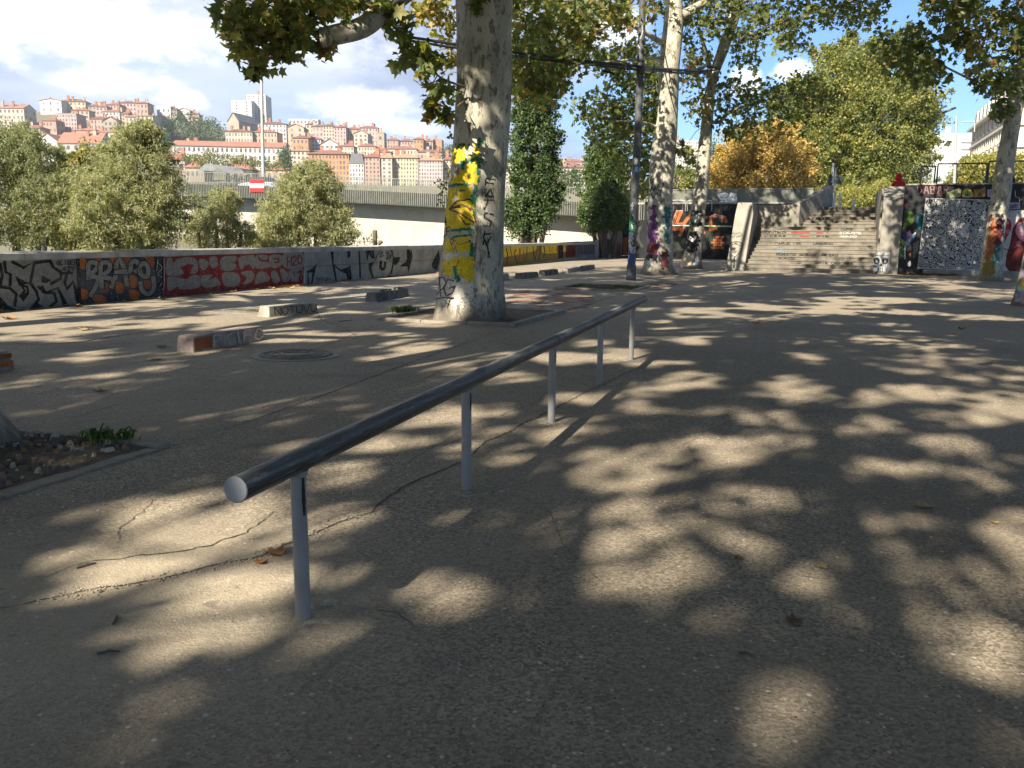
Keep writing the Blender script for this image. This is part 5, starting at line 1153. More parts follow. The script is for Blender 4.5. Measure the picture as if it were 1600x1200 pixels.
# woods on the slope
def wood(name, pl, Y0, Y1, n, rad, mt, label, seed, per=26, leaf=1.1, tints=(.3, .2)):
    r = random.Random(seed); cl = region(pl, Y0, Y1, n, rad, r); o = make_crown(name, None, cl, per, leaf, mt, 'rhomb', seed, tints=tints); return tag(o, label, 'trees', kind='stuff')
wood('woodland', [(255, 185), (290, 178), (330, 186), (352, 200), (354, 232), (270, 232), (262, 215)], 520, 560, 240, 4.0, DARK_LEAF, 'dark green wood on the hillside left of the church', 201)
wood('woodland', [(285, 244), (330, 238), (440, 255), (440, 265), (300, 258)], 322, 330, 130, 1.6, GREEN_LEAF, 'row of trimmed trees before the very long white building', 202, leaf=.7)
wood('woodland', [(437, 236), (450, 236), (452, 262), (440, 264)], 330, 345, 40, 2, DARK_LEAF, 'dark trees at the right end of the very long white building', 203, leaf=.8)
wood('woodland', [(690, 232), (712, 228), (712, 246), (692, 246)], 420, 440, 30, 2.5, DARK_LEAF, 'small grove on the skyline left of the painted trunk', 204, leaf=.9)
wood('woodland', [(868, 272), (900, 265), (912, 296), (870, 300)], 200, 220, 60, 2, DARK_LEAF, 'green shrubs before the cream house between the poplars', 205, leaf=.6)
wood('woodland', [(225, 200), (262, 205), (266, 240), (200, 245), (205, 220)], 350, 380, 90, 2.4, DARK_LEAF, 'green trees on the slope above the largest willow', 206, leaf=.8, tints=(.5, .2))
# ================================================================== buildings on the right
Yc = 120.0; cpt = PD(1562, 330, Yc); zs_ = 3.5; ztop = PD(1562, 158, Yc).z
apt = empty('stone_apartment_building', (cpt.x, Yc, zs_), 'grand cream stone apartment building with cornices at the right edge', 'building')
STONE = mat('cream_stone', (.52, .47, .37), .85, .1, .4, .1, dirt=.1); STONE2 = mat('pale_stone_trim', (.55, .51, .43), .8, .08, .5)
ax = (AU, AW, Vector((0, 0, 1))); cc0 = Vector((cpt.x, Yc, 0)); LEN = 34; WID = 26; Hh = ztop - zs_
bq = lambda a, b_, z: cc0 + AU * a + AW * b_ + Vector((0, 0, z))
mb = MB(); mb.loft([[bq(0, 0, 0), bq(WID, 0, 0), bq(WID, LEN, 0), bq(0, LEN, 0)], [bq(0, 0, ztop), bq(WID, 0, ztop), bq(WID, LEN, ztop), bq(0, LEN, ztop)]]); mb.build('wall', STONE, apt)
fl = [zs_ + 5 + i * (Hh - 5) / 4 for i in range(5)]
for i, z in enumerate(fl):
    ov = .9 if i == 4 else .35
    mb = MB(); mb.loft([[bq(-ov, -ov, z - .25), bq(WID, -ov, z - .25), bq(WID, LEN, z - .25), bq(-ov, LEN, z - .25)], [bq(-ov, -ov, z + .12), bq(WID, -ov, z + .12), bq(WID, LEN, z + .12), bq(-ov, LEN, z + .12)]]); mb.build('cornice', STONE2, apt)
mb = MB(); mb.loft([[bq(.3, .3, ztop + .13), bq(WID, .3, ztop + .13), bq(WID, LEN, ztop + .13), bq(.3, LEN, ztop + .13)], [bq(1.6, 1.6, ztop + 3.4), bq(WID, 1.6, ztop + 3.4), bq(WID, LEN - 1, ztop + 3.4), bq(1.6, LEN - 1, ztop + 3.4)]]); rf = mb.build('roof', mat('zinc_roof', (.3, .33, .36), .5, .1, 1, metal=.2), apt)
for k in range(9):
    b_ = 2.2 + k * 3.5; mb = MB(); mb.box(bq(.55, b_, ztop + 1.5), (1.3, 1.5, 2.4), ax); dm = mb.build('dormer', STONE2, apt)
    mb = MB(); mb.box(bq(-.12, b_, ztop + 1.45), (.06, .9, 1.5), ax); mb.build('dormer_window', WINM, apt)
zz_ = [zs_ + 1.2] + fl[:-1]
for i, z in enumerate(zz_):
    h_ = 2.5 if i else 3.0
    for k in range(9):
        b_ = 2.2 + k * 3.5; mb = MB(); mb.box(bq(-.03, b_, z + .9 + h_ / 2), (.12, 1.25, h_), ax); w0 = mb.build('window', WINM, apt)
        mb = MB(); mb.box(bq(-.1, b_, z + 1.05 + h_), (.3, 1.9, .22), ax); mb.box(bq(-.1, b_ - .8, z + .9 + h_ / 2), (.22, .22, h_), ax); mb.box(bq(-.1, b_ + .8, z + .9 + h_ / 2), (.22, .22, h_), ax); mb.build('surround', STONE2, w0)
for (a_, z_) in ((3.5, fl[1] + 2.3), (7.5, fl[1] + 2.3), (3.5, fl[2] + 2.3), (7.5, fl[2] + 2.3)):
    mb = MB(); mb.box(bq(a_, -.03, z_), (1.2, .12, 2.4), ax); mb.build('window', WINM, apt)
mb = MB(); mb.box(bq(3, 6, ztop + 5), (3, 5, 4), ax); mb.build('chimney', CHIM[0], apt); mb = MB(); mb.box(bq(7, 12, ztop + 6), (3, 4, 5), ax); mb.build('chimney', CHIM[1], apt)
# white modern complex further along the street
wb = empty('white_modern_building', PD(1480, 300, 240), 'white modern building with long window bands beyond the fence', 'building'); WM = mat('white_render', (.6, .61, .62), .6, .03, .3)
for (x0, x1, y0, Y, d_) in ((1466, 1530, 208, 232, 16), (1430, 1500, 236, 240, 20), (1424, 1532, 262, 228, 10)):
    a, b_ = PD(x0, y0, Y), PD(x1, y0, Y); mb = MB(); mb.loft([[Vector((a.x, Y, 0)), Vector((b_.x, Y, 0)), Vector((b_.x, Y + d_, 0)), Vector((a.x, Y + d_, 0))], [Vector((a.x, Y, a.z)), Vector((b_.x, Y, a.z)), Vector((b_.x, Y + d_, a.z)), Vector((a.x, Y + d_, a.z))]]); mb.build('block', WM, wb)
for y_ in (222, 233, 244):
    a, b_ = PD(1502, y_, 231.9), PD(1524, y_ + 1.6, 231.9); mb = MB(); mb.box((a + b_) / 2, (b_.x - a.x, .1, a.z - b_.z)); mb.build('window_band', WINM, wb)
for (x0, x1, y0, y1) in ((1436, 1458, 272, 284), (1464, 1490, 268, 284), (1496, 1520, 266, 282)):
    a, b_ = PD(x0, y0, 227.9), PD(x1, y1, 227.9); mb = MB(); mb.box((a + b_) / 2, (b_.x - a.x, .1, a.z - b_.z)); mb.build('window', mat('pale_glass', (.4, .48, .55), .2, .1, .1), wb)
a = PD(1481, 208, 236); mb = MB(); mb.tube([a, a + Vector((0, 0, 1.6))], .8, 10); mb.build('roof_flue', WM, wb)

# ================================================================== things on the upper street
def pole_thing(name, px, y0, y1, Y, r, mt_, label, cat, group=None):
    a, b_ = PD(px, y0, Y), PD(px + (y0 - y1) * .03, y1, Y); root = empty(name, a, label, cat, group); mb = MB(); mb.tube([a, b_], [r, r * .8], 10); mb.build('pole', mt_, root); return root, a, b_
WPOLE = mat('white_pole_paint', (.68, .68, .66), .5, .06); DSTEEL = mat('dark_steel', (.06, .065, .065), .5, .2)
r0, a, b_ = pole_thing('traffic_signal', 1299.5, 326, 255, 50, .085, WPOLE, 'white traffic signal pole at the head of the stairs', 'traffic light')
for z_, nm in ((1.75, 'signal_head'), (1.35, 'signal_head')):
    mb = MB(); mb.box(a + Vector((-.18, .05, z_)), (.2, .2, .34)); h = mb.build(nm, DSTEEL, r0); mb = MB(); mb.tube([a + Vector((-.18, -.055, z_ + .08)), a + Vector((-.18, -.1, z_ + .08))], .06, 10); mb.build('lens', DSTEEL, h)
r0, a, b_ = pole_thing('traffic_signal', 1304, 326, 262, 52, .06, STEEL, 'slimmer grey signal pole just right of the white one', 'traffic light')
mb = MB(); mb.box(a + Vector((.2, 0, 1.75)), (.24, .16, .5)); mb.box(a + Vector((.12, 0, 1.5)), (.3, .03, .03)); mb.build('sign_box', DSTEEL, r0)
for px, y0, y1, nm in ((1312, 326, 303, 'white bollard right of the signal poles at the stair head'), (1334, 325, 313, 'short white bollard alone at the stair head, rightmost')):
    a = PD(px, y0, 48); root = empty('bollard', a, nm, 'bollard', 'white bollards at the stair head'); b_ = PD(px, y1, 48); mb = MB(); mb.tube([a, b_], .06, 12); mb.build('post', WPOLE, root); mb = MB(); mb.tube([b_, b_ + Vector((0, 0, .04)), b_ + Vector((0, 0, .06))], [.066, .066, .03], 12); mb.build('cap', WPOLE, root)
r0, a, b_ = pole_thing('street_lamp', 1491, 292, 182, 60, .11, mat('lamp_grey', (.33, .35, .36), .5, .1), 'grey street lamp column before the white modern building', 'lamp post')
mb = MB(); mb.tube([PD(1502.5, 191, 60), PD(1512, 190, 60), PD(1523, 190.5, 60)], .045, 8); mb.tube([PD(1523, 190.5, 60), PD(1522.5, 206, 60)], .04, 8); mb.build('lamp_arm', LPM, r0)
# fence panels on the wall top
FST = mat('fence_steel', (.12, .125, .125), .5, .2, 4, metal=.4)
bf = 2.6; fpl = plane_map(G(0, bf, 0), -AW)
pan = [(1440, 1462, 260, 290, 'first mesh fence panel from the huge street tree'), (1466, 1543, 256, 290, 'wide mesh fence panel before the white modern building'), (1546, 1612, 252, 290, 'mesh fence panel behind the seated person at the right edge')]
for (x0, x1, yt, yb, lab) in pan:
    root = empty('fence_panel', fpl((x0 + x1) / 2, yb), lab, 'fence', 'mesh fence panels'); zb = 3.1; A0, A1 = fpl(x0, yt), fpl(x1, yt - .5)
    B0, B1 = Vector((A0.x, A0.y, zb)), Vector((A1.x, A1.y, zb))
    for (p, q, nm) in ((B0, A0 , 'fence_post'), (B1, A1, 'fence_post'), (A0, A1, 'top_bar'), (B0 + Vector((0, 0, .25)), B1 + Vector((0, 0, .25)), 'bottom_bar')):
        mb = MB(); mb.tube([p, q], .035, 8); mb.build(nm, FST, root)
    mb = MB(); L = (A1 - A0).length; n = int(L / .14)
    for k in range(1, n): mb.tube([B0 + (B1 - B0) * (k / n), A0 + (A1 - A0) * (k / n)], .004, 3, caps=False)
    for k in range(1, 7): mb.tube([B0 + (A0 - B0) * (k / 7), B1 + (A1 - B1) * (k / 7)], .004, 3, caps=False)
    mb.build('wire_mesh', FST, root, kind='stuff')

# ------------------------------------------------------------------ people
SKIN = mat('skin', (.45, .28, .2), .6, .05, 5)
def loft_body(rings, n=16):
    """rings: (centre, half width, half depth, x axis, y axis)"""
    return [[c + X * (w_ * math.cos(t)) + Yv * (d_ * math.sin(t)) for t in [6.28318531 * k / n for k in range(n)]] for (c, w_, d_, X, Yv) in rings]
def seated(base, face, cloth, trousers, label, hood=True, s=1.0, head='hood', lean=.12):
    """person sitting on the ground or a low edge, knees drawn up, one continuous body"""
    base = Vector(base); f = Vector((math.cos(face), math.sin(face), 0)); rt = Vector((f.y, -f.x, 0)); z = Vector((0, 0, 1)); root = empty('person', base, label, 'person')
    me = bpy.data.meshes.new('body'); vs = []; rad = []; ed = []
    def v(p, r, par=None):
        vs.append(tuple(p * s)); rad.append(r * s)
        if par is not None: ed.append((par, len(vs) - 1))
        return len(vs) - 1
    pel = v(z * .14, .15); ab = v(z * .32 + f * .02, .145, pel); ch = v(z * .52 + f * (lean * .6), .165, ab); nk = v(z * .68 + f * lean, .075, ch); hd0 = v(z * .76 + f * (lean + .02), .085, nk); hd1 = v(z * .86 + f * (lean + .035), .1, hd0); v(z * .95 + f * (lean + .02), .07, hd1)
    for sg in (-1, 1):
        hip = v(z * .13 + rt * (.11 * sg) + f * .06, .105, pel); kn = v(z * .46 + rt * (.13 * sg) + f * .46, .068, hip); an = v(z * .08 + rt * (.13 * sg) + f * .62, .045, kn); v(z * .035 + rt * (.14 * sg) + f * .8, .035, an)
        sh = v(z * .6 + rt * (.19 * sg) + f * (lean * .7), .075, ch); el_ = v(z * .36 + rt * (.27 * sg) + f * .2, .05, sh); wr = v(z * .42 + rt * (.1 * sg) + f * .44, .036, el_); hn = v(z * .43 + rt * (.05 * sg) + f * .5, .034, wr)
        for q in range(3): v(z * (.42 - .02 * q) + rt * (.03 * sg - .012 * q) + f * (.56 + .01 * q), .012, hn)
    me.from_pydata(vs, ed, []); o = link('body', me, root); bm = bmesh.new(); bm.from_mesh(me); ly = bm.verts.layers.skin.verify(); bm.verts.ensure_lookup_table()
    for i, q in enumerate(bm.verts): q[ly].radius = (rad[i], rad[i]); q[ly].use_root = i == 0
    bm.to_mesh(me); bm.free(); me.materials.append(cloth); o.modifiers.new('skin', 'SKIN'); o.modifiers.new('smooth', 'SUBSURF').levels = 2; o.modifiers['smooth'].render_levels = 2
    mb = MB(); hc = base + (z * .855 + f * (lean + .03)) * s
    if head == 'hood':
        rg = []
        for (dz_, w_, d_, fo) in ((-.2, .13, .12, -.02), (-.1, .135, .14, -.02), (0, .135, .15, -.01), (.08, .115, .125, 0), (.135, .06, .07, .0)): rg.append((hc + z * dz_ * s + f * fo * s, w_ * s, d_ * s, rt, f))
        mb.loft(loft_body(rg), True, 0, True); mb.build('hood', cloth, root)
        mb = MB(); mb.loft(loft_body([(hc + f * .1 * s + z * q_ * s, w_ * s, .05 * s, rt, f) for q_, w_ in ((-.1, .05), (-.04, .075), (.03, .08), (.08, .05))]), True, 0, True); mb.build('face', SKIN, root)
    else:
        mb.loft(loft_body([(hc + z * q_ * s - f * .02 * s, w_ * s, (w_ + .012) * s, rt, f) for q_, w_ in ((-.07, .085), (0, .112), (.07, .108), (.12, .06))]), True, 0, True); mb.build('hair', mat('dark_hair', (.02, .016, .013), .6), root)
    return root
RED = mat('red_cloth', (.62, .025, .035), .75, .06, 8); BLACKC = mat('black_cloth', (.015, .015, .018), .8, .2, 8); DENIM = mat('denim', (.06, .08, .12), .85)
c = PD(1407, 274, 39.5); seated((c.x, c.y, c.z - .98), math.radians(75), RED, DENIM, 'person in a red hooded jacket sitting at the stair head, only the back showing', True, 1.12, lean=.34)
c = PD(1582, 290, 36.4); seated((c.x, c.y, c.z - .25), math.radians(140), BLACKC, BLACKC, 'person in black sitting on the wall top behind the leaning tree', True, 1.12)
def standing(base, h, cloth, label):
    base = Vector(base); root = empty('person', base, label, 'person'); k = h / 1.75; me = bpy.data.meshes.new('body'); vs, rad, ed = [], [], []
    def v(x, y, z, r, par=None):
        vs.append((x * k, y * k, z * k)); rad.append(r * k)
        if par is not None: ed.append((par, len(vs) - 1))
        return len(vs) - 1
    pel = v(0, 0, .95, .14); ab = v(0, 0, 1.12, .13, pel); ch = v(0, 0, 1.33, .16, ab); nk = v(0, 0, 1.5, .06, ch); h0 = v(0, -.02, 1.58, .085, nk); h1 = v(0, -.01, 1.68, .09, h0)
    for sg in (-1, 1):
        hp = v(.1 * sg, 0, .88, .1, pel); kn = v(.11 * sg, -.05 * sg, .5, .065, hp); an = v(.11 * sg, .06 * sg, .09, .045, kn); v(.12 * sg, .06 * sg - .14, .03, .035, an)
        sh = v(.19 * sg, 0, 1.4, .065, ch); el_ = v(.25 * sg, .03, 1.12, .045, sh); wr = v(.24 * sg, -.08, .9, .034, el_); v(.235 * sg, -.1, .8, .03, wr)
    me.from_pydata(vs, ed, []); o = link('body', me, root); bm = bmesh.new(); bm.from_mesh(me); ly = bm.verts.layers.skin.verify(); bm.verts.ensure_lookup_table()
    for i, q in enumerate(bm.verts): q[ly].radius = (rad[i], rad[i]); q[ly].use_root = i == 0
    bm.to_mesh(me); bm.free(); me.materials.append(cloth); o.modifiers.new('skin', 'SKIN'); sm = o.modifiers.new('smooth', 'SUBSURF'); sm.levels = sm.render_levels = 1
c = PD(1505, 288, 75); standing((c.x, c.y, c.z - .5), 1.7, BLACKC, 'tiny dark clothed pedestrian beyond the fence')

# ================================================================== graffiti
GL = {'A': [[(0, 0), (.5, 1), (1, 0)], [(.22, .4), (.8, .4)]], 'B': [[(0, 0), (0, 1), (.7, .95), (.8, .75), (.6, .55), (0, .5)], [(.6, .55), (.95, .3), (.75, .02), (0, 0)]], 'C': [[(.95, .8), (.5, 1), (.05, .6), (.1, .2), (.5, 0), (.95, .2)]],
      'D': [[(0, 0), (0, 1), (.6, .95), (1, .5), (.6, .05), (0, 0)]], 'E': [[(.9, 1), (0, 1), (0, 0), (.9, 0)], [(0, .5), (.7, .5)]], 'F': [[(.9, 1), (0, 1), (0, 0)], [(0, .55), (.7, .55)]], 'G': [[(.95, .8), (.5, 1), (.05, .6), (.1, .2), (.5, 0), (.95, .15), (.95, .45), (.55, .45)]],
      'H': [[(0, 0), (0, 1)], [(1, 0), (1, 1)], [(0, .5), (1, .5)]], 'I': [[(.5, 0), (.5, 1)]], 'K': [[(0, 0), (0, 1)], [(.95, 1), (.05, .5), (.95, 0)]], 'L': [[(0, 1), (0, 0), (.9, 0)]], 'M': [[(0, 0), (.1, 1), (.5, .4), (.9, 1), (1, 0)]], 'N': [[(0, 0), (0, 1), (1, 0), (1, 1)]],
      'O': [[(.5, 1), (.05, .7), (.05, .3), (.5, 0), (.95, .3), (.95, .7), (.5, 1)]], 'P': [[(0, 0), (0, 1), (.7, .98), (.9, .75), (.7, .5), (0, .45)]], 'R': [[(0, 0), (0, 1), (.7, .98), (.9, .75), (.7, .52), (0, .48)], [(.4, .5), (.95, 0)]], 'S': [[(.9, .85), (.5, 1), (.1, .8), (.3, .55), (.75, .45), (.9, .2), (.5, 0), (.05, .15)]],
      'T': [[(0, 1), (1, 1)], [(.5, 1), (.5, 0)]], 'U': [[(0, 1), (.05, .2), (.5, 0), (.95, .2), (1, 1)]], 'V': [[(0, 1), (.5, 0), (1, 1)]], 'X': [[(0, 0), (1, 1)], [(0, 1), (1, 0)]], 'Y': [[(0, 1), (.5, .5), (1, 1)], [(.5, .5), (.45, 0)]], 'Z': [[(0, 1), (1, 1), (0, 0), (1, 0)]],
      '2': [[(.05, .75), (.5, 1), (.9, .7), (.05, 0), (.95, 0)]], '4': [[(.7, 0), (.7, 1), (0, .35), (1, .35)]], '1': [[(.2, .75), (.55, 1), (.55, 0)]], '0': [[(.5, 1), (.05, .6), (.1, .2), (.5, 0), (.95, .4), (.9, .8), (.5, 1)]], ' ': []}
class Graf:
    """flat paint on a plane, drawn in photograph pixels"""
    def __init__(s, f, base=.004): s.f = f; s.mb = MB(); s.mats = []; s.o = base
    def mi(s, m):
        if m not in s.mats: s.mats.append(m)
        return s.mats.index(m)
    def nxt(s): s.o += .0004; return s.o
    def poly(s, m, pts, smooth=False):
        if smooth: pts = [(p.x, p.y) for p in catmull([Vector((x, y, 0)) for x, y in pts], 5, True)]
        o = s.nxt(); s.mb.poly([s.f(x, y, o) for x, y in pts], s.mi(m)); return s
    def line(s, m, w, pts, smooth=True, taper=False, ext=.35):
        p = [Vector((x, y, 0)) for x, y in pts]
        if smooth and len(p) > 2: p = catmull(p, 5)
        if len(p) < 2: return s
        p[0] = p[0] + (p[0] - p[1]).normalized() * w * ext; p[-1] = p[-1] + (p[-1] - p[-2]).normalized() * w * ext
        n = len(p); vs = []; o = s.nxt()
        for i in range(n):
            d = p[min(i + 1, n - 1)] - p[max(i - 1, 0)]
            d = d.normalized() if d.length > 1e-6 else Vector((1, 0, 0)); nn = Vector((-d.y, d.x, 0)); ww = w / 2 * (1 - .6 * i / n if taper else 1)
            vs.append((p[i] + nn * ww, p[i] - nn * ww))
        V = [s.f(a.x, a.y, o + .00002 * i) for i, (a, b_) in enumerate(vs)] + [s.f(b_.x, b_.y, o + .00002 * i) for i, (a, b_) in enumerate(vs)]
        s.mb.add(V, [(i, i + 1, n + i + 1, n + i) for i in range(n - 1)], s.mi(m)); return s
    def word(s, m, w, text, quad, out=None, jit=0.0, seed=0, smooth=True, gap=.22):
        """quad: bottom left, bottom right, top right, top left"""
        r = random.Random(seed); bl, br, tr_, tl = [Vector((x, y, 0)) for x, y in quad]; n = len(text)
        for pas in ((out, True), (m, False)):
            if pas[0] is None: continue
            for i, ch in enumerate(text):
                for st in GL.get(ch, []):
                    pts = []
                    for (x, y) in st:
                        u = (i + gap / 2 + x * (1 - gap)) / n; v = y; a = bl.lerp(br, u); b_ = tl.lerp(tr_, u); q = a.lerp(b_, v); pts.append((q.x + r.uniform(-jit, jit), q.y + r.uniform(-jit, jit)))
                    s.line(pas[0][0] if isinstance(pas[0], tuple) else pas[0], (pas[0][1] if isinstance(pas[0], tuple) else w), pts, smooth)
        return s
    def scrib(s, m, w, x0, y0, x1, y1, seed, n=9):
        r = random.Random(seed); pts = []
        for i in range(n): t = i / (n - 1); pts.append((x0 + (x1 - x0) * t + r.uniform(-1, 1) * (x1 - x0) / n * .6, (y0 if i % 2 else y1) + r.uniform(-.3, .3) * abs(y1 - y0)))
        return s.line(m, w, pts)
    def build(s, name, parent): return s.mb.build(name, s.mats, parent, normals=False)
PK, PS, PR, PWH = paint('black', (.018, .018, .02)), paint('silver', (.25, .25, .235)), paint('red', (.24, .03, .03)), paint('white', (.68, .68, .66))
PB, PO, PG_, PY = paint('navy', (.045, .06, .085)), paint('orange', (.42, .13, .04)), paint('green', (.02, .16, .07)), paint('yellow', (.7, .52, .03))
PDR, PTEAL, PPUR, PLIL, PPINK, POLV = paint('maroon', (.12, .02, .02)), paint('teal', (.02, .14, .15)), paint('purple', (.1, .03, .12)), paint('lilac', (.4, .32, .45)), paint('pink', (.6, .25, .3)), paint('mustard', (.23, .175, .035))
PLG, PSKY, PRUST, PGRY, PLIME = paint('light_grey', (.5, .5, .48)), paint('sky_blue', (.1, .3, .5)), paint('rust', (.3, .1, .04)), paint('mid_grey', (.18, .18, .18)), paint('lime', (.35, .5, .06))
wf = plane_map(WQ(0, 0, 0), WN)
# -- angular silver and black piece at the left
g = Graf(wf)
S6 = 260 / 1600.0
def z1(pts): return [(x * S6, 380 + y * S6) for x, y in pts]
def z2(pts): return [(250 + x * 230 / 1600, 380 + y * 230 / 1600) for x, y in pts]
def z3(pts): return [(470 + x * 230 / 1600, 370 + y * 230 / 1600) for x, y in pts]
g.poly(PS, z1([(-400, 190), (60, 175), (520, 160), (745, 150), (770, 590), (140, 650), (-400, 690)]))
for w_, pts in ((5, [(40, 180), (55, 280), (100, 300), (95, 400)]), (5, [(120, 180), (225, 235), (330, 180), (290, 380), (350, 470), (370, 540), (300, 630)]), (4, [(160, 330), (190, 400), (260, 420), (270, 480), (220, 550), (190, 510), (235, 460), (215, 420)]),
                (5, [(480, 170), (510, 230), (585, 280), (580, 340), (490, 390)]), (5, [(330, 190), (470, 170)]), (5, [(0, 420), (90, 430), (155, 490), (140, 600)]), (6, [(-20, 520), (60, 610), (140, 650)]), (5, [(400, 420), (440, 480), (550, 430), (640, 600)]), (5, [(370, 420), (420, 470), (520, 480), (540, 560), (480, 610)]),
                (5, [(640, 290), (620, 380), (640, 440), (700, 370), (720, 440), (745, 560)]), (4, [(600, 290), (690, 285)]), (5, [(0, 200), (20, 300), (0, 400)]), (6, [(745, 160), (755, 400), (760, 590)])):
    g.line(PK, w_, z1(pts), False)
for pts in ([(400, 310), (490, 355), (440, 385), (395, 375)], [(155, 325), (290, 390), (180, 400)], [(185, 500), (260, 470), (265, 500), (215, 560)], [(350, 570), (420, 610), (310, 640)], [(560, 470), (650, 600), (600, 600)], [(-60, 540), (0, 560), (70, 640), (-60, 660)]): g.poly(PK, z1(pts))
g.word(PK, 1.3, 'GEIGER', z1([(535, 205), (745, 205), (740, 165), (535, 170)])); g.word(PK, 1.4, '42Y', z1([(590, 270), (720, 265), (720, 222), (590, 228)]))
g.build('silver_graffiti', wall)
# -- silver letters over navy and orange
g = Graf(wf); g.poly(PB, z1([(765, 150), (1575, 125), (1570, 545), (770, 590)]))
rr = random.Random(3)
for (x, y, w_, h_) in ((800, 200, 40, 50), (940, 175, 40, 40), (1100, 170, 40, 40), (1215, 165, 50, 45), (1445, 180, 40, 60), (810, 490, 40, 50), (960, 550, 60, 50), (1010, 430, 40, 50), (1150, 430, 40, 55), (1280, 370, 40, 60), (1420, 400, 35, 40), (1290, 500, 50, 50)):
    g.poly(PO if rr.random() < .6 else PRUST, z1([(x - w_, y - h_), (x + w_ * .6, y - h_ * .8), (x + w_, y), (x + w_ * .4, y + h_), (x - w_ * .8, y + h_ * .7)]), True)
for pts in ([(850, 340), (850, 200), (920, 190), (930, 240), (860, 310), (930, 330), (930, 390), (870, 500)], [(975, 420), (965, 210), (1040, 190), (1050, 250), (985, 320), (1080, 350), (1070, 420)], [(1105, 340), (1120, 190), (1160, 170), (1210, 320)], [(1110, 275), (1250, 270)], [(1250, 260), (1260, 190), (1310, 175), (1330, 240), (1300, 270)], [(1340, 240), (1350, 300), (1410, 320), (1420, 240), (1380, 190), (1345, 220)], [(1345, 380), (1360, 450), (1420, 490), (1475, 430), (1470, 330)], [(1205, 330), (1215, 400)]):
    g.line(PK, 10, z1(pts)); g.line(PS, 7, z1(pts))
for pts in ([(1490, 170), (1540, 230), (1500, 290), (1560, 340), (1520, 400)], [(1560, 140), (1560, 400), (1540, 440)], [(1500, 150), (1490, 260)]): g.line(PK, 2.6, z1(pts)); g.line(PLG, 1.0, z1([(x + 12, y + 6) for x, y in pts]))
g.build('navy_graffiti', wall)
# -- red and silver throw-up
g = Graf(wf); g.poly(PR, z2([(35, 150), (520, 125), (1565, 90), (1560, 440), (700, 520), (40, 590)])); g.poly(PGRY, z2([(40, 592), (700, 522), (1560, 442), (1560, 465), (700, 560), (40, 615)]))
def blob(pts): g.poly(PS, z2(pts), True)
blob([(70, 190), (120, 155), (145, 215), (200, 165), (380, 165), (410, 300), (330, 330), (345, 240), (220, 260), (255, 330), (75, 345)]); blob([(80, 385), (130, 365), (230, 380), (415, 350), (420, 480), (220, 500), (190, 470), (90, 515)])
blob([(420, 180), (490, 175), (530, 230), (480, 290), (435, 260)]); blob([(535, 160), (610, 150), (625, 240), (560, 270)]); blob([(445, 360), (570, 345), (520, 400), (600, 380), (655, 450), (480, 480)])
blob([(665, 160), (820, 140), (815, 200), (715, 205), (820, 225), (800, 290), (670, 290)]); blob([(680, 325), (830, 325), (870, 400), (830, 465), (700, 460)]); blob([(855, 155), (1020, 135), (1015, 280), (970, 230), (915, 250), (885, 290), (855, 230)]); blob([(880, 320), (990, 300), (1025, 370), (960, 440), (895, 440), (940, 380)])
blob([(1040, 140), (1160, 130), (1150, 190), (1080, 180), (1200, 220), (1190, 260), (1040, 270)]); blob([(1060, 320), (1150, 320), (1190, 400), (1100, 430), (1030, 440)]); blob([(1185, 140), (1310, 130), (1330, 220), (1260, 270), (1200, 250)]); blob([(1205, 320), (1260, 300), (1300, 410), (1230, 425)]); blob([(1300, 290), (1350, 290), (1410, 390), (1340, 415)]); blob([(1340, 115), (1545, 105), (1550, 260), (1350, 265)]); blob([(1400, 300), (1540, 275), (1525, 400), (1430, 410)])
for pts in ([(240, 370), (300, 365), (290, 250), (350, 245)], [(1070, 150), (1090, 185), (1150, 190)], [(1230, 170), (1280, 165), (1280, 205), (1235, 205)]): g.line(PR, 4.5 if pts[0][0] < 300 else 2.2, z2(pts))
g.word(PR, 2.0, 'H2O', z2([(1375, 250), (1545, 225), (1540, 125), (1375, 150)])); g.line(PR, 3, z2([(1500, 320), (1530, 300), (1510, 400)])); g.line(PR, 1.6, z2([(1440, 300), (1460, 350)]))
g.build('red_graffiti', wall)
# -- black letters on bare concrete
g = Graf(wf); g.line(PWH, 1.2, [(475, 424), (475, 450)])
for pts in ([(65, 375), (120, 345), (175, 285), (160, 345), (125, 520), (110, 500), (125, 385), (65, 395)], [(320, 150), (355, 140), (355, 290), (430, 355), (470, 345), (540, 310), (555, 470), (510, 485), (490, 400), (440, 385), (370, 330), (395, 490), (375, 490), (345, 330)], [(500, 128), (530, 126), (540, 200), (520, 240), (505, 215)], [(700, 130), (790, 125), (800, 230), (770, 240), (740, 190), (720, 270)], [(625, 130), (640, 128), (655, 450), (635, 450)],
            [(735, 290), (800, 270), (765, 330), (790, 440), (770, 440), (735, 340)], [(1010, 220), (1080, 220), (1070, 260), (1030, 310), (1000, 300)], [(1065, 325), (1140, 270), (1200, 130), (1215, 210), (1170, 390), (1155, 320)], [(1150, 115), (1185, 115), (1180, 240), (1155, 240)], [(1420, 290), (1500, 140), (1510, 250), (1475, 360), (1430, 340)], [(70, 400), (80, 400), (85, 530), (68, 530)]): g.poly(PK, z3(pts))
for w_, pts in ((4, [(870, 270), (865, 330), (885, 355), (910, 330), (915, 280)]), (1.2, [(800, 260), (860, 150), (960, 130), (1000, 220), (990, 340), (960, 420)]), (1.2, [(850, 190), (890, 160), (860, 220), (900, 200)]), (1.2, [(920, 180), (950, 170), (930, 250), (980, 190), (960, 260)]), (.9, [(160, 460), (180, 440), (190, 480), (210, 440), (230, 480), (240, 440), (260, 480), (285, 440), (270, 500), (310, 450), (330, 470)]), (1.3, [(990, 150), (1005, 260), (985, 400)])): g.line(PK, w_, z3(pts))
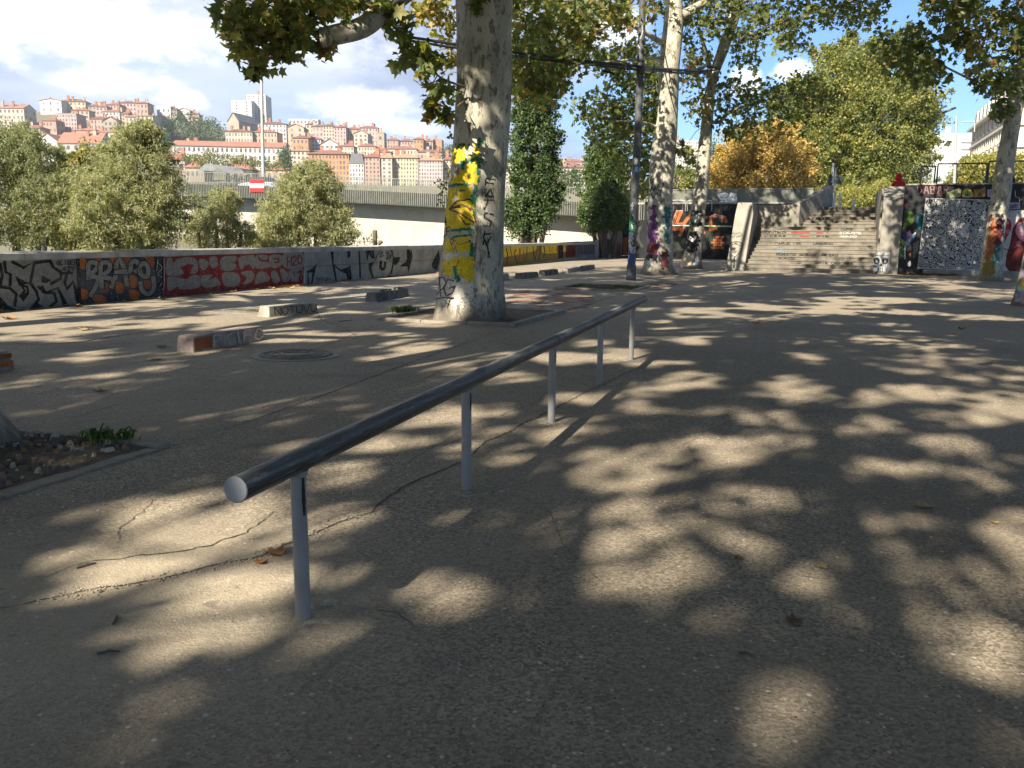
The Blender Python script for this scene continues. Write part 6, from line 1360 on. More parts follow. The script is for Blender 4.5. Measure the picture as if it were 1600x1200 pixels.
for pts in ([(90, 440), (85, 500)], [(1040, 170), (1060, 185)]): g.line(PK, .9, z3(pts), False)
g.build('black_graffiti', wall)
# -- yellow streaked stretch beyond the trunk
g = Graf(wf); g.poly(POLV, [(760, 386), (905, 377), (905, 401), (760, 420)]); g.poly(PY, [(778, 389), (830, 383), (835, 392), (780, 402)], True); g.poly(PY, [(850, 383), (880, 380), (885, 392), (850, 396)], True)
rr = random.Random(8)
for k in range(22):
    x = 765 + k * 6.6 + rr.uniform(-2, 2); y0 = 385 - (x - 765) * .06; y1 = 418 - (x - 765) * .13; g.line(PK if rr.random() < .7 else PRUST, rr.uniform(.7, 2.4), [(x, y0 + rr.uniform(0, 8)), (x + rr.uniform(-3, 3), (y0 + y1) / 2), (x + rr.uniform(-4, 4), y1 - rr.uniform(0, 8))])
g.poly(PK, [(872, 380), (880, 379), (880, 403), (872, 404)]); g.poly(PDR, [(886, 379), (900, 378), (898, 401), (884, 402)]); g.poly(PGRY, [(900, 378), (930, 376), (930, 397), (900, 400)]); g.poly(PLG, [(930, 375), (939, 374), (937, 401), (929, 402)]); g.poly(PG_, [(939, 374), (966, 373), (966, 398), (938, 399)])
for k in range(8): x = 902 + k * 3.4; g.line(PK, 1.2, [(x, 380 + rr.uniform(0, 4)), (x + 1, 396)])
g.line(PWH, 1.6, [(931, 377), (937, 383), (931, 389), (937, 394), (932, 398)], False)
for k in range(6): x = 942 + k * 4; g.line([PK, PLIME, PTEAL][k % 3], 1.3, [(x, 378), (x + rr.uniform(-2, 2), 394)])
g.build('yellow_graffiti', wall)
# -- splashes on the copings
g = Graf(lambda t, o, off=0.0: WQ(t, o, WALL_H + .01 + off), 0.0)
for (m_, pts) in ((PY, [(2.2, .0), (2.9, -.02), (3.9, .0), (3.7, -.28), (3.0, -.4), (2.4, -.25)]), (paint('pale_pink', (.55, .4, .42)), [(7, .0), (10, .005), (12.5, .0), (12, -.16), (10, -.1), (8, -.2)]), (paint('pale_blue', (.35, .4, .55)), [(.3, .0), (1.6, -.02), (1.9, -.3), (.8, -.4)])): g.poly(m_, pts)
g.build('coping_paint_splash', wall)
# -- tags on wheel stops
TW = paint('chalk_white', (.5, .49, .45))
for i, (wd_, q) in {1: ('PKIFC', None), 2: ('NOTUVU', None), 4: ('AG', None)}.items():
    root, a, d, L, nrm, h = BLOCKS[i]; ff = plane_map(a - nrm * .0, (-nrm + Vector((0, 0, .14))).normalized()); p0, p1 = proj(a + d * (L * (.25 if i == 1 else .1)) + Vector((0, 0, .03))), proj(a + d * (L * .96) + Vector((0, 0, .03))); p2, p3 = proj(a + d * (L * .96) + Vector((0, 0, h * .86))), proj(a + d * (L * (.25 if i == 1 else .1)) + Vector((0, 0, h * .86)))
    g = Graf(ff, .012); g.word(TW if i != 2 else PK, 2.6 if i == 1 else 1.2, wd_, (p0, p1, p2, p3), jit=1.0 if i == 1 else .5, seed=i); tag(g.build('scrawled_tag', root), kind='stuff')
root, a, d, L, nrm, h = BLOCKS[1]; ff = plane_map(a, (-nrm + Vector((0, 0, .14))).normalized()); g = Graf(ff, .009); p0, p1, p2, p3 = [proj(q) for q in (a + d * .03 + Vector((0, 0, .02)), a + d * L * .24 + Vector((0, 0, .02)), a + d * L * .24 + Vector((0, 0, h * .9)), a + d * .03 + Vector((0, 0, h * .9)))]; g.poly(PRUST, [p0, p1, p2, p3]); g.build('rust_paint_patch', root)
root, a, d, L, nrm, h = BLOCKS[0]; ff = plane_map(a, (-nrm + Vector((0, 0, .14))).normalized()); g = Graf(ff, .012); g.poly(PO, [proj(a + d * (L * u) + Vector((0, 0, z))) for u, z in ((.6, .04), (.97, .04), (.97, .1), (.6, .09))]); g.poly(PRUST, [proj(a + d * (L * u) + Vector((0, 0, z))) for u, z in ((.55, .12), (.95, .13), (.95, .18), (.55, .18))]); g.build('orange_paint_patch', root)
# -- black abutment wall: orange letters
af = plane_map(G(0, B_AB, 0), -AW); g = Graf(af); sx = 210 / 1600.0
z7 = lambda pts: [(960 + x * sx, 280 + y * sx) for x, y in pts]
for pts in ([(685, 545), (748, 385), (795, 385)], [(795, 385), (740, 525), (825, 528)], [(828, 528), (900, 430)], [(690, 592), (800, 596)], [(830, 545), (785, 665)], [(1015, 455), (1095, 455)], [(1150, 600), (1140, 450), (1195, 430), (1315, 455), (1330, 505)], [(1140, 600), (1215, 590)], [(1040, 600), (1060, 640)]):
    g.line(PK, 7.0, z7([(x + 10, y + 12) for x, y in pts]), False); g.line(PO, 5.2, z7(pts), False)
for pts in ([(680, 535), (742, 372), (806, 376)], [(1128, 450), (1192, 418), (1324, 444)]): g.line(PWH, .7, z7(pts), False)
g.line(PWH, 1.8, z7([(640, 550), (860, 552), (1050, 556), (1390, 562)]), False); g.line(PLIME, 1.0, z7([(1050, 560), (1390, 566)]), False)
PDG = paint('dark_olive', (.06, .075, .055))
for k in range(7): g.line(PDG, 1.0, z7([(650 + 12 * k, 640 + 8 * k), (700 + 14 * k, 760 + 6 * k), (760 + 18 * k, 850 + 4 * k)]))
for k in range(7): g.line(PDG, 1.0, z7([(1080 + 22 * k, 620), (1100 + 16 * k, 720), (1060 + 30 * k, 830 + 8 * k)]))
for k in range(4): g.line(PDG, .8, z7([(300 + 10 * k, 570 - 6 * k), (260 + 10 * k, 690), (320 + 10 * k, 810)]))
for i in range(5):
    for j in range(4):
        x = 1150 + 55 * j + (28 if i % 2 else 0); y = 680 + 32 * i
        if x + 48 < 1330 and y > 1000 - (x - 1000) * 1.0 - 140: g.poly(PO if (i + j) % 3 else PRUST, z7([(x, y), (x + 47, y - 4), (x + 47, y + 22), (x, y + 25)]))
g.poly(PTEAL, z7([(105, 560), (165, 560), (150, 660), (115, 650)])); g.poly(PRUST, z7([(100, 690), (160, 690), (150, 900), (100, 890)])); g.line(PPINK, 1.2, z7([(85, 700), (78, 860)])); g.line(PWH, 1.4, z7([(85, 908), (165, 908)]), False)
rr = random.Random(12)
for k in range(14): x = rr.uniform(100, 1380); g.line(PGRY, rr.uniform(.5, 1.2), z7([(x, rr.uniform(290, 330)), (x + rr.uniform(-10, 10), rr.uniform(380, 520))]))
g.build('orange_graffiti', awall)
rf_ = plane_map(G(0, B_AB + .13, 0), -AW); g = Graf(rf_); z7b = z7
PWH2 = mat('fresh_white_paint', (.8, .8, .78), .6, .04)
g.poly(PWH2, z7([(1225, 190), (1250, 165), (1340, 160), (1365, 180), (1390, 160), (1455, 170), (1462, 250), (1455, 290), (1240, 288), (1260, 250)]))
for pts in ([(1350, 155), (1375, 185), (1320, 225), (1345, 245)], [(1265, 205), (1300, 225), (1270, 215)], [(1395, 205), (1430, 230), (1455, 190)], [(1250, 255), (1460, 262)], [(1400, 260), (1390, 290)], [(1310, 262), (1305, 290)]): g.line(PK, .9, z7(pts), False)
g.build('white_graffiti', arail)
# -- stair cheeks
pn = (AU.cross(BUT[1] - BUT[0])).normalized(); pn = pn if pn.dot(AW) < 0 else -pn
bf_ = plane_map(BUT[0], pn); g = Graf(bf_, .006)
for w_, pts in ((1.1, [(1375, 810), (1380, 770), (1430, 745), (1500, 755), (1525, 800), (1500, 860), (1430, 935), (1425, 970), (1415, 1060)]), (.9, [(1375, 790), (1385, 850), (1370, 870), (1390, 900), (1430, 925)]), (.8, [(1390, 790), (1430, 770), (1500, 790)]), (.8, [(1410, 830), (1445, 825)]), (.8, [(1400, 870), (1440, 880)]), (.7, [(1395, 650), (1420, 640), (1430, 680), (1400, 690)]), (.7, [(1440, 650), (1500, 640), (1515, 670), (1450, 690)]), (1.4, [(1428, 930), (1425, 1060)])): g.line(PK, w_, z7(pts))
g.build('line_drawn_face', stairs)
rf2 = plane_map(G(6.2, -.15, 0), -AW); g = Graf(rf2, .006); z8 = lambda pts: [(1150 + x * 250 / 1600, 310 + y * 250 / 1600) for x, y in pts]
g.poly(PWH, z8([(1375, 590), (1380, 575), (1535, 575), (1540, 680), (1500, 690), (1495, 730), (1430, 725), (1425, 690), (1370, 660)])); g.poly(PWH, z8([(1365, 690), (1420, 685), (1415, 720), (1375, 750)])); g.poly(PWH, z8([(1485, 690), (1540, 680), (1530, 730), (1495, 755)])); g.poly(PWH, z8([(1380, 565), (1395, 535), (1440, 540), (1450, 570)])); g.poly(PWH, z8([(1480, 570), (1490, 540), (1545, 535), (1540, 560)])); g.poly(PWH, z8([(1445, 530), (1475, 530), (1470, 565), (1452, 565)]))
for cx in (1405, 1490):
    g.poly(PK, z8([(cx - 28, 600), (cx + 10, 592), (cx + 32, 610), (cx + 25, 645), (cx - 5, 658), (cx - 28, 640)]), True); g.poly(PWH, z8([(cx + 12 * math.cos(t) + 2, 635 + 14 * math.sin(t)) for t in [k * .7 for k in range(9)]])); g.poly(PK, z8([(cx + 5 * math.cos(t) + 2, 635 + 6 * math.sin(t)) for t in [k * .7 for k in range(9)]]))
g.poly(PK, z8([(1435, 675), (1450, 650), (1465, 675)])); 
for x in (1432, 1448, 1464): g.line(PK, .8, z8([(x, 695), (x, 728)]), False)
g.line(PK, .8, z8([(1450, 580), (1452, 620)]), False); g.build('painted_skull', stairs)
# -- tags on the stair risers
def riser_map(y):
    best = None
    for (b, zb, zt_) in RISERS:
        yy = proj(G(3.2, b, (zb + zt_) / 2))[1]
        if best is None or abs(yy - y) < best[0]: best = (abs(yy - y), b, zb, zt_)
    return best
for (wd_, xa, xb, y, m_) in (('CONTEO', 250, 500, 335, PK), ('TEKAX', 300, 500, 385, PK), ('ANGE', 800, 940, 390, PK), ('URBANO', 770, 970, 435, PK), ('NAZTE', 385, 660, 468, PK), ('MORATO SERIAL MESAO', 400, 1020, 572, PK), ('AMIS CARTERA', 790, 1170, 628, PK), ('TUMS', 1040, 1170, 303, PK), ('SOKAPE', 1030, 1260, 348, PLG), ('RANGO', 660, 910, 190, PK), ('FACE', 430, 600, 615, PK), ('ARENO', 1040, 1210, 392, PLG), ('SKY', 400, 520, 520, PSKY)):
    Yp = 310 + y * 250 / 1600; _, b, zb, zt_ = riser_map(Yp); ff = plane_map(G(0, b, 0), -AW); g = Graf(ff, .006); xs = [1150 + x * 250 / 1600 for x in (xa, xb)]
    yb_, yt_ = proj(ff(xs[0], Yp))[1], 0; mid = (xs[0] + xs[1]) / 2; pb_ = [None, None]
    def yy_at(x, z):
        lo, hi = 200, 500
        for _ in range(30):
            mm = (lo + hi) / 2
            if ff(x, mm).z > z: lo = mm
            else: hi = mm
        return lo
    q = ((xs[0], yy_at(xs[0], zb + .012)), (xs[1], yy_at(xs[1], zb + .012)), (xs[1], yy_at(xs[1], zt_ - .005)), (xs[0], yy_at(xs[0], zt_ - .005))); g.word(m_, .9, wd_, q, jit=.3, seed=xa); g.build('riser_tag', stairs)
for (xa, xb, y) in ((550, 740, 340), (800, 880, 345), (640, 740, 388)):
    Yp = 310 + y * 250 / 1600; _, b, zb, zt_ = riser_map(Yp); ff = plane_map(G(0, b, 0), -AW); g = Graf(ff, .005); x0, x1 = 1150 + xa * 250 / 1600, 1150 + xb * 250 / 1600; g.poly(paint('faded_red', (.27, .07, .055)), [(x0, Yp + 2.2), (x1, Yp + 2.2), (x1 - 2, Yp - 2.2), (x0 + 1, Yp - 2.4)]); g.build('red_riser_paint', stairs)
# -- mural wall: figures left of the patterned panel
mf = plane_map(G(0, .12, 0), -AW); g = Graf(mf); k5 = 120 / 847.0; z5 = lambda pts: [(1380 + x * k5, 270 + y * k5) for x, y in pts]
g.poly(PTEAL, z5([(60, 430), (180, 420), (200, 520), (70, 560)])); g.poly(paint('moss', (.06, .12, .02)), z5([(230, 420), (350, 430), (330, 560), (220, 620)])); g.poly(PDR, z5([(190, 260), (270, 270), (260, 380), (210, 390)])); g.poly(PTEAL, z5([(370, 460), (430, 440), (410, 640), (370, 600)])); g.poly(PGRY, z5([(75, 540), (120, 500), (190, 530), (200, 640), (150, 690), (80, 690)]), True); g.line(PK, 1.0, z5([(80, 560), (120, 505), (180, 530), (190, 620), (150, 685), (85, 680)])); g.line(PK, 1.2, z5([(115, 560), (140, 545), (150, 580), (120, 590), (112, 565)])); g.line(PK, .9, z5([(85, 650), (130, 620), (180, 650)]))
g.poly(paint('blue', (.04, .06, .25)), z5([(200, 680), (270, 640), (330, 680), (250, 760)])); g.poly(PSKY, z5([(270, 720), (360, 660), (355, 700), (240, 830), (220, 800)])); g.poly(PPINK, z5([(260, 660), (300, 630), (310, 690), (270, 710)])); g.poly(PLIME, z5([(200, 720), (230, 750), (250, 760), (215, 800), (195, 770)])); g.poly(POLV, z5([(110, 850), (190, 740), (200, 860), (150, 960)])); g.poly(PG_, z5([(190, 850), (240, 830), (230, 930), (190, 920)]))
g.line(PWH, 1.2, z5([(355, 660), (300, 720), (240, 820), (240, 950)]), False); g.poly(PGRY, z5([(90, 700), (190, 690), (120, 860), (90, 900)])); g.poly(PGRY, z5([(330, 780), (400, 740), (380, 860), (330, 860)])); g.line(PDR, 1.4, z5([(330, 730), (250, 830), (250, 940)]), False); g.poly(PLG, z5([(270, 990), (300, 975), (300, 1030), (275, 1030)]), True); g.line(POLV, .9, z5([(100, 900), (150, 960), (120, 1040)]), False); g.line(POLV, .9, z5([(120, 860), (180, 930)]), False); g.poly(PRUST, z5([(290, 880), (320, 870), (310, 920), (285, 930)]))
k6 = 110 / 574.0; z6 = lambda pts: [(1490 + x * k6, 250 + y * k6) for x, y in pts]
g.poly(PLG, z6([(440, 420), (560, 410), (640, 420), (640, 940), (330, 940), (400, 620)])); g.poly(paint('crimson', (.4, .02, .04)), z6([(410, 520), (430, 475), (465, 500), (470, 560), (440, 620), (405, 680)]), True); g.poly(PPINK, z6([(420, 505), (440, 490), (455, 515), (435, 525)]), True); g.poly(PDR, z6([(460, 680), (480, 560), (530, 480), (640, 440), (640, 900), (480, 950), (420, 860), (430, 780)])); g.poly(PPINK, z6([(505, 570), (540, 510), (640, 500), (640, 670), (560, 660), (520, 620)]), True); g.poly(PLG, z6([(545, 540), (560, 520), (620, 520), (620, 590), (560, 590)]), True); g.poly(paint('rose', (.35, .1, .14)), z6([(490, 720), (520, 660), (560, 650), (540, 700)])); g.line(PK, 1, z6([(405, 690), (410, 720), (440, 730), (450, 745), (490, 735)])); g.line(PK, 1.6, z6([(400, 780), (395, 830), (385, 880)])); g.line(PWH, .8, z6([(430, 590), (440, 570), (455, 585), (435, 600)]))
g.poly(PLIL, z6([(460, 270), (520, 250), (545, 300), (540, 400), (430, 400), (440, 300)])); g.line(PK, 1.0, z6([(455, 280), (480, 320), (450, 330)]), False); g.line(PK, 1, z6([(490, 270), (470, 320), (500, 340)]), False); g.word(PK, 1.0, 'SORO', z6([(440, 395), (520, 390), (520, 360), (440, 368)])); g.line(PLG, 1.0, z6([(500, 250), (505, 300), (535, 310), (540, 410), (440, 410)]), False)
g.build('figure_mural', mwall)
pf = plane_map(G(0, .1, 0), -AW); g = Graf(pf)
g.poly(paint('dark_maroon', (.07, .015, .015)), [(1432, 289), (1484, 290), (1480, 309), (1463, 305), (1446, 303), (1432, 300)])
for (ch, xa, xb) in (('D', 1434, 1440), ('A', 1444, 1451), ('B', 1454, 1461), ('A', 1465, 1472), ('R', 1475, 1482)): g.word(paint('dusty_grey', (.2, .17, .17)), 2.0, ch, ((xa, 302), (xb, 303), (xb, 291), (xa, 290)), gap=.05)
g.poly(paint('sage', (.3, .34, .16)), z6([(-60, 265), (40, 230), (65, 240), (60, 300), (-60, 312)])); g.line(PK, 1, z6([(-60, 262), (40, 228), (66, 240), (60, 302)]), False); g.poly(paint('lemon', (.55, .5, .1)), z6([(72, 300), (80, 250), (110, 232), (145, 250), (155, 300)]), True); g.poly(paint('sage', (.3, .34, .16)), z6([(88, 298), (92, 262), (112, 248), (134, 262), (140, 298)])); 
for a_ in (.5, 1.1, 1.6, 2.2, 2.7): g.line(PK, .8, z6([(113, 290), (113 + 40 * math.cos(a_), 290 - 42 * math.sin(a_))]), False)
g.poly(paint('tawny', (.3, .17, .05)), z6([(165, 240), (262, 232), (258, 300), (160, 305)])); g.line(PK, 1.2, z6([(210, 265), (200, 285), (225, 275)])); g.poly(PLIL, z6([(275, 240), (325, 240), (325, 300), (272, 300)])); g.line(PK, .8, z6([(290, 250), (292, 290), (310, 250)]), False); g.line(PY, 1.2, z6([(325, 295), (330, 255), (365, 240)]), False); g.poly(PRUST, z6([(20, 196), (170, 208), (180, 214), (20, 206)])); g.build('lettered_parapet_mural', mwall)
# -- patterned poster panel
panel = empty('patterned_panel', mf(1495, 430), 'square black and white squiggle patterned panel with ring of hands on the wall', 'artwork')
mt, N = newmat('squiggle_print'); pos = N.n('ShaderNodeNewGeometry').outputs['Position']
wp = N.noise(pos, 4.2, 1, .5); lp_ = N.math('SINE', N.math('MULTIPLY', wp, 62.0)); f_ = N.smooth(lp_, -.15, .25)
finish(N, N.n('ShaderNodeBsdfPrincipled', {'Base Color': N.mix(f_, (.015, .015, .015), (.5, .5, .48)), 'Roughness': .6}).outputs[0])
SQ = mt; cor = [(1434, 419), (1547, 423), (1553, 313), (1447, 310)]
mb = MB(); fr = [mf(x, y, .004) for x, y in cor]; mb.loft([fr, [p - AW * .03 for p in fr]]); mb.build('panel_board', SQ, panel)
g = Graf(mf, .036)
edge = cor + [cor[0]]
for p, q in zip(edge[:-1], edge[1:]): g.line(PLG, 1.6, [p, q], False)
PHL, PHR = mat('hand_print_grey', (.5, .5, .48), .6, .08), PK
def hand(x, y, s, a):
    ca, sa = math.cos(a), math.sin(a); T = lambda pts: [(x + s * (px * ca - py * sa), y + s * (px * sa + py * ca)) for px, py in pts]
    g.poly(PHL, T([(-.5, .6), (-.55, -.2), (.5, -.2), (.5, .6)])); 
    for fx, l in ((-.42, .5), (-.12, .7), (.16, .68), (.42, .45)): g.line(PHL, s * .22, T([(fx, -.2), (fx, -.2 - l)]), False)
    g.line(PHL, s * .22, T([(.45, .3), (.85, -.05)]), False)
    for fx in (-.27, .02, .3): g.line(PK, s * .08, T([(fx, .1), (fx, -.6)]), False)
cx, cy, rx, ry = 1504, 362, 34, 42
for k in range(24):
    a = 6.28318 * k / 24
    hand(cx + rx * math.cos(a), cy + ry * math.sin(a), 4.4, 0)
g.poly(PHL, [(1492, 351), (1496, 355), (1504, 362), (1509, 369), (1504, 371), (1498, 366), (1494, 360)]); g.poly(PHL, [(1514, 349), (1514, 354), (1508, 361), (1501, 364), (1500, 360), (1507, 352)]);
for o in (0, 2.2, 4.4): g.line(PHL, 1.6, [(1502 + o, 362 - o * .4), (1505 + o * .9, 370 - o)], False)
g.build('hand_ring_print', panel)

# ------------------------------------------------------------------ paint on the trunks and mast
zt4 = lambda pts: [(680 + x * .25, 210 + y * .25) for x, y in pts]
YEL, GRN, BRN = paint('trunk_yellow', (.68, .5, .02)), paint('trunk_green', (.015, .17, .08)), paint('trunk_brown', (.12, .03, .025))
CHALK = paint('whitewash', (.6, .57, .5))
items = [(GRN, 'poly', zt4([(208, 152), (292, 145), (276, 330), (242, 420), (258, 500), (228, 600), (238, 760), (214, 765), (220, 600), (224, 420), (260, 320), (266, 182), (210, 182)])), (GRN, 'poly', zt4([(130, 70), (205, 52), (205, 66), (130, 90)])), (GRN, 'poly', zt4([(262, 30), (288, 28), (288, 80), (262, 60)])), (GRN, 'poly', zt4([(165, 165), (188, 160), (186, 225), (160, 220)])),
 (YEL, 'poly', zt4([(125, 90), (210, 62), (285, 80), (275, 155), (215, 155), (190, 110), (180, 160), (140, 170), (150, 200), (110, 230), (105, 130)])), (YEL, 'poly', zt4([(110, 215), (150, 215), (185, 225), (200, 185), (270, 180), (262, 315), (200, 315), (90, 310)])), (YEL, 'poly', zt4([(85, 335), (225, 322), (225, 420), (245, 480), (240, 560), (220, 590), (110, 600), (60, 570), (65, 480)])),
 (YEL, 'poly', zt4([(60, 660), (110, 640), (220, 640), (215, 735), (140, 735), (115, 700), (130, 760), (60, 780)])), (YEL, 'poly', zt4([(50, 790), (135, 770), (240, 765), (245, 920), (205, 955), (165, 900), (120, 830), (100, 890), (55, 880)])),
 (GRN, 'line', 4, zt4([(80, 325), (135, 312), (200, 316)])), (GRN, 'line', 3, zt4([(145, 355), (185, 350)])), (GRN, 'line', 5, zt4([(215, 160), (285, 155)])), (GRN, 'line', 5, zt4([(120, 830), (140, 920)])), (GRN, 'line', 3, zt4([(200, 950), (240, 925)])), (GRN, 'line', 4, zt4([(110, 600), (220, 590)])), (GRN, 'line', 3, zt4([(110, 640), (220, 630)])),
 (None, 'poly', zt4([(185, 100), (215, 60), (240, 60), (245, 130), (220, 150)])), (None, 'poly', zt4([(105, 200), (140, 175), (160, 225), (100, 290), (90, 270)])), (None, 'poly', zt4([(120, 360), (140, 350), (140, 430), (120, 430)])), (CHALK, 'poly', zt4([(45, 745), (110, 730), (135, 760), (60, 800)])), (CHALK, 'poly', zt4([(20, 900), (240, 900), (245, 1000), (235, 1100), (222, 1020), (205, 1110), (190, 1060), (165, 1090), (150, 1030), (125, 1120), (110, 1060), (85, 1040), (60, 1090), (40, 1050), (15, 1070)])), (None, 'poly', zt4([(170, 1010), (200, 1010), (195, 1050), (170, 1060)])), (None, 'poly', zt4([(60, 1050), (90, 1040), (120, 1080), (60, 1080)])), (YEL, 'poly', zt4([(150, 830), (240, 830), (244, 915), (205, 950)])), (GRN, 'poly', zt4([(118, 830), (130, 830), (150, 920), (125, 925)])),
 (BRN, 'line', 2.6, zt4([(90, 465), (140, 415), (220, 405)])), (BRN, 'line', 2.4, zt4([(90, 465), (170, 440), (235, 470), (255, 550)])), (BRN, 'line', 2.4, zt4([(95, 470), (150, 490), (240, 550)])), (BRN, 'line', 2.4, zt4([(140, 490), (190, 560), (215, 560)])), (BRN, 'line', 2, zt4([(100, 462), (200, 450), (225, 480)])), (PPUR, 'line', 2, zt4([(95, 670), (105, 648), (118, 660), (105, 690), (95, 675)])), (PRUST, 'line', 1.5, zt4([(118, 660), (150, 690), (210, 670)])), (PRUST, 'line', 1.5, zt4([(120, 680), (135, 730)])), (PRUST, 'line', 1.5, zt4([(150, 780), (130, 840)]))]
for pts, w_ in (([(316, 276), (372, 282)], 1.9), ([(312, 300), (362, 308)], 1.9), ([(318, 270), (310, 325)], 1.9), ([(312, 390), (345, 340), (362, 395)], 1.9), ([(325, 385), (360, 388)], 1.9), ([(305, 410), (360, 412)], 1.9), ([(330, 412), (305, 470)], 1.9), ([(360, 500), (310, 490), (305, 520), (350, 545), (340, 575), (300, 570)], 1.9), ([(310, 600), (300, 690)], 2), ([(350, 620), (290, 625)], 2), ([(300, 640), (325, 700), (338, 765)], 2), ([(348, 640), (325, 680)], 2)): items.append((PK, 'line', w_, zt4(pts)))
for pts in ([(35, 1010), (28, 895), (55, 895), (70, 930), (60, 950), (10, 1000)], [(115, 915), (80, 905), (55, 960), (70, 1010), (110, 990), (125, 950), (90, 960)], [(0, 1030), (60, 1018), (118, 1025), (95, 1030), (80, 1080)], [(55, 570), (52, 530), (65, 520), (72, 545), (58, 555)], [(90, 575), (72, 585), (75, 610), (92, 600)], [(50, 640), (75, 625)], [(62, 540), (75, 570)]): items.append((PK, 'line', 2.0 if pts[0][1] > 800 else 1.5, zt4(pts)))
TR1.paint(tree1, items, .0135, .12, 3.4, 2.0, 4)
zt2 = lambda pts: [(960 + x * 210 / 1600, 280 + y * 210 / 1600) for x, y in pts]
items = [(PPUR, 'poly', zt2([(450, 300), (510, 320), (500, 560), (520, 780), (520, 900), (390, 880), (400, 700), (370, 640), (430, 520)])), (PLIL, 'poly', zt2([(350, 600), (400, 560), (395, 760), (345, 760)])), (PPUR, 'line', 1.5, zt2([(380, 450), (400, 560)])), (PTEAL, 'poly', zt2([(600, 330), (670, 300), (660, 700), (620, 820), (590, 600)])), (PDR, 'poly', zt2([(540, 860), (640, 850), (650, 1060), (560, 1060)])), (PDR, 'poly', zt2([(400, 740), (500, 760), (500, 880), (400, 880)])), (PK, 'poly', zt2([(380, 900), (520, 880), (520, 980), (440, 1000), (370, 960)])), (CHALK, 'poly', zt2([(400, 960), (470, 950), (460, 1020), (380, 1020)])), (None, 'poly', zt2([(510, 400), (550, 400), (545, 900), (515, 880)]))]
for pts in ([(430, 0), (435, 45), (465, 30), (460, 0)], [(400, 80), (430, 150), (440, 90), (470, 140), (480, 80), (500, 130), (530, 60)], [(520, 130), (550, 150), (580, 50)], [(400, 190), (440, 170), (460, 230), (500, 160), (545, 200), (560, 110)], [(545, 250), (560, 280), (580, 240)], [(385, 280), (410, 260)], [(380, 400), (420, 330)], [(360, 640), (390, 600)]): items.append((PK, 'line', 1.3, zt2(pts)))
TR2.paint(tree2, items, .028, .05, 4.0, 1.8, 6)
items = [(PK, 'poly', zt2([(880, 640), (1000, 600), (1010, 760), (960, 860), (870, 900), (840, 840)])), (PK, 'poly', zt2([(910, 380), (1040, 380), (1040, 560), (900, 560)])), (None, 'poly', zt2([(950, 400), (1000, 410), (990, 540), (930, 520)])), (CHALK, 'poly', zt2([(900, 680), (960, 670), (950, 740), (890, 750)])), (POLV, 'poly', zt2([(880, 560), (920, 560), (900, 640), (870, 650)])), (PSKY, 'poly', zt2([(940, 940), (985, 930), (990, 1010), (950, 1000)])), (PR, 'line', 1.3, zt2([(960, 860), (980, 960)])), (PTEAL, 'poly', zt2([(930, 480), (980, 470), (960, 560)])), (paint('pale_ochre', (.6, .48, .33)), 'poly', zt2([(790, 920), (840, 870), (920, 900), (940, 1040), (780, 1040)])), (PK, 'line', 1.1, zt2([(920, 380), (960, 390), (1000, 375), (1040, 390)]))]
TR3.paint(tree3, items, .03, .03, 2.8, 1.8, 7)
items = [(PRUST, 'poly', z6([(300, 500), (345, 460), (340, 640), (320, 760), (250, 830), (270, 660)])), (PDR, 'poly', z6([(340, 520), (410, 500), (390, 640), (360, 720), (320, 760)])), (PO, 'poly', z6([(300, 490), (330, 470), (330, 560), (290, 600)])), (POLV, 'poly', z6([(250, 820), (340, 760), (330, 940), (225, 950), (235, 880)])), (PTEAL, 'poly', z6([(330, 700), (370, 690), (350, 860), (325, 850)])), (PK, 'poly', z6([(345, 455), (400, 440), (415, 500), (350, 530)]))]
TR4.paint(tree4, items, .026, .03, 2.6, 2.0, 8)
items = [(PLIL, 'poly', z6([(520, 900), (640, 900), (640, 1180), (500, 1160)])), (PTEAL, 'poly', z6([(550, 720), (640, 690), (640, 900), (545, 890)])), (paint('peach', (.6, .33, .15)), 'poly', z6([(530, 970), (574, 950), (580, 1030), (530, 1060)])), (paint('mint', (.25, .5, .42)), 'poly', z6([(530, 1010), (560, 1020), (550, 1090), (520, 1080)])), (PPINK, 'poly', z6([(540, 1080), (640, 1090), (640, 1130), (540, 1140)])), (PSKY, 'poly', z6([(520, 1060), (545, 1070), (540, 1120), (515, 1110)])), (PY, 'poly', z6([(555, 1000), (600, 1000), (600, 1060), (560, 1070)]))]
TR5.paint(tree5, items, .02, .03, 1.9, .9, 9)
class MastSurf(Trunk): pass
ms = MastSurf([(p.x, p.y, p.z, r_) for p, r_ in zip(mast_pts[:5], (.145, .138, .133, .123, .113))], 1, 0, .3, 0)
items = [(paint('mast_blue', (.05, .09, .25)), 'poly', zt2([(165, 880), (250, 870), (250, 1060), (160, 1060)])), (PLG, 'poly', zt2([(175, 640), (215, 560), (230, 660), (210, 820), (250, 800), (245, 880), (175, 880)])), (PG_, 'poly', zt2([(180, 480), (230, 440), (230, 640), (180, 640)])), (PLG, 'poly', zt2([(195, 290), (225, 280), (225, 360), (200, 380)])), (PLG, 'poly', [(991, 247), (996, 247), (996, 257), (991, 257)]), (PSKY, 'poly', [(992, 259), (998, 260), (997, 269), (991, 268)]), (PLG, 'line', 1.4, [(1003, 35), (1004, 50), (1001, 60)]), (PLG, 'line', 1.2, [(997, 70), (1000, 76)])]
rr = random.Random(5)
for k in range(16): x, y = rr.uniform(180, 240), 420 + k * 40; items.append((PK if k % 3 else PWH, 'line', rr.uniform(1, 1.8), zt2([(x, y), (x + rr.uniform(-30, 30), y + 30), (x + rr.uniform(-25, 25), y + 45)])))
tag(ms.paint(mast, items, .02, .58, 9.0, .5, 10), kind='stuff')

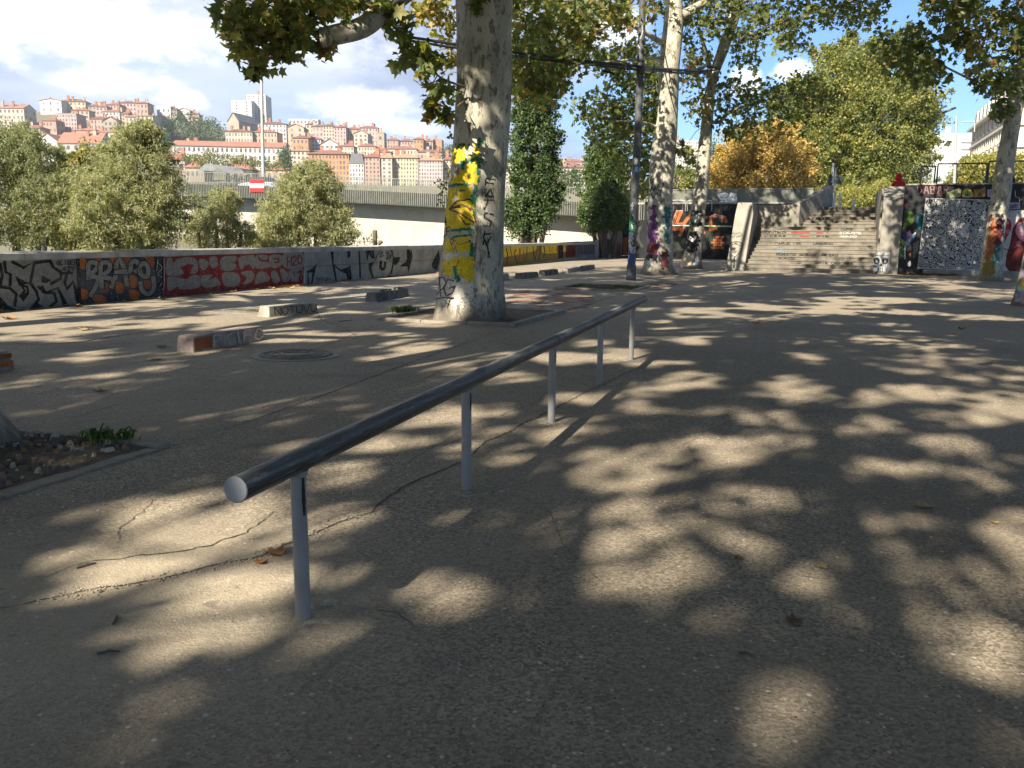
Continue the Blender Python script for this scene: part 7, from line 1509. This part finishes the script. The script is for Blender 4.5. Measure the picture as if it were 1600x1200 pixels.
# ================================================================== small things on the ground
LEAFB = [mat('fallen_leaf_rust', (.36, .16, .055), .8, .2, 30), mat('fallen_leaf_tan', (.42, .3, .13), .8, .2, 30), mat('fallen_leaf_brown', (.17, .1, .05), .85, .2, 30)]
def fallen(px, py, s, mi, label, seed, group='fallen plane leaves'):
    r = random.Random(seed); c = P(px, py); yaw = r.uniform(0, 6.28); ca, sa = math.cos(yaw), math.sin(yaw); cur = r.uniform(.25, .7); vs = []
    for (x, y, z) in T_PLANE: 
        z = cur * (x * x * 1.3 + (y - .35) ** 2 * .5) + .02; vs.append((s * (x * ca - (y - .35) * sa), s * (x * sa + (y - .35) * ca), s * z + .004))
    mb = MB(); mb.add(vs, [tuple(int(i) for i in f) for f in F_PLANE], 0, True); st = Vector(vs[0]); o = link('fallen_leaf', mb.mesh('fallen_leaf', LEAFB[mi], normals=False), None, Vector((c.x, c.y, .0)))
    tag(o, label, 'leaf', group); m2 = MB(); d = Vector((sa, -ca, .1)) * s * .5; m2.tube([st, st + d * .5 + Vector((0, 0, .004)), st + d], [s * .02, s * .015, s * .012], 5); link('stalk', m2.mesh('stalk', LEAFB[mi]), o)
for i, (px, py, s, mi, lab) in enumerate(((430, 866, .1, 0, 'rust brown curled leaf in the crack beside the nearest rail post'), (408, 880, .06, 0, 'small rust leaf scrap beside the larger curled leaf by the nearest post'), (155, 611, .12, 1, 'tan leaf on the shaded asphalt above the gravelled tree pit'), (1441, 792, .095, 1, 'ochre leaf alone on the open asphalt at the right'),
        (1285, 888, .055, 1, 'thin pale leaf below the ochre leaf on the right'), (1242, 973, .07, 2, 'dark shrivelled leaf in the small sun patch near the bottom right'), (1154, 873, .05, 2, 'tiny dark leaf in shade left of the thin pale leaf'), (13, 499, .22, 0, 'orange leaf at the wall foot by the left picture edge'), (134, 516, .2, 1, 'tan leaf in front of the silver letters'),
        (243, 562, .16, 1, 'tan leaf left of the pink topped wheel stop'), (252, 543, .14, 2, 'brown leaf lying just behind the tan leaf by the wheel stop'), (1555, 818, .045, 1, 'small straw coloured leaf near the right edge'), (290, 461, .18, 0, 'rust leaf at the wall foot below the red letters'), (320, 456, .16, 1, 'tan leaf at the wall foot right of the rust one'), (545, 446, .2, 0, 'orange brown leaf at the wall foot below the black letters'), (1546, 567, .1, 0, 'rust leaf on the sunlit asphalt at the far right'), (1181, 506, .16, 0, 'reddish leaf on the middle of the dappled plaza'), (1500, 514, .16, 1, 'yellow leaf near the right on the dappled plaza'), (250, 462, .16, 1, 'pale leaf at the joint of navy and red graffiti'))):
    fallen(px, py, s, mi, lab, i + 1)
for k, (px, py, dx_, dy_) in enumerate(((135, 885, 30, -8), (180, 970, 6, -14), (170, 1022, 36, -4), (1165, 1025, 22, 6), (540, 502, 22, -3))):
    a, b_ = P(px - dx_ / 2, py - dy_ / 2), P(px + dx_ / 2, py + dy_ / 2); mb = MB(); mb.tube([a + Vector((0, 0, .006)), (a + b_) / 2 + Vector((.004, .006, .01)), b_ + Vector((0, 0, .005))], [.005, .006, .003], 6)
    mb.build('fallen_twig', TWIG, label=('short dark twig left of the big sun patch', 'stubby upright looking twig in the sandy patch', 'long thin twig at the bottom left', 'dark twig in shade at the bottom right', 'brown twig on the asphalt left of the big trunk')[k], cat='twig', group='fallen twigs', loc=(a + b_) / 2)
# leaf litter along the wall feet
def litter(name, pts_fn, n, size, seed, label):
    rs = np.random.RandomState(seed); r = random.Random(seed); c = [pts_fn(r) for _ in range(n)]; v, f, t = leaf_arrays(np.array([tuple(p) for p in c]), size, T_PLANE, F_PLANE, rs, .22, rs.uniform(.2, 1, n), 0)
    return tag(link(name, fast_mesh(name, v, f, [leafmat(name + '_leaf', [(0, (.14, .08, .04)), (.5, (.36, .17, .06)), (1, (.42, .3, .13))], .1)], tint=t)), label, 'leaf litter', kind='stuff')
litter('leaf_litter', lambda r: G(r.uniform(6.7, 8.9), -.12 - abs(r.gauss(0, .25)), .04), 230, .16, 5, 'drift of brown leaves at the foot of the mural wall')
litter('leaf_litter', lambda r: WQ(r.uniform(-3, 20), .05 + abs(r.gauss(0, .22)), .03), 130, .13, 6, 'scattered dry leaves along the foot of the quay wall')
litter('leaf_litter', lambda r: Vector((*(P(450 + r.uniform(-24, 24), 449 + r.gauss(0, 1.5)).xy), .03)), 40, .13, 7, 'small heap of orange leaves at the wall foot right of the red letters')
# crumbled asphalt along the long crack
rs = random.Random(31); mb = MB(); pth = densify([P(*p) for p in ((60, 940), (250, 903), (400, 872), (460, 848), (530, 815), (580, 802))], .02)
for k in range(420):
    c = rs.choice(pth) + Vector((rs.gauss(0, .03), rs.gauss(0, .03), 0)); s = rs.uniform(.002, .007) * (1.6 if rs.random() < .06 else 1); pts = [c + Vector((math.cos(t) * s * rs.uniform(.7, 1.2), math.sin(t) * s * rs.uniform(.7, 1.2), .003)) for t in (0, 1.26, 2.5, 3.8, 5)]
    mb.loft([pts, [c + (p - c) * .6 + Vector((0, 0, s * rs.uniform(.5, 1))) for p in pts]], True, rs.choice((0, 1, 1)))
mb.build('loose_grit', [mat('grit_dark', (.14, .12, .095), .9), mat('grit_pale', (.4, .35, .27), .9)], label='crumbled grit lying along the crack by the nearest post', cat='grit', kind='stuff', loc=P(300, 890))
# gravel and weeds in the near pit
rs = random.Random(9); mb = MB(); pit = lambda a, b_: PIT0 - AU * a - AW * b_
for k in range(900):
    a, b_ = rs.uniform(.15, 1.6), rs.uniform(.15, 2.0); s = rs.uniform(.008, .03) * (1 + (rs.random() < .05)); c = pit(a, b_); c.z = .02 + s * .4
    R = [Vector((rs.gauss(0, 1), rs.gauss(0, 1), rs.gauss(0, 1))).normalized() for _ in range(3)]; pts = [c + Vector((math.cos(t) * s * rs.uniform(.7, 1.2), math.sin(t) * s * rs.uniform(.7, 1.2), 0)) for t in (0, 1.26, 2.5, 3.8, 5)]
    tp_ = [c + (p - c) * .6 + Vector((0, 0, s * rs.uniform(.4, .8))) for p in pts]; mb.loft([[p - Vector((0, 0, s * .5)) for p in pts], tp_], True, rs.choice((0, 0, 1, 2)))
mb.build('gravel', [mat('gravel_dark', (.12, .105, .09), .9), mat('gravel_pale', (.42, .38, .3), .9), mat('gravel_brown', (.22, .15, .1), .9)], label='loose gravel and bark chips in the near tree pit', cat='gravel', kind='stuff', loc=pit(.8, 1))
def weed(px, py, n, h, w_, label, seed, mt_=None, z=.02):
    r = random.Random(seed); c = P(px, py); vs, fs, ti = [], [], []
    for k in range(n):
        a = r.uniform(0, 6.28); d = Vector((math.cos(a), math.sin(a), 0)); o = c + Vector((r.gauss(0, w_ * .35), r.gauss(0, w_ * .25), z)); hh = h * r.uniform(.5, 1.1); wd_ = hh * r.uniform(.08, .16); sd_ = Vector((-d.y, d.x, 0)); i = len(vs); t = r.random()
        for s_, (f_, z_, q) in enumerate(((0, 0, .5), (.3, .55, 1), (.75, .85, .9), (1.2, .75, .1))):
            p = o + d * (hh * f_ * .7) + Vector((0, 0, hh * z_)); vs += [p + sd_ * wd_ * q, p - sd_ * wd_ * q]; ti += [t, t]
        fs += [(i + 2 * q, i + 2 * q + 1, i + 2 * q + 3, i + 2 * q + 2) for q in range(3)]
    v = np.array([tuple(p - c) for p in vs]); o = link('weed_plant', fast_mesh('weed_plant', v, fs, [mt_ or WEEDM], tint=ti), None, c); return tag(o, label, 'plant', 'weeds in the tree pits')
WEEDM = leafmat('weed_leaf', [(0, (.03, .08, .012)), (.6, (.07, .15, .025)), (1, (.13, .2, .05))])
weed(166, 692, 110, .09, .28, 'bright green weed clump in the near gravelled tree pit', 1); weed(632, 490, 160, .14, .35, 'dark grass tuft left of the big trunk foot', 2)
rr = random.Random(6)
GR = lambda: (lambda a, b_: PIT2 - AU * a + AW * b_)(rr.uniform(.1, 2.2), rr.uniform(.15, 2.2)); vs, fs, ti = [], [], []
for k in range(5200):
    c = GR(); bare = math.sin(c.x * 3.1) + math.sin(c.y * 2.3 + 1); 
    if bare > .9 and rr.random() < .8: continue
    a = rr.uniform(0, 6.28); h = rr.uniform(.03, .1); w_ = .006; i = len(vs); d = Vector((math.cos(a), math.sin(a), 0)); vs += [tuple(c + d * w_ + Vector((0, 0, .01))), tuple(c - d * w_ + Vector((0, 0, .01))), tuple(c + Vector((rr.gauss(0, .03), rr.gauss(0, .03), h)))]; fs.append((i, i + 1, i + 2)); ti += [rr.random()] * 3
tag(link('grass', fast_mesh('grass', np.array(vs), fs, [leafmat('pit_grass', [(0, (.035, .05, .014)), (1, (.09, .1, .035))])], tint=ti)), 'patchy grass filling the empty tree pit by the rail end', 'grass', kind='stuff')
# ================================================================== thin air over the valley
hm = bpy.data.materials.new('valley_air'); hm.use_nodes = True; N = NT(hm.node_tree)
vol = N.n('ShaderNodeVolumePrincipled', {'Color': (.82, .88, 1.0, 1), 'Density': .00022, 'Anisotropy': .2})
N.t.links.new(vol.outputs[0], N.n('ShaderNodeOutputMaterial').inputs['Volume'])
mb = MB(); mb.box((0, 300, 60), (3000, 2400, 146)); mb.build('haze', hm, kind='stuff', loc=(0, 300, 60))
